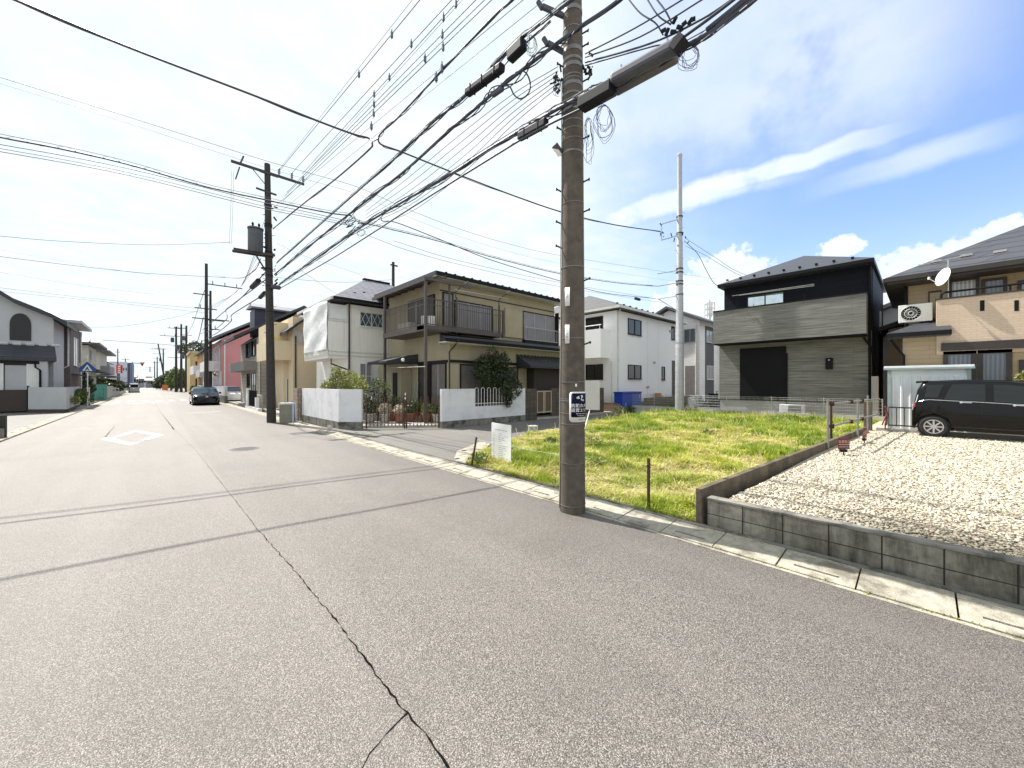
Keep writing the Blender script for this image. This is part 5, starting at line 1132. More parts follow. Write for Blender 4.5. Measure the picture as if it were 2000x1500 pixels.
MB().box(xa+.1, xa+.5, Y3+.28, Y3+.295, f3.z(530, 660), f3.z(530, 655)).build('yellow_patch', mat('yellow_cloth', (.7, .55, .1), .8), H3_)
# grey siding house with gable and dormer
Y4_ = 36.0; f4 = Face('y', Y4_); X4 = f4.u(503)
H4_ = root('house', (9.5, 40, 0), 'pale grey siding house with a wide gable, navy dormer and dark shuttered windows', 'house')
M_SIDG = mbrick('grey_lap_siding', (.52, .49, .42), (.49, .46, .40), (.28, .27, .24), 6, .3, .02, vs=.6); M_NAVYR = mat('navy_dormer', (.03, .035, .07), .5)
MB().box(X4, 17, Y4_, 44, 0, 5.5).build('wall', M_SIDG, H4_)
e0 = W(456, 656, y=Y4_-.6); pk = W(593, 597, y=Y4_-.6); ex = pk.x*2-e0.x
gw = MB(); zt_ = pk.z-.35; gw.add([(X4, Y4_+.01, 5.5), (ex-1, Y4_+.01, 5.5), (pk.x, Y4_+.01, zt_), (X4, 44, 5.5), (ex-1, 44, 5.5), (pk.x, 44, zt_)], [(0, 1, 2), (5, 4, 3), (0, 2, 5, 3), (2, 1, 4, 5), (0, 3, 4, 1)]); gw.build('gable_wall', M_SIDG, H4_)
r4 = gable_roof(e0.x, ex, Y4_-.8, 44.5, e0.z, pk.z, 'y', .22).build('roof', M_SLATED, H4_)
dm0 = W(497, 603, y=37.5); MB().box(dm0.x, dm0.x+3.6, 37.5, 39.5, dm0.z-2.2, dm0.z).build('dormer', M_NAVYR, r4); 
q = MB(); q.add([(dm0.x-.25, 37.2, dm0.z), (dm0.x+4.2, 37.2, dm0.z-.1), (dm0.x+4.2, 40, dm0.z+.2), (dm0.x-.25, 40, dm0.z+.2), (dm0.x-.25, 37.2, dm0.z+.15), (dm0.x+4.2, 37.2, dm0.z+.05), (dm0.x+4.2, 38.5, dm0.z+.6), (dm0.x-.1, 38.5, dm0.z+.65)], [(3, 2, 1, 0), (4, 5, 6, 7), (0, 1, 5, 4), (1, 2, 6, 5), (2, 3, 7, 6), (3, 0, 4, 7)]); q.build('dormer_roof', M_SLATE, r4)
f4x = Face('x', X4)
MB().box(X4-.9, X4-.002, Y4_+.1, 43.8, f4x.z(500, 724), f4x.z(500, 706)).build('balcony', mat('grey_lap', (.26, .25, .24), .7), H4_)
for k, (y0, y1) in enumerate(((36.9, 38.1), (39.3, 40.6))):
    z0, z1 = 4.1, 5.9; w_ = window(f4x, (y0, y1, z0-.0, 5.35), H4_, M_FRD, M_GLASS, mull=0)
    for yy in (y0-.42, y1+.04): q = MB(); f4x.box(q, yy, yy+.38, z0, 5.35, .0, .09); q.build('shutter_leaf', M_NAVYR, H4_)
window(f4x, (36.6, 38.4, .5, 2.7), H4_, M_FRD, M_CURT, mull=1); window(f4x, (39.2, 40.6, .5, 2.7), H4_, M_FRD, M_GLASS, mull=1)
pipe([f4.pt(X4+.12, 5.5, .06), f4.pt(X4+.12, .2, .06)], .05, M_PIPE_W, H4_)
# low walls and step in front of it
t = root('garden_wall', (6, 34, 0), 'low beige block wall with a flat step in front of the grey siding house', 'wall')
A, B = W(469, 790, f=24), W(502, 795, f=24)
MB().box(5.15, 5.4, 30.5, 33.2, 0, 1.05).box(6.5, 9.5, 31.0, 31.2, 0, 1.3).build('block', mbrick('beige_block', (.5, .48, .4), (.46, .44, .37), (.3, .28, .24), .8, .25, .012), t)
MB().box(6.6, 9, 28.6, 30.4, .12, .30).build('step', mat('step_stone', (.4, .36, .32), .8), t)
t = root('front_gate', (5.2, 29.5, 0), 'white gate wall with a black barred panel next to the parked cars', 'gate')
MB().box(4.95, 5.15, 33.21, 33.9, 0, 1.5).build('pillar', M_WHITEW, t); MB().box(4.95, 5.15, 30.2, 30.49, 0, .9).build('pillar', M_WHITEW, t); railing((5.05, 30.5), (5.05, 33.2), .25, 1.35, t, M_BLK, .15, 'bars', .03)
MB().box(4.9, 5.14, 29.2, 33.9, 0, .22).build('plinth', M_WHITEW, t)
# pink house
Y5 = 52.0; f5 = Face('y', Y5); X5 = f5.u(433)
H5 = root('house', (12, 56, 0), 'salmon pink house with white balconies on its street side', 'house')
M_PINKW = mat('pink_render', (.56, .25, .26), .9, c2=(.5, .22, .23), sc=.5, bsc=20); e5 = f5.u(476)
MB().box(X5, e5+3, Y5, 62, 0, 6.7).build('wall', M_PINKW, H5)
pk = W(459, 655, y=Y5-.5); MB().add([(X5, Y5+.01, 6.7), (e5+3, Y5+.01, 6.7), ((X5+e5+3)/2, Y5+.01, 8.2), (X5, 62, 6.7), (e5+3, 62, 6.7), ((X5+e5+3)/2, 62, 8.2)], [(0, 1, 2), (5, 4, 3), (0, 2, 5, 3), (2, 1, 4, 5), (0, 3, 4, 1)]).build('gable_wall', M_PINKW, H5)
r5 = gable_roof(X5-.9, e5+3.8, Y5-.5, 62.4, 6.75, 8.75, 'y', .25).build('roof', M_SLATE, H5)
f5x = Face('x', X5); MB().box(X5-1.3, X5-.002, Y5+1, 60, 3.2, 4.3).build('balcony', M_WHITEW, H5); MB().box(X5-.06, X5-.002, Y5+.1, 61.5, .2, 3.19).build('white_front', M_WHITEW, H5)
for k in range(3): window(f5x, (Y5+1.5+k*2.8, Y5+3.3+k*2.8, 4.35, 6.1), H5, M_FRW, M_GLASSB, mull=1)
for k in range(2): MB().box(X5-.5, X5-.062, Y5+2+k*4, Y5+3.5+k*4, 0, 2.4).build('porch', M_WHITEW, H5)
pipe([f5.pt(X5+.25, 6.6, .08), f5.pt(X5+.25, .2, .08)], .07, M_PIPE_W, H5)
# slate roofed pale block behind the pink house; yellow and orange houses
def simplehouse(label, x0, x1, y0, y1, z, zr, wm, rm, axis='y', wins=(), roof='gable', balc=None, name='house', x_side=True, fm=None):
    t = root(name, ((x0+x1)/2, (y0+y1)/2, 0), label, 'house')
    MB().box(x0, x1, y0, y1, -.1, z).build('wall', wm, t)
    if roof == 'gable': gable_roof(x0-.5, x1+.5, y0-.5, y1+.5, z+.05, zr, axis, .2).build('roof', rm, t); MB().add(([(x0, y0, z), (x1, y0, z), ((x0+x1)/2, y0, zr-.3), (x0, y1, z), (x1, y1, z), ((x0+x1)/2, y1, zr-.3)] if axis == 'y' else [(x0, y0, z), (x0, y1, z), (x0, (y0+y1)/2, zr-.3), (x1, y0, z), (x1, y1, z), (x1, (y0+y1)/2, zr-.3)]), [(0, 1, 2), (5, 4, 3), (0, 2, 5, 3), (2, 1, 4, 5), (0, 3, 4, 1)]).build('gable_wall', wm, t)
    elif roof == 'hip': cx, cy = (x0+x1)/2, (y0+y1)/2; d = min(x1-x0, y1-y0)/2; hip_roof(x0-.5, x1+.5, y0-.5, y1+.5, z+.1, zr, (((x0+d, cy), (x1-d, cy)) if axis == 'x' else ((cx, y0+d), (cx, y1-d))), .2).build('roof', rm, t)
    else: MB().box(x0-.1, x1+.1, y0-.1, y1+.1, z, z+.4).build('parapet', rm, t)
    for (fc, r, n) in wins: window(fc, r, t, fm or M_FRS, M_GLASS, mull=n)
    if balc: MB().box(*balc).build('balcony', wm, t)
    return t
M_YEL = mat('yellow_ochre_wall', (.52, .40, .20), .9, c2=(.46, .35, .17), sc=.5); M_ORG = mat('orange_wall', (.48, .27, .12), .9, c2=(.42, .24, .10), sc=.5); M_PALEW = mat('pale_far_wall', (.55, .54, .53), .9, c2=(.46, .45, .45), sc=.5); M_GREYW = mat('grey_far_wall', (.30, .30, .31), .9, c2=(.24, .24, .25), sc=.5); M_TILEG = mbrick('grey_kawara', (.16, .16, .17), (.11, .11, .12), (.04, .04, .04), .3, .25, .03, rough=.5)
simplehouse('pale house with a grey slate hip roof showing behind the pink house', 11, 19, 66, 76, 7.6, 10.2, M_PALEW, M_TILEG, roof='hip')
Y6 = 70; f6 = Face('y', Y6); X6 = f6.u(383)
h6 = simplehouse('orange ochre house with a white balcony, left of the pink house', 5.3, 10.5, Y6+3, Y6+12, 6.4, 7.6, M_ORG, M_TILEG, wins=[(Face('x', 5.3), (75, 77, 1, 3), 1)])
MB().box(4.3, 5.29, Y6+3.5, Y6+11, 3.2, 4.5).build('balcony', M_WHITEW, h6)
h7 = simplehouse('tall yellow house front behind the three close-set poles', 4.9, 11, 92, 101, 7.4, 9.0, M_YEL, M_YEL, roof='flat', wins=[(Face('y', 92), (5.6, 7.2, 4.4, 6), 1), (Face('y', 92), (5.6, 7.2, 1, 2.8), 1)])
simplehouse('small white house with balconies between the orange and the pink house', 5.1, 9, 62.8, 69.5, 6.2, 7.4, M_PALEW, M_SLATED, wins=[(Face('x', 5.1), (63.5, 65.2, 3.6, 5.2), 1), (Face('x', 5.1), (66.2, 68, 3.6, 5.2), 1), (Face('x', 5.1), (64, 66, .6, 2.6), 1)], balc=(4.3, 5.098, 63.2, 69, 2.7, 3.6))
t = root('garden_wall', (4.9, 60, 0), 'long white low wall beyond the parked cars, on a dark block base', 'wall'); MB().box(4.75, 4.95, 43.5, 74, .7, 1.55).build('render', M_WHITEW, t); MB().box(4.73, 4.97, 43.5, 90, -.05, .69).build('base', M_CONCD, t)
# ------------------------------------------------------------------ new white house at the end of the side street
Xw = 21.5; fwx = Face('x', Xw); Yw = fwx.u(1205); fwy = Face('y', Yw); xe = fwy.u(1326)
Hw = root('house', (25, 17, 0), 'new white two storey house with charcoal hip roof, behind the big pole', 'house')
MB().box(Xw, xe, Yw, 22.0, .45, 6.5).build('wall', M_NEWWHITE, Hw); MB().box(Xw+.03, xe-.03, Yw+.03, 21.9, 0, .449).build('foundation', M_FOUND, Hw)
zr_ = CAM_H+(749-579)/748*27.0
rw_ = hip_roof(Xw-.45, xe+.5, Yw-.45, 22.5, 6.72, 8.55, ((24.3, 17.3), (27.5, 17.3)), .16).build('roof', M_SLATEC, Hw)
MB().box(Xw-.53, Xw-.455, Yw-.5, 22.5, 6.56, 6.70).build('gutter', M_PIPE_W, rw_); MB().box(Xw-.45, xe+.5, Yw-.53, Yw-.455, 6.56, 6.70).build('gutter', M_PIPE_W, rw_)
snow_guards([(Xw+.2+i*.8, Yw+.1, 6.99) for i in range(9)], rw_)
bx = 1.0; fbw = Face('x', Xw-bx); yb0 = Yw+.55; MB().box(Xw-bx, Xw-.002, yb0, 21.5, fwx.z(1190, 695)-.15, fwx.z(1190, 643)-.05).build('balcony', M_NEWWHITE, Hw)
zz = fwx.z(1190, 643); q = MB(); q.tube([(Xw-bx+.05, yb0, zz+.2), (Xw-bx+.05, 21.5, zz+.2)], .03, 6); q.tube([(Xw-bx+.05, yb0+.1, zz-.05), (Xw-bx+.05, yb0+.1, zz+.2)], .02, 6); q.tube([(Xw-bx+.05, 15, zz-.05), (Xw-bx+.05, 15, zz+.2)], .02, 6); q.build('balcony_rail', M_PIPE_W, Hw)
window(fwx, (fwx.u(1178), 15.6, fwx.z(1178, 645), fwx.z(1178, 617)), Hw, M_FRD, M_GLASS, mull=1); window(fwx, (fwx.u(1178), 15.6, fwx.z(1178, 741), fwx.z(1178, 711)), Hw, M_FRD, M_GLASS, mull=1)
window(fwx, (17, 18.6, 4.1, 5.4), Hw, M_FRD, M_GLASS, mull=1)
window(fwy, fwy.rect(1226, 621, 1252, 652), Hw, M_FRD, M_GLASS, mull=1); window(fwy, fwy.rect(1226, 712, 1252, 740), Hw, M_FRD, M_GLASS, mull=1)
window(fwy, fwy.rect(1311, 637, 1317, 663), Hw, M_FRD, M_GLASS, mull=0); window(fwy, fwy.rect(1292, 716, 1298, 742), Hw, M_FRD, M_GLASS, mull=0)
q = MB(); fwy.box(q, fwy.u(1312), fwy.u(1327), .5, fwy.z(1312, 704), -.001, .004); q.build('porch_recess', mat('dark_recess', (.12, .11, .10), .8), Hw)
pipe([fwy.pt(Xw+.1, 6.6, .2), fwy.pt(Xw+.08, 6.3, .05), fwy.pt(Xw+.08, .2, .05)], .045, M_PIPE_W, Hw); pipe([fwx.pt(Yw+.35, fwx.z(1200, 705), .05), fwx.pt(Yw+.35, .5, .05)], .04, M_PIPE_W, Hw)
for px, py in ((1277, 708), (1264, 756), (1308, 647)):
    c = fwy.pt(fwy.u(px), fwy.z(px, py), .06); MB().lathe([(.0, -.08), (.09, -.05), (.11, .05), (.0, .1)], c, 12).build('vent_hood', M_FRS, Hw)
q = MB(); fwy.box(q, fwy.u(1252)+.9, fwy.u(1252)+.915, .5, 6.5, 0, .003); fwy.box(q, fwy.u(1286), fwy.u(1286)+.015, .5, 6.5, 0, .003); q.build('panel_joint', M_FRS, Hw)
# blue container, boxes, low retaining bricks
cb = W(1215, 788, f=23.6); cb = Vector((fwy.u(1215), Yw-.75, .35)); t = root('storage_container', cb, 'bright blue lidded storage container beside the new white house', 'container')
x1_ = Face('y', Yw-.75).u(1253); x0_ = Face('y', Yw-.75).u(1216); M_BLUE = mat('blue_plastic', (.008, .05, .36), .4, c2=(.006, .04, .3))
MB().box(x0_, x1_, Yw-.75, Yw-.15, .3, 1.22).build('body', M_BLUE, t, bevel=.03); MB().box(x0_-.03, x1_+.03, Yw-.78, Yw-.12, 1.222, 1.32).build('lid', M_BLUE, t, bevel=.02)
q = MB(); q.box(x0_+.3, x0_+.34, Yw-.80, Yw-.751, .35, .65).box(x1_-.34, x1_-.30, Yw-.80, Yw-.751, .9, 1.1).build('latch', M_FRS, t)
t = root('brick_planter', (21, 12.8, 0), 'low brown brick terrace wall in front of the new white house', 'wall')
MB().box(20.9, 21.1, 12.6, 22, -.02, .62).box(21.1, 31.5, 12.6, 12.8, -.02, .62).box(24.2, 31.5, 12.58, 12.82, .621, .86).build('bricks', mbrick('brown_brick', (.20, .135, .085), (.14, .095, .06), (.07, .055, .04), .4, .12, .012), t)
MB().box(21.1, 31, 12.8, Yw, 0, .35).build('fill', M_YARD, t)
ac_unit((Xw-.55, Yw+2.5, .35), 'white air conditioner at the foot of the new white house, beside its corner', R(-90))
single(MB().box(fwy.u(1273), fwy.u(1279), Yw-.5, Yw-.2, .86, 1.15), 'orange_crate', mat('orange_plastic', (.45, .18, .05), .6), 'small orange crate on the brick terrace by the white house', 'crate', bevel=.02)
single(MB().box(fwy.u(1283), fwy.u(1289), Yw-.5, Yw-.2, .86, .98).lathe([(.15, 0), (.17, .14), (.1, .18)], (fwy.u(1287), Yw-.4, .86), 10), 'white_bag', M_WHITEP, 'small white bag and pot on the brick terrace', 'bag')
# second white house, charcoal side
Xv = 32; fvx = Face('x', Xv); Yv = fvx.u(1366); fvy = Face('y', Yv); xve = 38
Hv = root('house', (35, 14, 0), 'white gabled house with a dark grey side panel, between the white and the black house', 'house')
MB().box(Xv, xve, Yv, 18.2, .3, 6.9).build('wall', mbrick('white_tile_siding', (.84, .82, .81), (.82, .80, .79), (.7, .68, .67), .9, .25, .01, vs=.5, var=(.66, .64, .63)), Hv)
pkv = W(1302, 598, x=Xv-.4); MB().add([(Xv+.01, Yv, 6.9), (Xv+.01, 2*pkv.y-Yv, 6.9), (Xv+.01, pkv.y, pkv.z-.3), (xve, Yv, 6.9), (xve, 2*pkv.y-Yv, 6.9), (xve, pkv.y, pkv.z-.3)], [(0, 1, 2), (5, 4, 3), (0, 2, 5, 3), (2, 1, 4, 5), (0, 3, 4, 1)]).build('gable_wall', M_NEWWHITE, Hv)
gable_roof(Xv-.5, xve+.5, Yv-.6, 2*pkv.y-Yv+.6, 6.85, pkv.z, 'x', .2).build('roof', M_SLATEC, Hv)
window(fvx, fvx.rect(1360, 641, 1336, 668), Hv, M_FRS, M_CURTB, mull=1)
q = MB(); fvx.box(q, fvx.u(1360), fvx.u(1338), .4, fvx.z(1360, 714), -.01, .005); q.build('garage_recess', mat('taupe_panel', (.22, .20, .19), .8), Hv)
q = MB(); fvy.box(q, fvy.u(1377), fvy.u(1394), .35, 6.6, 0, .02); q.build('dark_panel', mat('charcoal_siding', (.09, .09, .10), .7), Hv)
fvy2 = Face('y', Yv-.02); window(fvy2, fvy2.rect(1379, 645, 1391, 668), Hv, M_FRS, M_CURT, mull=1); window(fvy2, fvy2.rect(1380, 714, 1393, 741), Hv, M_FRW, M_CURT, mull=1)
pipe([(Xv-.05, Yv+.25, 6.6), (Xv-.05, Yv+.25, .4)], .06, M_PIPE_W, Hv)
MB().box(xve-1.5, xve+1, Yv-1.5, Yv-.001, .3, 6.2).build('side_wing', M_NEWWHITE, Hv)
for i, (px, lab) in enumerate(((1352, 'left'), (1362, 'middle'), (1394, 'right'))):
    c = W(px, 795, f=26.5); single(MB().box(c.x-.3, c.x+.3, c.y-.2, c.y+.2, .2, .9+.12*i).box(c.x-.1, c.x+.5, c.y-.25, c.y-.2, .3, .75), 'yard_box', (M_WHITEP, M_FOUND, M_BLK)[i], lab+' small box in the yard of the gabled white house', 'box')
bk_ = W(1390, 800, f=26); t = root('bicycle', bk_, 'dark bicycle parked behind the mesh fence by the gabled white house', 'bicycle')
for dx in (-.5, .5):
    c = bk_+IR*dx; c.z = .58; q = MB(); q.tube([c+IR*.32*math.cos(a)+UPV*.32*math.sin(a) for a in np.linspace(0, 6.283, 20)], .02, 5, caps=False)
    for a in range(6): q.tube([c, c+IR*.31*math.cos(a)+UPV*.31*math.sin(a)], .004, 3)
    q.build('wheel', M_BLK, t)
q = MB(); z_ = .58; c = bk_.copy(); c.z = 0
for a, b in (((-.5, .58), (-.15, 1.05)), ((-.15, 1.05), (.35, 1.05)), ((.35, 1.1), (.5, .58)), ((-.1, .6), (.35, 1.05)), ((-.5, .58), (-.1, .6)), ((-.1, .6), (-.2, 1.2)), ((.35, 1.05), (.3, 1.3)), ((.3, 1.3), (.45, 1.3))): q.tube([c+IR*a[0]+UPV*a[1], c+IR*b[0]+UPV*b[1]], .018, 6)
q.build('frame', M_BLK, t)
# lattice aerial mast far behind
ct = W(1386, 640, f=90); t = root('radio_mast', (ct.x, ct.y, 0), 'small lattice antenna mast far behind the black house', 'mast'); q = MB()
for i in range(8): a = i*math.pi/4; q.tube([(ct.x+1.1*math.cos(a), ct.y+1.1*math.sin(a), 17.5), (ct.x+1.1*math.cos(a), ct.y+1.1*math.sin(a), 20.8)], .09, 5)
for z in (18, 19.3, 20.5): ring(q, Vector((ct.x, ct.y, 0)), 1.05, z, .15, n=16, th=.1)
q.build('antenna_ring', M_PALEW, t); q = MB(); q.tube([(ct.x, ct.y, 0), (ct.x, ct.y, 21.5)], [.7, .15], 8); q.build('mast', M_PALEW, t)
# ------------------------------------------------------------------ black and grey house
Xh = 23.2; Xb = 22.3; fh, fbb = Face('x', Xh), Face('x', Xb); y1h, y0h = fh.u(1405), fh.u(1702)
M_WOODG = None
def m_greyplank():
    m, nt, b = _new('grey_plank_siding'); co = objco(nt, 'wall')
    mp = nd(nt, 'ShaderNodeMapping'); mp.inputs[3].default_value = (.55, 11, 1); nt.links.new(co, mp.inputs[0])
    n = noise(nt, mp.outputs[0], 1.6, 7, .65); br = nd(nt, 'ShaderNodeTexBrick', offset=.5, i_Scale=1.0); nt.links.new(co, br.inputs[0])
    for k, v in (('Color1', (.9, .9, .9, 1)), ('Color2', (.72, .72, .72, 1)), ('Mortar', (.5, .5, .5, 1)), ('Brick Width', 1.9), ('Row Height', .152), ('Mortar Size', .006), ('Bias', 0)): br.inputs[k].default_value = v
    c = mixc(nt, ramp(nt, n, .33, .68), (.32, .312, .292), (.125, .121, .113)); c = mixc(nt, 1.0, c, br.outputs[0], 'MULTIPLY')
    nt.links.new(c, b.inputs['Base Color']); b.inputs['Roughness'].default_value = .75; bump(nt, b, n, .3, .004); return m
M_WOODG = m_greyplank(); M_BLKS = mbrick('black_siding', (.006, .007, .013), (.005, .006, .011), (.002, .002, .003), 3, .3, .01, rough=.6, spec=.15, vs=.5, var=(.009, .01, .015))
Hh = root('house', (27, 4, 0), 'black and grey plank two storey house with a wide grey balcony', 'house')
zb0 = .98; zt0 = fh.z(1405, 563)-.05
MB().box(Xh, 30.5, y0h, y1h, zb0, 4.2).build('ground_floor_wall', M_WOODG, Hh); MB().box(Xh+.02, 30.5, y0h, 7.5, 4.201, 7.1).build('upper_wall', M_BLKS, Hh)
q = MB(); q.box(Xh+.3, 30.5, y0h-.02, y0h-.002, zb0, 7.05); q.build('side_wall', M_BLKS, Hh); MB().box(Xh+.03, 30.4, y0h+.03, y1h-.03, .1, zb0-.04).build('foundation', M_FOUND, Hh); MB().box(Xh-.02, Xh+.04, y0h, y1h, zb0-.038, zb0-.001).build('base_flashing', M_BLK, Hh)
za = fbb.z(1393, 608); zb = fbb.z(1393, 672)
by1, by0 = fbb.u(1393), fbb.u(1692); MB().box(Xb, Xh-.002, by0, by1, zb, za-.06).build('balcony', M_WOODG, Hh); MB().box(Xb-.03, Xb+.14, by0-.02, by1+.02, za-.058, za).box(Xb+.141, Xh-.002, by0-.02, by0+.1, za-.058, za).build('balcony_cap', M_BLK, Hh); MB().box(Xb+.02, Xh-.002, by0+.02, by1-.02, zb-.06, zb-.002).build('balcony_soffit', M_BLKS, Hh)
pkh = W(1566, 499, x=25.8)
hr = hip_roof(Xh-.45, 31, y0h-.45, y1h+.45, 7.3, pkh.z, ((26.2, 4.9), (28, 4.9)), .18)
hr = MB(); ex0, ex1, ey0, ey1, ez, rz_ = Xh-.5, 31, y0h-.12, 7.66, 7.28, 9.05
hh = hip_roof(ex0, ex1, ey0, ey1, ez, rz_, ((26.8, (ey0+ey1)/2), (27.6, (ey0+ey1)/2)), .18).build('roof', M_SLATED, Hh)
MB().box(ex0-.08, ex0-.004, ey0, ey1, ez-.17, ez-.02).build('gutter', M_BLK, hh)
snow_guards([(ex0+.5, ey0+.75+i*.65, ez+.27) for i in range(9)], hh)
window(Face('x', Xh+.02), Face('x', Xh+.02).rect(1532, 568, 1459, 601), Hh, M_FRD, mat('mirror_glass', (.6, .66, .7), .03, 1), mull=1, sill=False)
for d_ in (0, .10): single(MB().tube([W(1430+d_*130, 578-d_*10, x=Xh-.45), W(1590, 555+d_*30, x=Xh-.45)], .02, 6), 'laundry_pole', M_FRS, ('upper' if not d_ else 'lower')+' silver laundry pole above the grey plank balcony', 'laundry pole')
for px in (1440, 1571): q = MB(); p = W(px, 590, x=Xh-.45); q.bar((Xh-.45, p.y, za-.2), (Xh-.45, p.y, p.z+.35), .03); q.build('pole_holder', M_BLK, Hh)
r_ = fh.rect(1531, 680, 1448, 774); q = MB(); fh.box(q, r_[0]-.1, r_[1]+.06, zb0+.0, fh.z(1448, 681), 0, .05); sf = q.build('shutter_frame', M_BLK, Hh); 
q = MB(); n = 34; h_ = (fh.z(1448, 683)-zb0-.05)/n
for i in range(n): fh.box(q, r_[0], r_[1], zb0+.05+i*h_, zb0+.05+i*h_+h_*.82, .04, .062)
q.build('shutter_slats', M_BLK, sf)
pipe([(Xh-.06, fh.u(1537), fh.z(1537, 690)), (Xh-.06, fh.u(1537), .4)], .04, M_BLK, Hh); pipe([(Xh-.06, y0h+.05, 7), (Xh-.06, y0h+.05, .4)], .05, M_BLK, Hh)
t = root('meter_box', (Xh, fh.u(1620), 2.4), 'black electricity meter box on the grey plank wall', 'meter box'); r_ = fh.rect(1627, 699, 1613, 721); q = MB(); fh.box(q, *r_, 0, .12); q.build('case', M_BLK, t, bevel=.015); q = MB(); fh.box(q, r_[0]+.1, r_[1]-.1, r_[2]+.45, r_[3]-.12, .121, .13); fh.box(q, r_[0]+.13, r_[1]-.13, r_[2]+.12, r_[2]+.16, .121, .13); q.build('display', M_FRS, t)
fs = Face('y', y0h-.025); window(fs, (fs.u(1718), fs.u(1718)+.45, 4.5, 5.6), Hh, M_FRS, M_GLASS, mull=0, sill=False)
pipe([(Xh-.15, y0h+.25, zb-.1), (Xh-.1, y0h-.02, zb-.6), (Xh+.5, y0h-.1, 2.6), (Xh+.5, y0h-.1, .4)], .04, M_BLK, Hh)
t = single(MB().box(22.75, 23.0, y0h-.25, y0h-.02, .3, 2.15), 'utility_cabinet', mat('grey_cabinet', (.36, .36, .37), .5), 'tall pale grey pipe cover at the corner of the black house', 'cabinet', bevel=.02)
t = root('air_conditioner', (22.3, fh.u(1572), .1), 'white outdoor unit laid low behind the mesh fence of the black house', 'air conditioner'); c = fh.u(1550); MB().box(22.55, 22.85, c-.55, c+.45, .3, .82).build('case', M_WHITEP, t, bevel=.02); MB().box(22.54, 22.549, c-.42, c+.1, .36, .76).build('grille', mat('grille_grey', (.3, .3, .28), .6), t)
# its boundary: pale block footing with mesh fence
t = root('mesh_fence', (22, 5, .1), 'steel mesh fence on pale blocks along the back of the vacant lot', 'fence')
MB().box(21.95, 22.07, 1.0, 13, -.05, .47).build('block_footing', M_BLOCKP, t)
q = MB(); y = 1.2
while y < 12.6: q.tube([(22.0, y, .47), (22.0, y, 1.18)], .0035, 4, caps=False); y += .055
for z in (.52, .66, .80, .94, 1.08, 1.17): q.tube([(22.0, 1.1, z), (22.0, 12.6, z)], .004, 4)
q.build('mesh', M_GALV, t)
for y in (1.1, 3.0, 5.0, 7.0, 9.0, 11, 12.6): MB().tube([(22.03, y, .3), (22.03, y, 1.2)], .02, 6).build('post', M_GALV, t)
# ------------------------------------------------------------------ tan brick house on the right
Xt = 20.2; ft = Face('x', Xt); M_TANB = mbrick('tan_brick_tile', (.60, .47, .36), (.55, .43, .33), (.47, .37, .28), .25, .085, .008, vs=.7, var=(.53, .41, .31)); M_TANW = mbrick('tan_siding', (.42, .33, .22), (.40, .315, .21), (.30, .235, .155), 1.2, .16, .008, vs=.6, var=(.34, .24, .13))
Ht = root('house', (24, -4, 0), 'tan brick house with dark slate roof and long balcony, at the right edge', 'house')
yl = ft.u(1763); Xu = 21.6; fu = Face('x', Xu); yul = fu.u(1772); yb_ = ft.u(1829)
MB().box(Xt, 27, -13, yl, .2, 3.6).build('lower_wall', M_TANW, Ht); MB().box(Xu, 27, -13, yul, 3.601, 6.0).build('upper_wall', M_TANW, Ht)
zt1, zb1 = ft.z(1829, 584), ft.z(1829, 652); MB().box(Xt-.05, Xu-.002, -13, yb_, zb1, zt1-.05).build('balcony', M_TANB, Ht); MB().box(Xt-.08, Xt+.12, -13, yb_+.03, zt1-.049, zt1).build('balcony_cap', M_PIPE_D, Ht)
MB().box(Xt-.05, Xt-.002, -13, yb_, 2.85, zb1-.001).build('brick_band', M_TANB, Ht)
rl_ = MB(); z_ = zt1+.2; rl_.tube([(Xt, yb_-.1, zt1), (Xt, yb_-.12, z_-.05), (Xt, yb_-.2, z_), (Xt, -13, z_)], .035, 8)
for i in range(6): y = yb_-1.6-i*1.6; rl_.tube([(Xt, y, zt1), (Xt, y, z_)], .02, 6)
rl_.build('balcony_rail', M_BLK, Ht)
for px in (1918, 1985): r_ = Face('x', Xt-.05).rect(px+5, 586, px-4, 607); q = MB(); Face('x', Xt-.05).box(q, *r_, -.01, .006); q.build('slit_opening', M_BLK, Ht)
for (a, b_) in ((1913, 1852), (1967, 1917), (2060, 1987)): window(fu, fu.rect(a, 540, b_, 580), Ht, M_PIPE_D, M_LACE if a != 1967 else M_CURTB, mull=0, fw=.09, sill=False)
q = MB(); fu.box(q, fu.u(1839), fu.u(1813), 3.6, 5.35, 0, .03); q.build('door_frame', M_PIPE_D, Ht); q = MB(); fu.box(q, fu.u(1837), fu.u(1816), 3.6, 5.28, .031, .036); q.build('door_panel', M_TANW, Ht)
tr = MB(); ex0, ey1_ = Xu-1.0, yul+.55; e1 = W(1744, 541, x=ex0); ez = e1.z
tr = hip_roof(ex0, 28, -14, ey1_, ez, ez+2.15, ((24.6, -6), (24.6, ey1_-3.9)), .2).build('roof', mbrick('banded_slate', (.06, .06, .068), (.05, .05, .058), (.014, .014, .016), 1.2, .3, .025, rough=.5, off=.5, vs=.8, var=(.06, .06, .07)), Ht)
MB().box(ex0-.09, ex0-.004, -14, ey1_+.02, ez-.18, ez-.02).box(ex0, 28, ey1_+.004, ey1_+.09, ez-.18, ez-.02).build('gutter', M_PIPE_D, tr)
MB().box(ex0+.02, Xu-.002, -14, ey1_-.02, ez-.26, ez-.202).build('soffit', M_PIPE_D, tr)
for i in range(8): sg_ = MB(); y = ey1_-1.3-i*.75; x = ex0+.95+(.12 if i % 2 else 0); z = ez+(x-ex0)*.60; sg_.box(x-.05, x+.05, y-.14, y+.14, z-.06, z+.02); sg_.build('snow_guard', M_FRS, tr)
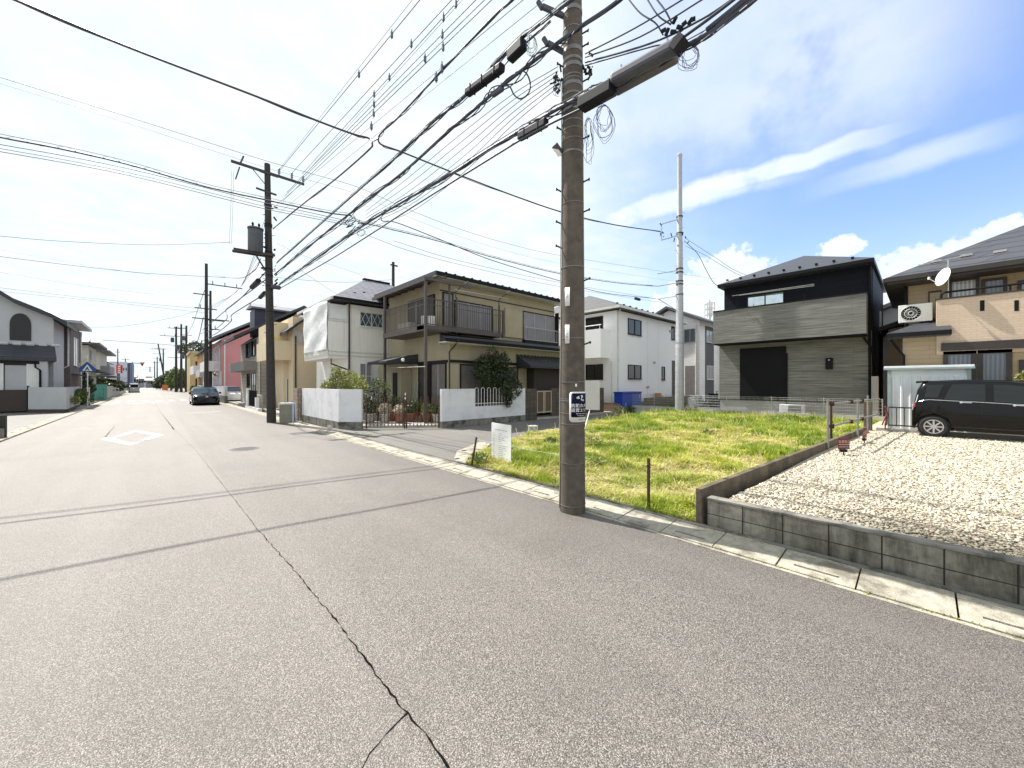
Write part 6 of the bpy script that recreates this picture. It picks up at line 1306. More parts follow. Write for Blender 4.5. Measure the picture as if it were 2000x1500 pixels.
lr = MB(); lx0, ly1 = Xt-.65, yl+.4; lz = Face('x', Xt-.65).z(1740, 651); yy0 = ft.u(1857)
lh = Face('x', 21.2).z(1828, 618); yh = ft.u(1826)
lr.add([(lx0, yy0, lz), (lx0, ly1, lz), (Xu, yh, lh), (Xu, yy0, lh), (lx0, yy0, lz-.16), (lx0, ly1, lz-.16), (Xu, ly1, lz-.16), (Xu, yy0, lz-.16), (Xu, ly1, lz)], [(3, 2, 1, 0), (1, 2, 8), (0, 1, 5, 4), (1, 8, 6, 5), (2, 3, 7, 6, 8), (3, 0, 4, 7), (4, 5, 6, 7)])
lo = lr.build('lower_roof', M_SLATED, Ht); MB().box(lx0-.09, lx0-.004, yy0, ly1, lz-.16, lz-.02).build('gutter', M_BLK, lo)
q = MB(); ft.box(q, ft.u(2080), ft.u(1838), ft.z(1838, 686), ft.z(1838, 671), 0, .14); q.build('shutter_housing', M_PIPE_D, Ht)
window(ft, (ft.u(1907), ft.u(1842), .4, ft.z(1842, 687)), Ht, M_PIPE_D, M_CURTB, mull=0, fw=.12); window(ft, (ft.u(1977), ft.u(1909), .4, ft.z(1842, 687)), Ht, M_PIPE_D, M_CURTB, mull=0, fw=.12); window(ft, (ft.u(2100), ft.u(1990), .4, 2.6), Ht, M_PIPE_D, M_CURTB, mull=0, fw=.12)
pipe([(Xt-.15, yl+.3, lz-.2), (Xt-.05, yl+.1, lz-.6), (Xt-.05, yl-.03, lz-.8), (Xt-.05, yl-.03, .3)], .04, M_BLK, Ht); pipe([(Xu-.05, yul+.03, 5.8), (Xu-.05, yul+.03, 4)], .05, M_BLK, Ht)
ac = ac_unit((20.95, fu.u(1795)+.10, Face('x', 20.95).z(1795, 630)-.03), 'white air conditioner with round fan on a bracket over the tan house lower roof', R(-90)); ac.scale = (1.1, 1.0, 1.1)
# satellite dish and aerial
dc = W(1842, 541, x=Xt-.1); t = root('satellite_dish', dc, 'white satellite dish on the balcony corner of the tan brick house', 'satellite dish')
q = MB(); n_ = 28; ax = Vector((-.55, .75, .25)).normalized(); u_ = ax.cross(UPV).normalized(); v_ = u_.cross(ax); vs = []; fs_ = []
for k in range(7):
    r__ = .30*k/6
    for j in range(n_): a = 2*math.pi*j/n_; vs.append(dc+(u_*math.cos(a)*r__*.92+v_*math.sin(a)*r__*1.05)+ax*(.07*(k/6)**2-.06))
for k in range(6):
    for j in range(n_): fs_.append((k*n_+j, k*n_+(j+1) % n_, (k+1)*n_+(j+1) % n_, (k+1)*n_+j))
d_ = MB().add(vs, fs_).build('dish', M_WHITEP, t, smooth=2); s = d_.modifiers.new('t', 'SOLIDIFY'); s.thickness = .012
MB().tube([dc-v_*.28+ax*.02, dc-v_*.15+ax*.38], .012, 6).lathe([(.03, -.05), (.035, .03), (.0, .05)], dc-v_*.13+ax*.4, 10).build('feed_arm', M_WHITEP, t)
ap = W(1852, 600, x=Xt+.05); MB().tube([(ap.x, ap.y, zt1-.2), (ap.x, ap.y, CAM_H+(749-505)/748*13.2)], .02, 8).build('mast', M_GALV, t)
zt2 = CAM_H+(749-503)/748*13.2; q = MB(); d2 = Vector((.35, 1, 0)).normalized(); c = Vector((ap.x, ap.y, zt2)); q.tube([c-d2*.55, c+d2*.75], .010, 5)
for i in range(9): p = c+d2*(-.5+i*.15); s2 = Vector((-d2.y, d2.x, 0))*(.15+.02*i if i > 1 else .3); q.tube([p-s2, p+s2], .005, 4)
q.build('aerial', M_GALV, t)
# shed, low fence and clutter
fsd = Face('x', 18.0); ya, yb2 = fsd.u(1735), fsd.u(1895); zt3 = fsd.z(1735, 718)
t = root('garden_shed', (18.5, -.4, .3), 'pale blue grey corrugated steel shed behind the black car', 'shed'); M_SHED = mat('shed_steel', (.74, .77, .80), .5, 0, c2=(.68, .71, .74), sc=1.5, streak=.2); M_SHEDT = mat('shed_teal', (.33, .40, .40), .5)
MB().box(18.02, 19.4, yb2, ya, .34, zt3-.05).build('wall', M_SHED, t)
q = MB(); n = 9
for i in range(n): y = ya-.12-(ya-yb2-.2)*i/(n-1); q.prism([(18.02, y-.035), (18.02, y+.035), (17.985, y+.018), (17.985, y-.018)], .36, zt3-.3)
q.build('ribs', M_SHED, t); [MB().box(17.97, 18.06, k-.04, k+.04, .34, zt3-.05).build('corner_trim', M_SHEDT, t) for k in (ya-.02, yb2+.02)]; MB().box(17.9, 19.5, yb2-.08, ya+.1, zt3-.05, zt3+.04).build('roof', M_SHED, t, bevel=.01); MB().box(17.88, 17.9, yb2-.09, ya+.11, zt3-.08, zt3-.02).build('gutter', M_SHEDT, t)
t = root('low_fence', (17.2, 0, .3), 'low dark steel bar fence in front of the shed, ending behind the car', 'fence'); railing((17.2, Face('x', 17.2).u(1736)), (17.2, -1.2), .48, 1.08, t, M_DKMETAL, .17, 'bars', .022, .04); MB().box(17.1, 17.3, -3, 1.0, .25, .40).build('kerb_block', M_FOUND, t)
c = W(1729, 815, f=12.2); single(MB().tube([c+UPV*.35, c+UPV*.1+IR*.06, c-UPV*.25+IR*.02], .03, 6).tube([c-UPV*.25-IR*.1, c+IR*.05+UPV*.1], .02, 5).lathe([(.1, -.015), (.12, 0), (.1, .015)], c-UPV*.28, 14, 'y'), 'child_cycle', mat('red_white_paint', (.22, .06, .06), .5), 'small red and white cycle propped between the rail and the shed', 'cycle')
simplehouse('white house end showing in the gap between the black and the tan house', 31, 38, -2, 1.7, 6.0, 7.0, M_PALEW, M_GREYW, axis='x')
simplehouse('orange brick end in the gap between the black and the tan house', 27.5, 30.9, .2, 1.15, 4.6, 5.0, M_TANB, M_SLATEC, axis='x')
# ------------------------------------------------------------------ left side of the street
Ya = 41.0; fa = Face('y', Ya); xw = fa.u(94); M_WARM = mat('white_stucco_left', (.47, .475, .49), .9, c2=(.42, .425, .44), sc=.8, bsc=40)
Ha = root('house', (-9, 44, 0), 'white stucco house with a black arched window and dark curved roof, left edge', 'house')
MB().box(-16, -5.05, Ya, 45.2, 0, 6.2).build('wall', M_WARM, Ha)
# swept gable: roof descends to the right in a gentle curve
q = MB(); pts = [W(px, py, y=Ya-.5) for px, py in ((-190, 470), (-60, 530), (0, 567), (25, 582), (60, 596), (100, 612), (131, 628))]
for a, b in zip(pts[:-1], pts[1:]): q.prism([(a.x, Ya-.5), (b.x, Ya-.5), (b.x, 45.6), (a.x, 45.6)], [a.z-.28, b.z-.28, b.z-.28, a.z-.28], [a.z, b.z, b.z, a.z])
rfa = q.build('roof', M_SLATED, Ha)
q = MB(); n = len(pts); V_ = [(p.x, Ya+.003, min(p.z-.27, 99)) for p in pts if p.x < -5.0]+[(-5.05, Ya+.003, 6.15)]; 
q.add(V_+[(-5.05, Ya+.003, 6.0), (V_[0][0], Ya+.003, 6.0)], [tuple(range(len(V_)+2))]); q.build('gable_wall', M_WARM, Ha)
u0, u1 = fa.u(19), fa.u(61); z0, zs, zt_ = fa.z(19, 664), fa.z(19, 632), fa.z(40, 612); cx = (u0+u1)/2; hw_ = (u1-u0)/2
P = [(u0, z0), (u1, z0)]+[(cx+hw_*math.cos(a), zs+(zt_-zs)*math.sin(a)) for a in np.linspace(0, math.pi, 13)]
MB().add([(p[0], Ya-.04, p[1]) for p in P]+[(p[0], Ya+.02, p[1]) for p in P], [tuple(range(len(P)))]+[(i, (i+1) % len(P), len(P)+(i+1) % len(P), len(P)+i) for i in range(len(P))]).build('arched_window', mat('black_lattice', (.012, .012, .014), .5), Ha)
hz = fa.z(50, 674); pr = MB(); pr.add([(-16, 39.2, 3.55), (-4.7, 39.2, 3.55), (-5.0, Ya, 4.45), (-16, Ya, 4.45), (-16, 39.2, 3.3), (-4.7, 39.2, 3.3), (-5.0, Ya, 3.3), (-16, Ya, 3.3)], [(0, 1, 2, 3), (7, 6, 5, 4), (0, 4, 5, 1), (1, 5, 6, 2), (2, 6, 7, 3), (3, 7, 4, 0)]); pe = pr.build('pent_roof', M_SLATED, Ha)
q = MB()
for i in range(18): x = -4.95-i*.55; MB().lathe([(.10, -.18), (.12, 0), (.10, .18)], (x, Ya-.05, 4.47), 8, 'x').build('ridge_tile', M_PALEW, pe)
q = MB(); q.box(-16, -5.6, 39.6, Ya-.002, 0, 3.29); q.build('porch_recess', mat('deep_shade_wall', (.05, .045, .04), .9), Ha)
u0, u1 = Face('y', 39.6).u(10), Face('y', 39.6).u(53); MB().box(u0, u1, 39.52, 39.598, .15, 3.0).build('white_door', M_WARM, Ha)
q = MB()
for px in (1, 5, 54, 58, 62, 66, 70, 74, 78): x = Face('y', 39.5).u(px); q.box(x-.04, x+.04, 39.45, 39.515, .3, 3.1)
q.build('white_louvres', M_WHITEP, Ha)
MB().box(Face('y', 39.6).u(79), -5.1, 39.3, 39.598, 0, 3.29).build('white_side', M_WARM, Ha)
pipe([(-5.6, 39.2, 3.3), (-5.6, 39.25, 2.9), (-5.4, 39.25, 2.7), (-5.4, 39.25, .2)], .05, M_BLK, Ha)
MB().bar((-12, 38.6, 2.95), (-6.9, 38.6, 3.1), .06).bar((-9.5, 38.6, 3.55), (-6.9, 38.6, 3.05), .06).build('awning_bar', M_PALEW, Ha)
# brown grey neighbour
Yg = 45.4; Hg = root('house', (-8, 49, 0), 'purple brown house narrow to the street with a white framed window', 'house'); M_BRN = mbrick('purple_brown_siding', (.17, .135, .135), (.15, .12, .12), (.10, .08, .08), 2, .15, .01)
MB().box(-13, -4.75, Yg, 51, 0, 6.4).build('wall', M_BRN, Hg)
hip_roof(-13.5, -4.1, Yg-.7, 51.6, 6.75, 8.2, ((-10, 48.3), (-8, 48.3)), .22).build('roof', mat('pale_fascia', (.5, .5, .52), .6), Hg)
window(Face('x', -4.75, 1), (47.0, 49.2, 3.3, 5.6), Hg, M_FRW, M_LACE, mull=1); pipe([(-4.85, Yg-.05, 6.4), (-4.85, Yg-.05, 3.2), (-5.3, Yg-.1, 2.9)], .06, M_PIPE_W, Hg); pipe([(-4.7, 50.9, 6.4), (-4.7, 50.9, .3)], .06, M_PIPE_W, Hg)
q = MB(); q.add([(-6, Yg+.5, 2.75), (-3.7, Yg+.5, 2.35), (-3.7, 50, 2.35), (-6, 50, 2.75), (-6, Yg+.5, 2.85), (-3.7, Yg+.5, 2.45), (-3.7, 50, 2.45), (-6, 50, 2.85)], [(3, 2, 1, 0), (4, 5, 6, 7), (0, 1, 5, 4), (1, 2, 6, 5), (2, 3, 7, 6), (3, 0, 4, 7)]); q.build('car_port', M_SLATED, Hg)
# tile roofed white house and its neighbour
def kawara(x0, x1, y0, y1, z, zr, parent, ridge):
    r = hip_roof(x0, x1, y0, y1, z, zr, ridge, .2).build('roof', M_TILEG, parent); q = MB(); (xa, ya), (xb, yb) = ridge; n = 16
    for i in range(n+1):
        x = x0+(x1-x0)*i/n; k = 0 if xa <= x <= xb else (xa-x)/(xa-x0) if x < xa else (x-xb)/(x1-xb)
        t = 1-k; q.tube([(x, y0, z+.05), (x, y0+(ya-y0)*t, z+.05+(zr-z)*t)], .09, 5)
    q.build('tile_rolls', M_PALEW, r); return r
Hf = root('house', (-10, 66, 0), 'cream walled house with a pale ridged tile hip roof on the left', 'house'); M_CRF = mat('cream_far', (.62, .60, .52), .9)
MB().box(-15, -5.2, 62, 70, 0, 6.0).build('wall', M_CRF, Hf); kawara(-16, -4.3, 61, 71, 6.3, 8.8, Hf, ((-12, 66), (-8.3, 66)))
hip_roof(-15.5, -4.2, 59.6, 70.5, 3.3, 4.3, ((-12, 65), (-7, 65)), .15).build('lower_roof', M_SLATED, Hf); MB().box(-14.5, -5.0, 60.4, 62, 0, 3.1).build('ground_floor_wall', M_CRF, Hf); window(Face('y', 62), (-8.5, -7.2, 4.4, 5.5), Hf, M_FRS, M_GLASS)
window(Face('x', -5.2, 1), (63, 64.5, 4.4, 5.6), Hf, M_FRS, M_GLASS)
Hk = root('house', (-10, 82, 0), 'older house with dark low tiled roofs and a small balcony, beyond the cream one', 'house')
MB().box(-14, -5.4, 77, 88, 0, 6.2).build('wall', M_CRF, Hk); kawara(-15, -4.4, 76, 89, 6.4, 8.6, Hk, ((-11, 82), (-9, 82))); MB().box(-5.4, -4.5, 78, 87, 3.2, 4.3).build('balcony', M_GREYW, Hk); hip_roof(-15, -3.9, 75.6, 88.5, 2.9, 3.7, ((-11, 82), (-8, 82)), .15).build('lower_roof', M_TILEG, Hk)
window(Face('y', 77), (-8, -6.4, 4.3, 5.6), Hk, M_FRS, M_GLASS)
# shop block with the red hanging sign
Hs = root('shop_building', (-12, 150, 0), 'pale flat roofed shop block with a blue grey end and a red vertical sign', 'building')
c0_, c1_ = W(215, 749, f=105), W(252, 749, f=108); yS = 150; fS = Face('y', yS); MB().box(fS.u(214), fS.u(248), yS, yS+16, 0, fS.z(214, 706)).build('wall', mat('shop_white', (.55, .56, .66), .9), Hs); MB().box(fS.u(248)+.01, fS.u(252)+.6, yS+2, yS+16, 0, fS.z(248, 708)).build('end_bay', mat('blue_grey_end', (.20, .24, .34), .9), Hs)
MB().box(fS.u(217), fS.u(248), yS-.2, yS-.002, 3.2, 3.6).build('cornice', M_PALEW, Hs)
for k in range(2): window(fS, (fS.u(240)+k*.5, fS.u(240)+k*.5+.3, 5.4, 6.2), Hs, M_FRS, M_GLASS, mull=0)
rs = W(231, 723, f=88); t = root('hanging_sign', rs, 'red vertical shop sign hung on the left roadside', 'sign'); a_, b_ = W(228.5, 713, f=88), W(238, 730, f=88); q = MB(); e_ = IR
q.bar(a_.lerp(W(238, 713, f=88), .5)+UPV*0, W(233, 729, f=88), 1.25, .25, up=IF); q.build('red_panel', mat('sign_red', (.50, .02, .03), .5), t)
q = MB(); 
for k in range(4): c = W(233, 715.5+k*4, f=87.7); q.bar(c-IR*.28, c+IR*.28, .05, .3)
q.build('white_marks', M_PALEW, t); MB().bar(W(233, 712, f=88), W(233, 749, f=88), .2).build('post', M_DKMETAL, t)
# far end of the street
yE = 230; 
far = [(252, 264, 728, 'dark low house right of the blue grey shop end', M_GREYW, 200), (262, 268, 735, 'small pale house near the road end', M_PALEW, 215), (267, 281, 733, 'grey tiled house facing down the road end, left half', M_GREYW, 240), (280, 297, 727, 'broad pale house with long roof closing the road end', M_PALEW, 255), (285, 300, 738, 'low dark house before the long roofed one', M_GREYW, 225)]
for (p0, p1, pt, lab, m, y) in far:
    f_ = Face('y', y); u0, u1 = f_.u(p0), f_.u(p1); z = f_.z(p0, pt); simplehouse(lab, u0, u1, y, y+9, z*.72, z, m, M_TILEG, axis='x', wins=[(f_, (u0+(u1-u0)*k, u0+(u1-u0)*k+1.6, z*.4, z*.6), 1) for k in (.2, .6)])
# inverted triangle stop sign hung over the road
fs_ = 75; c = W(278, 711, f=fs_); t = root('stop_sign', (c.x, c.y, c.z), 'inverted red triangle sign hung from an arm over the road', 'traffic sign'); s = .78
fc = lambda u, z, d: c+IR*u+UPV*z-IF*d
tri = [(-s*.62, .32), (s*.62, .32), (0, -.5)]
def trip(k, d, nm, m, par): MB().add([fc(u*k, z*k, d) for u, z in tri]+[fc(u*k, z*k, d-.04) for u, z in tri], [(0, 1, 2), (5, 4, 3), (0, 3, 4, 1), (1, 4, 5, 2), (2, 5, 3, 0)]).build(nm, m, par)
pn = None; trip(1, .05, 'plate', mat('stop_red', (.30, .02, .03), .5), t); V, F = text_mesh('止まれ', .24); MB().add([fc(v[0], v[1]+.06, .055) for v in V], F).build('lettering', M_SIGNW, t, recalc=False)
MB().bar(W(252, 709, f=74), W(274, 709.5, f=fs_), .12).bar(W(252, 709, f=74), Vector((W(252, 709, f=74).x, W(252, 709, f=74).y, 0)), .16).build('arm', M_DKMETAL, t)
# pentagonal blue crossing sign
sp_ = W(171, 797, z=0); t = root('crossing_sign', sp_, 'blue pedestrian crossing sign with round top frame on a thin white post', 'traffic sign')
MB().tube([sp_, sp_+UPV*4.0], .035, 8).build('post', M_WHITEP, t)
fp = ca*0+1; f0 = sa*sp_.x+ca*sp_.y
zc = CAM_H+(749-719)/748*f0; c = Vector((sp_.x, sp_.y, zc)); d_ = Vector((-.1, -1, 0)).normalized(); e_ = Vector((1, -.1, 0)).normalized()
def sgp(P, dd, nm, m): MB().add([c+e_*u+UPV*z-(-d_)*dd for u, z in P]+[c+e_*u+UPV*z+d_*(dd-.02) for u, z in P], [tuple(range(len(P))), tuple(range(len(P), 2*len(P)))[::-1]]+[(i, (i+1) % len(P), len(P)+(i+1) % len(P), len(P)+i) for i in range(len(P))]).build(nm, m, t)
sgp([(-.42, -.28), (.42, -.28), (.42, .0), (0, .5), (-.42, .0)], .06, 'plate', mat('sign_blue', (.02, .09, .30), .5)); sgp([(-.26, -.2), (.26, -.2), (0, .28)], .075, 'white_triangle', M_SIGNW)
q = MB(); q.add([c+d_*.09+e_*u+UPV*z for u, z in ((-.03, .1), (.03, .1), (.05, -.02), (.12, -.16), (.05, -.16), (0, -.06), (-.07, -.16), (-.13, -.16), (-.05, -.0))], [tuple(range(9))]); q.build('walker_symbol', M_INK, t)
MB().tube([c+e_*.42*math.cos(a)+UPV*(.12+.5*math.sin(a)) for a in np.linspace(-.2, math.pi+.2, 20)], .03, 6).build('top_frame', mat('cream_frame', (.6, .5, .25), .6), t)
# walls on the left
t = wallrun('garden_wall', 'white rendered wall curving round the left side street corner', [(-4.45, 46), (-4.2, 38.0), (-5.65, 38.9)][::-1], .05, .22, 1.58, th=-.2, m=M_WARM) if False else None
t = root('garden_wall', (-4.6, 38, 0), 'white wall wrapping the left side street corner, with a planter', 'wall')
MB().prism([(-5.75, 38.3), (-4.05, 36.75), (-3.95, 36.95), (-5.65, 38.5)], .22, 1.6).prism([(-4.05, 36.75), (-4.0, 36.7), (-4.2, 45), (-4.4, 45)], .22, 1.6).build('render', M_WARM, t); MB().prism([(-5.78, 38.28), (-4.02, 36.68), (-3.92, 36.9), (-5.62, 38.5)], -.02, .219).prism([(-4.1, 36.75), (-3.98, 36.68), (-4.18, 45), (-4.4, 45)], -.02, .219).build('base', M_DKTILE, t)
t = root('side_gate', (-7, 38.5, 0), 'dark wooden double gate left of the white corner wall', 'gate'); y = 38.6
for x0, x1 in ((-8.3, -7.05), (-7.0, -5.85)): MB().box(x0, x1, y, y+.06, .1, 1.45).build('leaf', mat('dark_gate_wood', (.05, .035, .028), .7), t)
MB().box(-5.84, -5.76, y-.06, y+.1, 0, 1.7).box(-7.045, -7.005, y-.03, y+.03, 0, 1.5).build('post', M_BLK, t)
t = root('garden_wall', (-10, 38.5, 0), 'short white wall at the very left edge beyond the side street', 'wall'); MB().box(-14, -8.35, 38.5, 38.7, .0, 1.6).build('render', M_WARM, t)
# near-left dark block wall with stepped top
t = root('block_wall', (-5, 20.4, 0), 'dark stepped block wall at the left edge of the picture', 'wall')
fq = Face('y', 20.4); xx = -3.62
MB().box(-12, xx, 20.95, 21.15, 0, .78).build('upper_course', mat('near_black_block', (.035, .032, .028), .9, bsc=30), t)
MB().box(-12, xx-.02, 20.6, 20.94, 0, .34).build('lower_course', M_CONCD, t)
# fences, car lot, planter
t = root('mesh_fence', (-5, 62, 0), 'thin green wire fence round the small grassy lot on the left', 'fence'); railing((-9, 63), (-4.0, 61.5), .05, 1.3, t, mat('green_wire', (.05, .14, .11), .6), .25, 'wires', .02, .04, mid=.7)
c0, c1 = W(219, 779, z=0), W(233, 777, z=0)
single(MB().prism([(-4.5, 58.5), (-3.9, 63), (-3.85, 63), (-4.45, 58.5)], 0, 1.75), 'fence_panel', mat('teal_sheet', (.04, .30, .24), .6, c2=(.03, .24, .2)), 'solid teal green fence panel at the left roadside', 'fence')
t = root('boundary_wall', (-4, 75, 0), 'grey block wall running from the teal panel to the silver car', 'wall'); MB().box(-4.25, -4.05, 63.3, 108, 0, 1.5).build('blocks', M_BLOCKP, t)
t = root('iron_gate', (-4.4, 50, 0), 'small dark scroll gate beside the blue crossing sign', 'gate'); railing((-4.3, 46), (-4.3, 50.5), .1, 1.4, t, M_BLK, .2, 'bars', .05); MB().box(-4.4, -4.2, 50.5, 51.2, 0, 1.5).build('pillar', M_WARM, t)
simplehouse('small grey house far left between roofs and shop', -13, -6, 95, 104, 5.4, 7.2, M_GREYW, M_TILEG)
# right far filler: dark evergreen edge is in the planting part
t = root('orange_barrier', (4.2, 118, 0), 'orange construction fence at the right roadside far away', 'barrier'); a, b = W(317, 755, f=85), W(328, 756, f=85); MB().bar(a-UPV*.2, b-UPV*.2, .1, 1.1).build('panel', mat('barrier_orange', (.6, .14, .04), .6), t)
# convex mirror
mc = W(423, 727, f=44); t = root('convex_mirror', mc, 'round road mirror with orange rim and post beside the pink house', 'mirror'); q = MB()
vs = []; q.tube([mc+IR*.42*math.cos(a)+UPV*.42*math.sin(a) for a in np.linspace(0, 6.283, 24)], .05, 6, caps=False); q.tube([mc+IR*.3+IF*.1-UPV*.2, Vector((mc.x, mc.y, 0))+IR*.3+IF*.1], .045, 8); q.build('rim_and_post', mat('mirror_orange', (.5, .18, .05), .5), t)
n = 24; vs = [mc-IF*.08]+[mc+IR*.4*math.cos(2*math.pi*i/n)+UPV*.4*math.sin(2*math.pi*i/n) for i in range(n)]+[mc+IF*.08]
MB().add(vs, [(0, 1+i, 1+(i+1) % n) for i in range(n)]+[(n+1, 1+(i+1) % n, 1+i) for i in range(n)]).build('mirror', mat('mirror_face', (.6, .62, .65), .05, 1), t)
# ------------------------------------------------------------------ vehicles (local: +Y forward, origin at rear centre on the ground)
M_TYRE = mat('tyre_rubber', (.02, .02, .02), .85); M_RIM = mat('alloy_rim', (.55, .55, .57), .25, .8); M_CHROME = mat('chrome', (.75, .75, .76), .12, 1); M_LAMP = mat('lamp_lens', (.6, .62, .64), .1, coat=1); M_TAIL = mat('tail_lens', (.35, .05, .04), .15, coat=1)
M_CGLASS = mglass('car_glass', (.004, .005, .005), .02); M_CGLASSB = mglass('windscreen_glass', (.03, .05, .08), .03); M_UNDER = mat('underbody', (.008, .008, .008), .9)
def lerp_t(T, s):
    if s <= T[0][0]: return T[0][1]
    for (a, va), (b, vb) in zip(T[:-1], T[1:]):
        if s <= b: k = (s-a)/(b-a); k = k*k*(3-2*k)*.5+k*.5; return va+(vb-va)*k
    return T[-1][1]
def make_car(label, loc, rotz, L, Wd, top, belt, plan, wheels, wr, paint, sill=.20, windows=(), screens=(), tint=None, spokes=8, scale=1, rim=None, group=None, name='parked_car', extras=None, roofk=.80):
    t = root(name, loc, label, 'car', group, rotz, local=True); t.scale = (scale,)*3
    S = sorted(set([round(x, 4) for x in np.linspace(0, L, int(L/.05)+1)]+[0, .02, L-.02, L])); n = len(S)
    def sec(s):
        tp, bl, w = lerp_t(top, s), lerp_t(belt, s), lerp_t(plan, s)*Wd/2
        zb = sill
        for wy_ in wheels:
            d = abs(s-wy_)
            if d < wr*1.16: zb = max(zb, wr*.98+math.sqrt(max(0, (wr*1.16)**2-d*d)))
        bl = min(bl, tp-.06); g = min(1, max(0, (tp-bl-.06)/.45)); rw = w*(.985-(.985-roofk)*g)
        zm = max(zb+.05, bl*.62)
        return [(w*.93, zb-.0), (w*.985, zb+.06), (w, zm+.02), (w*.995, bl-.08 if bl-.08 > zm+.04 else zm+.04), (w*.965, max(bl, zm+.06)), (w*.965+(rw-w*.965)*.55, bl+(tp-bl)*.55), (rw, tp-.055*min(1, g+.5)), (rw*.90, tp-.012), (rw*.5, tp+.012*g), (0, tp+.018*g)]
    V = []; K = 10
    for s in S:
        q = sec(s); V += [(x, s, z) for x, z in q]+[(-x, s, z) for x, z in q[:-1][::-1]]
    M_ = 2*K-1; F = []
    for i in range(n-1):
        for j in range(M_-1): a = i*M_+j; F.append((a, a+1, a+M_+1, a+M_))
    F += [tuple(range(M_))[::-1], tuple(range((n-1)*M_, n*M_))]
    MB().add(V, F).build('body', paint, t, smooth=True)
    MB().box(-Wd*.44, Wd*.44, .12, L-.15, sill-.02, .42).build('underbody', M_UNDER, t)
    for wy_ in wheels:      # dark wheel housings
        MB().lathe([(wr*1.15, -Wd*.47), (wr*1.15, Wd*.47)], (0, wy_, wr), 28, 'x').build('wheel_housing', M_UNDER, t)
    tyre = MB().lathe([(wr*.66, -.095), (wr*.93, -.095), (wr, -.06), (wr, .06), (wr*.93, .095), (wr*.66, .095)], (0, 0, 0), 32, 'x')
    for sx in (-1, 1):
        for wy_ in wheels:
            w = tyre.build('wheel', M_TYRE, t, smooth=True); w.location = (sx*(Wd/2-.10), wy_, wr)
            r_ = MB(); o = sx*.098; r_.lathe([(wr*.68, o-.012*sx), (wr*.70, o), (wr*.62, o), (wr*.60, o-.03*sx)], (0, 0, 0), 28, 'x')
            r_.lathe([(wr*.16, o-.02*sx), (wr*.15, o), (0, o)], (0, 0, 0), 14, 'x')
            for k in range(spokes): a = 2*math.pi*k/spokes; r_.bar((o-.012*sx, wr*.12*math.cos(a), wr*.12*math.sin(a)), (o-.012*sx, wr*.64*math.cos(a), wr*.64*math.sin(a)), wr*.13 if spokes > 5 else wr*.2, .02, up=(1, 0, 0))
            r_.build('rim', rim or M_RIM, w); b = MB().lathe([(wr*.66, o-.05*sx), (0, o-.05*sx)], (0, 0, 0), 24, 'x'); b.build('brake_void', M_UNDER, w)
    def side(s, v, sx, off=.006):
        q = sec(s); a, b, c = q[4], q[5], q[6]
        p = (a[0]+(b[0]-a[0])*v*2, a[1]+(b[1]-a[1])*v*2) if v < .5 else (b[0]+(c[0]-b[0])*(v*2-1), b[1]+(c[1]-b[1])*(v*2-1))
        return (sx*(p[0]+off), s, p[1])
    def low(s, v, sx, off=.006):   # between sill shoulder and belt
        q = sec(s); a, b, c = q[2], q[3], q[4]; 
        p = (a[0]+(b[0]-a[0])*v*2, a[1]+(b[1]-a[1])*v*2) if v < .5 else (b[0]+(c[0]-b[0])*(v*2-1), b[1]+(c[1]-b[1])*(v*2-1))
        return (sx*(p[0]+off), s, p[1])
    def panel(fn, P, name, m, nx=10, ny=6, sides=(-1, 1)):
        (s00, s01, s10, s11, v0, v1) = P
        for sx in sides:
            V = [fn((s00+(s10-s00)*j/ny)+((s01+(s11-s01)*j/ny)-(s00+(s10-s00)*j/ny))*i/nx, v0+(v1-v0)*j/ny, sx) for j in range(ny+1) for i in range(nx+1)]
            F = [(j*(nx+1)+i, j*(nx+1)+i+1, (j+1)*(nx+1)+i+1, (j+1)*(nx+1)+i) for j in range(ny) for i in range(nx)]
            MB().add(V, F).build(name, m, t, smooth=2)
    for P in windows: panel(side, P, 'side_window', tint or M_CGLASS)
    for (s0, s1, k0, k1, nm, m) in screens:   # strips over the top surface
        nx, ny = 10, 8; V = []
        for j in range(ny+1):
            s = s0+(s1-s0)*j/ny; q = sec(s); kk = k0+(k1-k0)*j/ny
            for i in range(nx+1):
                u = -1+2*i/nx; x = u*q[6][0]*kk; ax = abs(x); z = q[9][1]+(q[7][1]-q[9][1])*min(1, ax/max(.01, q[7][0]))**2; V.append((x, s, z+.010))
        MB().add(V, [(j*(nx+1)+i, j*(nx+1)+i+1, (j+1)*(nx+1)+i+1, (j+1)*(nx+1)+i) for j in range(ny) for i in range(nx)]).build(nm, m, t, smooth=2)
    if extras: extras(t, sec, side, low, panel)
    return t
M_BLKPAINT = mpaint('black_car_paint', (.003, .003, .004), .2); M_WHTPAINT = mpaint('white_car_paint', (.62, .63, .65)); M_SILPAINT = mpaint('silver_car_paint', (.40, .42, .44)); M_BLUPAINT = mpaint('dark_blue_car_paint', (.005, .006, .012))
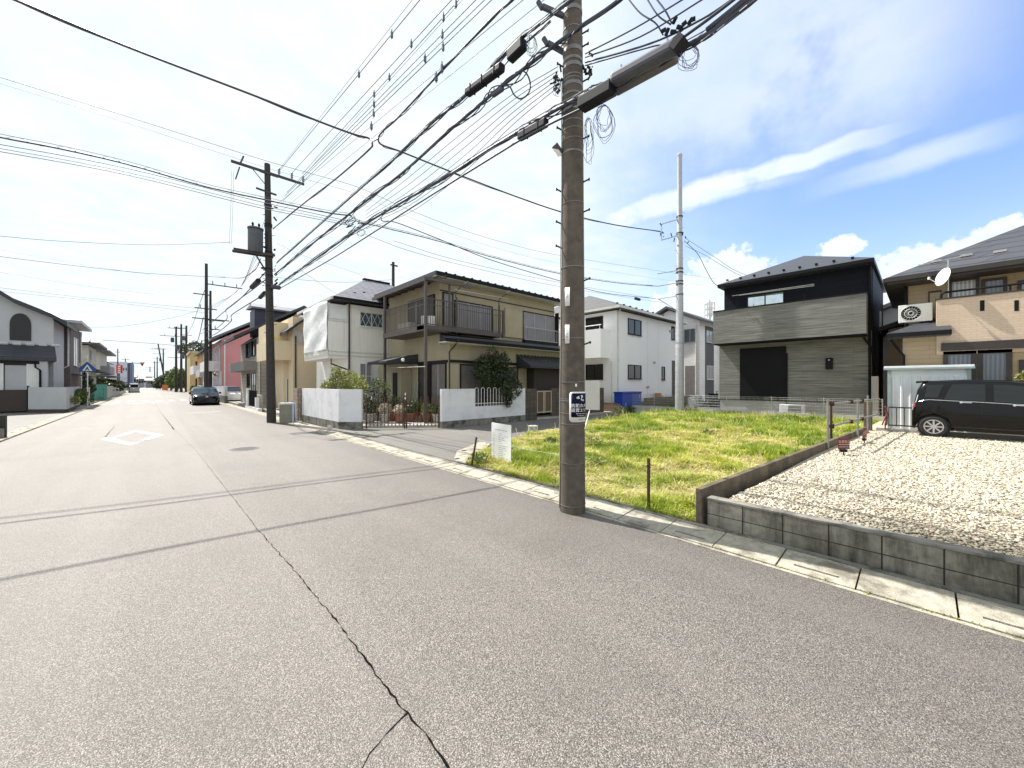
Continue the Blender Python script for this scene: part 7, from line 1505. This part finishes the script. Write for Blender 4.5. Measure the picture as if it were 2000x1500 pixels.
# tall black hatchback on the gravel, tail to the left
def ex_kei(t, sec, side, low, panel):
    for s in (1.12, 2.02):
        q = MB()
        for sx in (-1, 1):
            p = low(s, .80, sx, .012); a = low(s-.19, .80, sx, .02); q.bar(a, (p[0]*1.012, p[1], p[2]), .03, .018); q.lathe([(.035, -.01), (.03, .008), (0, .01)], (a[0]-.0*sx, a[1]-.0, a[2]), 10, 'x')
        q.build('door_handle', M_CHROME, t)
    q = MB()
    for sx in (-1, 1):
        P = [low(s, .97, sx, .008) for s in np.linspace(.14, 2.75, 30)]; q.tube(P, .007, 5)
    q.build('belt_trim', M_CHROME, t)
    q = MB()
    for sx in (-1, 1):
        for s in (.56, 1.30, 2.2): q.tube([low(s, v, sx, .002) for v in (0, .3, .6, .95)], .004, 4)
        q.tube([(sx*sec(s)[1][0], s, .30) for s in np.linspace(.75, 2.5, 12)], .012, 5)
    q.build('door_gap', M_UNDER, t)
    panel(low, (.03, .06, .03, .06, .4, .98), 'tail_light', M_TAIL, 4, 8); panel(side, (.05, .075, .10, .12, .0, .5), 'tail_light', M_LAMP, 4, 6)
    q = MB(); q.prism([(-.55, .07), (.55, .07), (.52, .32), (-.52, .32)], [1.525, 1.525, 1.57, 1.57], [1.585, 1.585, 1.605, 1.605]); q.build('roof_spoiler', M_BLKPAINT, t, bevel=.008)
    q = MB(); q.tube([(sx_*.05, 0, 0) for sx_ in (0, 1)], .001, 3)
    MB().box(-.17, .17, -.012, .012, .72, .88).build('number_plate', M_SIGNW, t)
    q = MB()
    for sx in (-1, 1): q.tube([(sx*.56, s, lerp_t([(0.2, 1.575), (1.0, 1.61), (2.0, 1.585), (2.3, 1.50)], s)) for s in np.linspace(.22, 2.3, 16)], .012, 5)
    q.build('roof_rail', M_BLKPAINT, t)
    for sx in (-1, 1): MB().box(sx*.74, sx*.90, 2.48, 2.60, .98, 1.12).build('door_mirror', M_BLKPAINT, t, bevel=.02)
car_x = W(1816, 852, z=.33).x+.06
make_car('glossy black small tall hatchback parked on the gravel before the shed', (car_x+.74, W(1782, 800, x=car_x).y, .32), math.pi, 3.4, 1.48,
         [(0, .62), (.03, 1.0), (.10, 1.34), (.20, 1.53), (.32, 1.585), (1.0, 1.615), (1.7, 1.60), (2.15, 1.53), (2.75, 1.03), (3.05, .97), (3.3, .84), (3.4, .60)],
         [(0, .95), (.3, 1.06), (1.0, 1.03), (2.0, .98), (2.8, .93), (3.4, .7)], [(0, .86), (.06, .94), (.25, .985), (1.0, 1), (2.8, 1), (3.2, .95), (3.4, .80)], (.42, 2.94), .285, M_BLKPAINT, sill=.21,
         windows=((.24, .50, .30, .62, .10, .86), (.62, 1.36, .78, 1.36, .04, .86), (1.50, 2.34, 1.50, 2.12, .04, .86)), screens=((2.22, 2.72, .95, .98, 'windscreen', M_CGLASS),), extras=ex_kei, roofk=.78)
def ex_sedan(t, sec, side, low, panel):
    L = 4.5
    for sx in (-1, 1):
        MB().box(sx*.90, sx*1.06, 3.05, 3.20, .90, 1.05).build('door_mirror', t_paint, t, bevel=.03)
        MB().add([(sx*.45, 4.40, .60), (sx*.86, 4.16, .66), (sx*.84, 4.02, .84), (sx*.48, 4.30, .76)], [(0, 1, 2, 3)]).add([(sx*.45, 4.36, .58), (sx*.84, 4.12, .64), (sx*.82, 3.98, .80), (sx*.48, 4.26, .72)], [(0, 1, 2, 3)]).build('headlight', M_LAMP, t)
        MB().lathe([(.07, 0), (.07, .03), (0, .035)], (sx*.62, 4.40, .36), 12, 'y').build('fog_light', M_LAMP, t)
    MB().box(-.48, .48, 4.40, 4.475, .26, .50).build('grille', M_UNDER, t); MB().box(-.17, .17, 4.46, 4.48, .36, .52).build('number_plate', M_SIGNW, t); MB().box(-.09, .09, 4.42, 4.47, .66, .74).build('badge', M_CHROME, t)
sed = dict(L=4.5, Wd=1.78, top=[(0, .75), (.08, 1.05), (.6, 1.22), (1.6, 1.46), (2.3, 1.49), (2.8, 1.40), (3.45, .98), (4.1, .86), (4.4, .74), (4.5, .52)], belt=[(0, .9), (2, .95), (3.3, .9), (4.5, .65)],
           plan=[(0, .82), (.15, .93), (1, 1), (3.4, 1), (4.1, .93), (4.4, .80), (4.5, .66)], wheels=(.85, 3.55), wr=.32, sill=.19, windows=((.75, 1.75, 1.2, 1.75, .08, .85), (1.82, 3.15, 1.82, 2.78, .08, .85)), extras=ex_sedan)
t_paint = M_BLUPAINT; make_car('black hatchback sedan parked facing us at the right roadside', (3.27, 45.6, 0), math.pi, paint=M_BLUPAINT, screens=((2.75, 3.42, .97, 1.0, 'windscreen', M_CGLASSB), (.5, 1.4, .9, .95, 'rear_window', M_CGLASSB)), scale=1.04, **sed)
t_paint = M_WHTPAINT; make_car('white sedan parked behind the black one, half hidden by the gate pillar', (5.75, 51.5, 0), math.pi, paint=M_WHTPAINT, screens=((2.75, 3.42, .97, 1.0, 'windscreen', M_CGLASSB),), scale=1.06, **sed)
make_car('silver boxy van parked at the left roadside far away', (-2.9, 108, 0), math.pi*0, 3.8, 1.6, [(0, 1.2), (.05, 1.6), (.15, 1.8), (1, 1.88), (2.6, 1.86), (3.2, 1.5), (3.5, 1.0), (3.8, .7)], [(0, 1.05), (3.8, .95)], [(0, .95), (.1, 1), (3.5, 1), (3.8, .85)], (.6, 3.0), .30, M_SILPAINT, windows=((.2, 1.3, .25, 1.3, .06, .85), (1.4, 3.0, 1.4, 2.7, .06, .85)), screens=((3.0, 3.45, .95, 1, 'windscreen', M_CGLASSB),),
         extras=lambda t, *a: (MB().box(-.62, .62, -.012, .03, 1.1, 1.6).build('rear_window', M_CGLASS, t), MB().box(-.17, .17, -.02, .0, .7, .86).build('number_plate', M_SIGNW, t), [MB().box(s*.68, s*.78, -.01, .05, .8, 1.1).build('tail_light', M_TAIL, t) for s in (-1, 1)]))
make_car('dark wagon nosing out of the driveway behind the leaning crate', (10.2, 24.1, .05), math.pi/2, 4.5, 1.75, [(0, .9), (.08, 1.35), (.3, 1.58), (1, 1.66), (2.5, 1.62), (3.4, 1.1), (4.1, .98), (4.4, .8), (4.5, .55)], [(0, 1.0), (4.5, .8)], [(0, .88), (.2, .98), (3.4, 1), (4.3, .85), (4.5, .7)], (.8, 3.5), .33, M_BLUPAINT, windows=((.4, 1.5, .5, 1.5, .06, .85), (1.6, 3.15, 1.6, 2.75, .06, .85)), screens=((2.6, 3.35, .95, 1, 'windscreen', M_CGLASSB),), extras=lambda t, *a: [MB().box(s*.88, s*1.04, 2.95, 3.1, 1.0, 1.15).build('door_mirror', M_BLUPAINT, t, bevel=.03) for s in (-1, 1)])
# traces of the far end: two small cars
for k, (px, py, lab) in enumerate(((266, 752, 'tiny dark car far down the road, left of the centre'), )):
    p = W(px, 749, f=150); make_car(lab, (p.x, p.y, 0), math.pi, paint=M_BLUPAINT, scale=1, **{**sed, 'extras': None})
# ------------------------------------------------------------------ planting
G_ = ((.018, .030, .008), (.035, .065, .014), (.06, .10, .02), (.11, .15, .035))
M_LEAFD = mleaf('dark_glossy_leaf', ((.010, .016, .006), (.022, .036, .010), (.04, .06, .016), (.085, .11, .03)), .4, .2)
M_LEAFM = mleaf('mid_leaf', ((.03, .05, .012), (.06, .10, .02), (.11, .16, .035), (.20, .24, .07)), .5, .3); M_LEAFY = mleaf('yellow_green_leaf', ((.05, .07, .015), (.13, .16, .03), (.24, .26, .06), (.42, .40, .16)), .5, .35)
M_BARK = mat('bark', (.09, .065, .045), .95, c2=(.05, .035, .025), sc=6, bsc=40, bst=.8)
def plant(name, label, cat, c, trunk, blobs, size, m, asp=.5, shell=.5, droop=0, group=None, bm=None):
    t = root(name, c, label, cat, group); q = MB()
    c = Vector(c)
    for b in trunk: q.tube([c+Vector(p) for p in b[0]], b[1], 7)
    if trunk: q.build('trunk', bm or M_BARK, t, smooth=True)
    leaves('crown', [(c.x+b[0], c.y+b[1], c.z+b[2], *b[3:]) for b in blobs], size, m, t, shell, asp, 0, droop); return t
c = Vector((W(962, 749, y=13.95).x, 13.95, .1))
plant('camellia_tree', 'dark leafy camellia tree spilling over the barred white wall', 'tree', c, [([(0, .05, 0), (.05, 0, .9), (.0, -.05, 1.7), (-.1, -.1, 2.3)], [.06, .05, .04, .02]), ([(.05, 0, .9), (.4, -.1, 1.5), (.6, -.1, 2.0)], [.035, .025, .012]), ([(.0, 0, 1.1), (-.4, -.1, 1.7), (-.6, -.1, 2.1)], [.035, .025, .012]), ([(0, 0, 1.2), (.1, -.5, 1.5), (.2, -.7, 1.2)], [.03, .02, .01])],
      [(-.3, 0, 2.65, .65, .45, .5, 1500), (.4, -.05, 2.7, .6, .45, .5, 1300), (-.75, -.05, 2.2, .45, .4, .42, 800), (.95, -.1, 2.1, .5, .4, .45, 900), (.1, -.15, 2.1, .7, .5, .55, 1500), (.6, -.3, 1.75, .6, .4, .4, 900), (-.35, -.25, 1.8, .5, .35, .35, 700), (.3, -.62, 1.5, .38, .22, .42, 650), (.35, -.74, 1.0, .24, .12, .42, 420), (1.15, -.62, 1.5, .22, .15, .42, 220), (.7, -.72, 1.25, .2, .1, .3, 160), (-.15, -.2, 3.15, .35, .3, .32, 300), (.75, 0, 3.0, .25, .25, .3, 160), (-.95, 0, 2.6, .18, .2, .25, 110)], .05, M_LEAFD, asp=.42)
# shrub with pale leaves above the white corner wall
c = Vector((6.6, 18.2, .1)); plant('flowering_shrub', 'loose pale green shrub rising above the white corner wall', 'shrub', c, [([(0, 0, 0), (.1, 0, .8), (.2, .1, 1.5)], [.05, .04, .02]), ([(0, .1, 0), (-.3, .5, 1.0), (-.4, .8, 1.9)], [.04, .03, .015]), ([(0, .1, .2), (.1, -.5, 1.0), (.3, -.9, 1.7)], [.04, .03, .01])],
      [(-.1, .9, 1.75, .55, .65, .65, 900), (-.3, 1.7, 1.5, .4, .5, .45, 500), (.1, .2, 1.85, .45, .5, .55, 800), (.2, -.7, 1.7, .4, .5, .45, 550), (.1, -1.3, 1.55, .35, .3, .3, 280), (0, .4, 1.2, .7, 1.6, .4, 700), (-.2, 1.0, 2.3, .25, .3, .3, 180)], .07, M_LEAFY, asp=.3)
c = Vector((7.6, 17.2, .1)); plant('garden_shrub', 'small sparse shrub tip right of the pale green shrub', 'shrub', c, [([(0, 0, 0), (0, 0, 1.6)], [.025, .01])], [(0, 0, 1.75, .35, .3, .28, 260), (.35, -.2, 1.6, .2, .2, .2, 100)], .06, M_LEAFM, asp=.3)
# pots and plants behind the lattice gate
M_TERRA = mat('terracotta', (.30, .12, .07), .8, c2=(.22, .09, .05)); M_POTW = mat('pale_pot', (.5, .47, .42), .8); M_FLOW = mleaf('pink_white_petal', ((.10, .14, .04), (.22, .24, .08), (.55, .45, .40), (.70, .60, .58)), .5, .3)
rr = random.Random(11)
spec = [(8.3, 17.0, .30, 'terra', M_LEAFD, .5), (7.6, 16.5, .22, 'pale', M_FLOW, .3), (8.0, 15.9, .20, 'terra', M_FLOW, .25), (8.7, 16.2, .28, 'terra', M_LEAFM, .4), (9.1, 15.4, .22, 'terra', M_LEAFY, .3), (9.3, 14.9, .20, 'pale', M_LEAFM, .25), (7.2, 17.1, .24, 'pale', M_LEAFD, .45), (9.5, 16.6, .25, 'terra', M_LEAFY, .35)]
desc = ['tall dark leafed plant in a big terracotta pot behind the lattice gate', 'pink flowered plant in a pale pot, left part behind the gate', 'small flowering plant in a terracotta pot nearest the gate', 'mid green plant in a terracotta pot behind the gate middle', 'yellow green plant in a terracotta pot by the right gate end', 'low plant in a pale pot beside the second white wall', 'dark bushy plant in a pale pot behind the left gate end', 'yellow green plant in a terracotta pot deep in the driveway']
for (x, y, r_, k, m, h_), ds in zip(spec, desc):
    t = root('potted_plant', (x, y, .08), ds, 'potted plant'); MB().lathe([(r_*.65, 0), (r_, .34), (r_*1.06, .34), (r_*1.06, .40), (r_*.9, .40), (r_*.85, .33), (0, .33)], (x, y, .08), 16).build('pot', M_TERRA if k == 'terra' else M_POTW, t, smooth=True)
    leaves('foliage', [(x, y, .55+h_*.5, r_*1.3, r_*1.3, h_, int(300+h_*700))], .05, m, t, .4, .4)
c = Vector((7.9, 18.4, .1)); plant('garden_shrub', 'thin dark twiggy shrub against the ivory house wall', 'shrub', c, [([(0, 0, 0), (.1, 0, .8), (.0, .1, 1.7)], [.03, .02, .008]), ([(0, 0, 0), (.5, 0, .9), (.7, .1, 1.5)], [.03, .02, .008]), ([(0, 0, 0), (-.4, 0, .9), (-.5, .1, 1.4)], [.03, .02, .008])], [(0, 0, 1.0, .9, .5, .6, 900), (.2, 0, .5, 1.0, .5, .4, 600)], .05, M_LEAFD, asp=.35)
t = root('planter_box', (9.2, 15.9, .1), 'low terracotta trough planter at the foot of the balcony post', 'planter'); MB().box(8.9, 9.9, 15.6, 15.85, .08, .35).build('trough', M_TERRA, t, bevel=.02); leaves('foliage', [(9.4, 15.72, .45, .5, .15, .15, 350)], .04, M_LEAFY, t)
# step ladder leaning by the corner
t = root('step_ladder', (9.4, 17.0, .1), 'folded aluminium step ladder leaning by the shuttered corner', 'ladder'); q = MB(); a, b = Vector((9.45, 17.6, .1)), Vector((9.7, 17.6, 1.9))
for dy in (0, -.4): q.bar(a+Vector((0, dy, 0)), b+Vector((0, dy*.6-.08, 0)), .05, .025)
for i in range(6): p = a.lerp(b, (i+.7)/6.4); q.bar(p, p+Vector((0, -.38+.03*i, 0)), .04, .02)
q.build('ladder', M_GALV, t)
# yellow green bush by the tan house window
c = Vector((19.3, -2.35, .3)); plant('garden_shrub', 'bright yellow green clipped bush beside the tan house window', 'shrub', c, [([(0, 0, 0), (0, 0, 1.4)], [.04, .02])], [(0, 0, 1.55, .5, .45, .45, 900), (.1, -.6, 1.3, .5, .4, .45, 700), (0, .1, .9, .45, .4, .5, 500)], .05, M_LEAFY)
# ---- left side hedges and trees
plant('topiary_tree', 'rounded dark clipped tree beside the blue crossing sign', 'tree', Vector((-5.6, 56, 0)), [([(0, 0, 0), (0, 0, 1.8)], [.12, .08])], [(0, 0, 2.1, 1.15, 1.15, 1.25, 3200), (.3, -.3, 1.4, 1.2, 1.2, .8, 1500)], .11, M_LEAFD, shell=.75)
for i, (x, y, r_, h_, lab) in enumerate(((-5.8, 72, 1.5, 2.3, 'dark cloud pruned pine nearest the green fence panel'), (-5.6, 77, 1.6, 2.1, 'second dark garden pine behind the grey block wall'), (-5.4, 83, 1.6, 2.0, 'third dark garden pine behind the grey block wall'), (-5.1, 90, 1.7, 1.9, 'last dark garden pine above the silver van'))):
    plant('garden_pine', lab, 'tree', Vector((x, y, 0)), [([(0, 0, 0), (.2, 0, 1.1), (0, 0, h_)], [.14, .10, .05])], [(0, 0, h_, r_, r_, .5, 1400), (-r_*.8, -.6, h_*.7, r_*.7, r_, .45, 900), (r_*.6, -.4, h_*.75, r_*.7, r_, .4, 900), (0, -1, h_*.45, r_, r_, .4, 800)], .13, M_LEAFD, shell=.4)
for (x, y, r_, lab, m) in ((-6.8, 60, .7, 'tall straw coloured weeds in the small lot on the left', M_LEAFY), (-4.6, 60.3, .55, 'leafy weeds at the teal fence panel', M_LEAFM), (-4.15, 47.8, .5, 'low weeds round the foot of the blue sign post', M_LEAFM)):
    plant('weed_clump', lab, 'weeds', Vector((x, y, 0)), [], [(0, 0, .3, r_, r_*1.5, .4, 500)], .08, m, asp=.2)
single(MB().prism([(-12, 56.5), (-4.2, 55.5), (-4.2, 63), (-12, 63)], .05, .07), 'grassy_lot', M_SOIL, None, None).__setitem__('kind', 'structure')
c = Vector((-4.35, 42.5, .9)); plant('planter_shrub', 'rounded shrub in the wall planter, larger of two, left street corner', 'shrub', Vector((-3.85, 41.6, .2)), [], [(0, 0, .75, .35, 1.0, .5, 900)], .07, M_LEAFM); plant('planter_shrub', 'smaller pale shrub at the near end of the wall planter on the left', 'shrub', Vector((-3.85, 38.9, .3)), [], [(0, 0, .45, .25, .5, .3, 350)], .05, M_LEAFY)
# ---- right far greenery
for i, (px, f, w_, h_, lab, m) in enumerate(((312, 110, 3.2, 3.4, 'dark green tree mass left of the crossed poles', M_LEAFD), (322, 100, 2.6, 4.4, 'taller dark tree behind the crossed poles', M_LEAFD), (333, 92, 2.6, 4.6, 'green tree between the crossed poles and the three close-set ones', M_LEAFM), (303, 125, 2.2, 2.8, 'low dark tree at the right side of the road end', M_LEAFD), (341, 86, 1.8, 4.2, 'narrow tree against the yellow house', M_LEAFM))):
    p = W(px, 749, f=f); plant('street_tree', lab, 'tree', Vector((p.x+1.2, p.y, 0)), [([(0, 0, 0), (0, 0, h_)], [.2, .1])], [(0, 0, h_*.8, w_*.7, w_*.7, h_*.45, 2200), (-w_*.4, 0, h_*.5, w_*.5, w_*.6, h_*.4, 1200), (w_*.4, .3, h_*.55, w_*.6, w_*.6, h_*.4, 1200)], .17, m, shell=.45)
for i in range(7):
    y = 84-i*3.2; plant('hedge_shrub', ('first', 'second', 'third', 'fourth', 'fifth', 'sixth', 'seventh')[i]+' low hedge shrub from the far end on the dark block base, right roadside', 'shrub', Vector((4.9, y, .65)), [], [(0, 0, .35, .5, 1.6, .5, 500)], .1, (M_LEAFM, M_LEAFD, M_LEAFY)[i % 3], group='low hedge shrubs on the right roadside wall')
p = W(378, 670, f=100); plant('street_tree', 'dark treetop behind the orange house', 'tree', Vector((p.x, p.y, 0)), [([(0, 0, 0), (0, 0, 9)], [.3, .1])], [(0, 0, 10.6, 3.5, 3, 2.2, 2600), (3.5, 0, 10, 3, 3, 2, 1800)], .2, M_LEAFD)
# weeds along the brick terrace and low wall
leafw = [(x, 12.3+.15*math.sin(x*3), .12+.1*abs(math.sin(x*2.1)), .5, .25, .28, 160) for x in np.arange(20.2, 30, .55)]
tag(leaves('terrace_weeds', leafw, .08, M_LEAFM, None, .3, .22), 'strip of weeds along the foot of the brown brick terrace', 'weeds', kind='stuff')
# ---- meadow
def vnoise(x, y, s, seed):
    g = np.random.default_rng(seed).random((64, 64)); x = np.asarray(x)*s; y = np.asarray(y)*s; i = np.floor(x).astype(int); j = np.floor(y).astype(int); u = x-i; v = y-j; u = u*u*(3-2*u); v = v*v*(3-2*v); i %= 64; j %= 64; i2, j2 = (i+1) % 64, (j+1) % 64
    return (g[i, j]*(1-u)+g[i2, j]*u)*(1-v)+(g[i, j2]*(1-u)+g[i2, j2]*u)*v
M_GRASS = mleaf('meadow_grass', ((.06, .085, .010), (.17, .25, .018), (.31, .39, .028), (.46, .47, .05), (.62, .52, .25), (.72, .62, .38)), .6, .35)
def meadow():
    P = []
    for (x0, x1, n) in ((5.1, 7, 44000), (7, 10, 60000), (10, 14, 62000), (14, 22, 80000)):
        P.append(np.stack([RNG.uniform(x0-.03*(x0 < 6), x1, n), RNG.uniform(1.2, 10.4, n)], 1))
    P = np.concatenate(P); P = P[inpoly(np.maximum(P[:, 0], 5.11), P[:, 1], LOT)]; P = P[P[:, 1] > 1.93-(P[:, 0]-5.2)*.062+.12]
    x, y = P.T; a = vnoise(x, y, .55, 1)*.6+vnoise(x, y, 1.7, 2)*.4; tuft = vnoise(x, y, 2.6, 3)*.5+vnoise(x, y, 6, 4)*.5
    lush = np.clip((x-9)/6, 0, 1)*.35
    dry = np.clip((vnoise(x, y, .45, 8)*.45+vnoise(x, y, 1.9, 9)*.55-.47)*5, 0, 1)*(1-lush); 
    dry = np.maximum(dry, .75*np.clip(1-np.hypot(x-7.6, (y-3.6)*1.0)/1.3, 0, 1)); dry = np.maximum(dry, .9*np.clip(1-np.abs(y-(8.4+.12*(x-9)))/.5, 0, 1)*(x > 8)*(x < 15))
    keep = RNG.random(len(P)) < (.35+.65*np.clip(tuft*1.6, 0, 1))*(1-.35*dry); P = P[keep]; a, tuft, lush, dry = a[keep], tuft[keep], lush[keep], dry[keep]; x, y = P.T; n = len(P)
    h = (.035+.06*RNG.random(n)+.16*np.clip(tuft-.42, 0, 1)*2+.32*lush*RNG.random(n)**2+.10*(RNG.random(n) > .97))*(1-.5*dry); w_ = .0035+.0030*RNG.random(n)+.00045*(x-5)
    t = RNG.random(n)*6.283; lean_ = (.25+.9*RNG.random(n))*(1+1.8*dry); dx, dy = np.cos(t), np.sin(t); z = lotz(x, y)-.005
    b0 = np.stack([x-dy*w_, y+dx*w_, z], 1); b1 = np.stack([x+dy*w_, y-dx*w_, z], 1); m0 = np.stack([x+dx*h*lean_*.35-dy*w_*.8, y+dy*h*lean_*.35+dx*w_*.8, z+h*.6], 1); m1 = np.stack([x+dx*h*lean_*.35+dy*w_*.8, y+dy*h*lean_*.35-dx*w_*.8, z+h*.6], 1)
    tp = np.stack([x+dx*h*lean_, y+dy*h*lean_, z+h*(1-.25*dry)], 1)
    V = np.stack([b0, b1, m1, m0, tp], 1).reshape(-1, 3); k = np.arange(n)[:, None]*5
    F = np.concatenate([k+np.array([[0, 1, 2]]), k+np.array([[0, 2, 3]]), k+np.array([[3, 2, 4]])]); r_ = np.clip(.12+a*.42+RNG.random(n)*.2-.05+dry*.45-lush*.25, 0, 1); isdry = RNG.random(n) < dry*.6; r_ = np.where(isdry, .75+.25*RNG.random(n), np.minimum(r_, .62))
    o = fast_mesh('meadow_grass', V, F, M_GRASS, np.concatenate([r_, r_, r_])); tag(o, 'bright yellow green grass and straw covering the vacant lot', 'grass', kind='stuff')
    # broad leaved ground cover: small leaves near the gutter, darker weed tufts
    n = 26000; x = 5.12+RNG.random(n)**1.6*5; y = RNG.uniform(1.9, 9, n); k_ = inpoly(x, y, LOT) & (vnoise(x, y, 1.6, 12) > .38); x, y = x[k_], y[k_]; n = len(x)
    c = np.stack([x, y, lotz(x, y)+.02+.05*RNG.random(n)*vnoise(x, y, 3, 5)], 1); u = RNG.normal(size=(n, 3)); u[:, 2] *= .35; u /= np.linalg.norm(u, axis=1)[:, None]; v = np.cross(u, RNG.normal(size=(n, 3))*.3+np.array([0, 0, 1])); v /= np.linalg.norm(v, axis=1)[:, None]; s = (.010+.010*RNG.random(n))[:, None]
    V = np.stack([c-u*s, c+v*s*.6, c+u*s, c-v*s*.6], 1).reshape(-1, 3)
    o = fast_mesh('ground_cover', V, np.arange(4*n).reshape(n, 4), M_GRASS, np.clip(.2+.45*RNG.random(n), 0, 1)); tag(o, 'small leaved yellow green weeds carpeting the near part of the lot', 'ground cover', kind='stuff')
meadow()
def stalks():
    n = 1500; x = 5.15+RNG.random(n)**.8*16.5; y = RNG.uniform(1.4, 10.2, n); k_ = inpoly(x, y, LOT) & (vnoise(x, y, .9, 33) > .42) & (y > 2.1-(x-5.2)*.062); x, y = x[k_], y[k_]; n = len(x)
    h = .16+.24*RNG.random(n)**1.5*np.clip(x/9, .5, 1.3); t = RNG.random(n)*6.28; L = h*(.1+.5*RNG.random(n)); w_ = .0014+.00012*x; z = lotz(x, y)
    q = MB(); V = np.stack([np.stack([x-w_, y+w_, z], 1), np.stack([x+w_, y-w_, z], 1), np.stack([x+np.cos(t)*L+w_*.5, y+np.sin(t)*L, z+h], 1), np.stack([x+np.cos(t)*L-w_*2.4, y+np.sin(t)*L+w_*2, z+h*.93], 1)], 1).reshape(-1, 3)
    tag(fast_mesh('dry_stalks', V, np.arange(4*n).reshape(n, 4), M_GRASS, .55+.45*RNG.random(n)), 'thin dry seed stalks standing above the grass of the vacant lot', 'grass', kind='stuff')
stalks()
for i, (px, py, r_, h_) in enumerate(((1076, 866, .22, .20), (1158, 870, .28, .34), (1500, 845, .5, .35), (935, 900, .25, .22), (1270, 838, .4, .3), (1165, 905, .2, .12), (985, 885, .2, .2), (1200, 812, .5, .3), (1590, 835, .4, .35), (1380, 850, .35, .28))):
    p = W(px, py, z=.12); lab = ('dark rosette weed in the grass behind the notice board', 'leafy weed tuft just right of the big pole', 'dark green weed tuft near the back of the lot', 'weed tuft at the foot of the leaning stake', 'bushy weed in the middle of the lot', 'low weed close to the right of the big pole', 'weed tuft right of the notice board', 'grassy weed tuft at the far lot edge by the side street', 'tall weed tuft behind the pipe railing', 'weed tuft in the middle distance of the lot')[i]
    plant('weed_tuft', lab, 'weed', p, [], [(0, 0, h_*.35, r_, r_, h_*.55, 240)], .045 if i != 0 else .055, M_LEAFY if i % 3 else M_LEAFM, asp=.22, shell=.15)
n = 900; x = np.where(RNG.random(n) < .6, 4.545+.01*RNG.normal(size=n), 5.07+.02*RNG.normal(size=n)); y = RNG.uniform(-1, 14, n); g_ = vnoise(x*0, y, 1.3, 21) > .55; x, y = x[g_], y[g_]; n = len(x)
c = np.stack([x, y, .015+.01*RNG.random(n)], 1); u = RNG.normal(size=(n, 3)); u /= np.linalg.norm(u, axis=1)[:, None]; v = np.cross(u, RNG.normal(size=(n, 3))); v /= np.linalg.norm(v, axis=1)[:, None]
V = np.stack([c-u*.012, c+v*.006, c+u*.012, c-v*.006], 1).reshape(-1, 3); tag(fast_mesh('gutter_moss', V, np.arange(4*n).reshape(n, 4), M_GRASS, .2+.4*RNG.random(n)), 'tiny moss and weeds in the gutter joints', 'moss', kind='stuff')
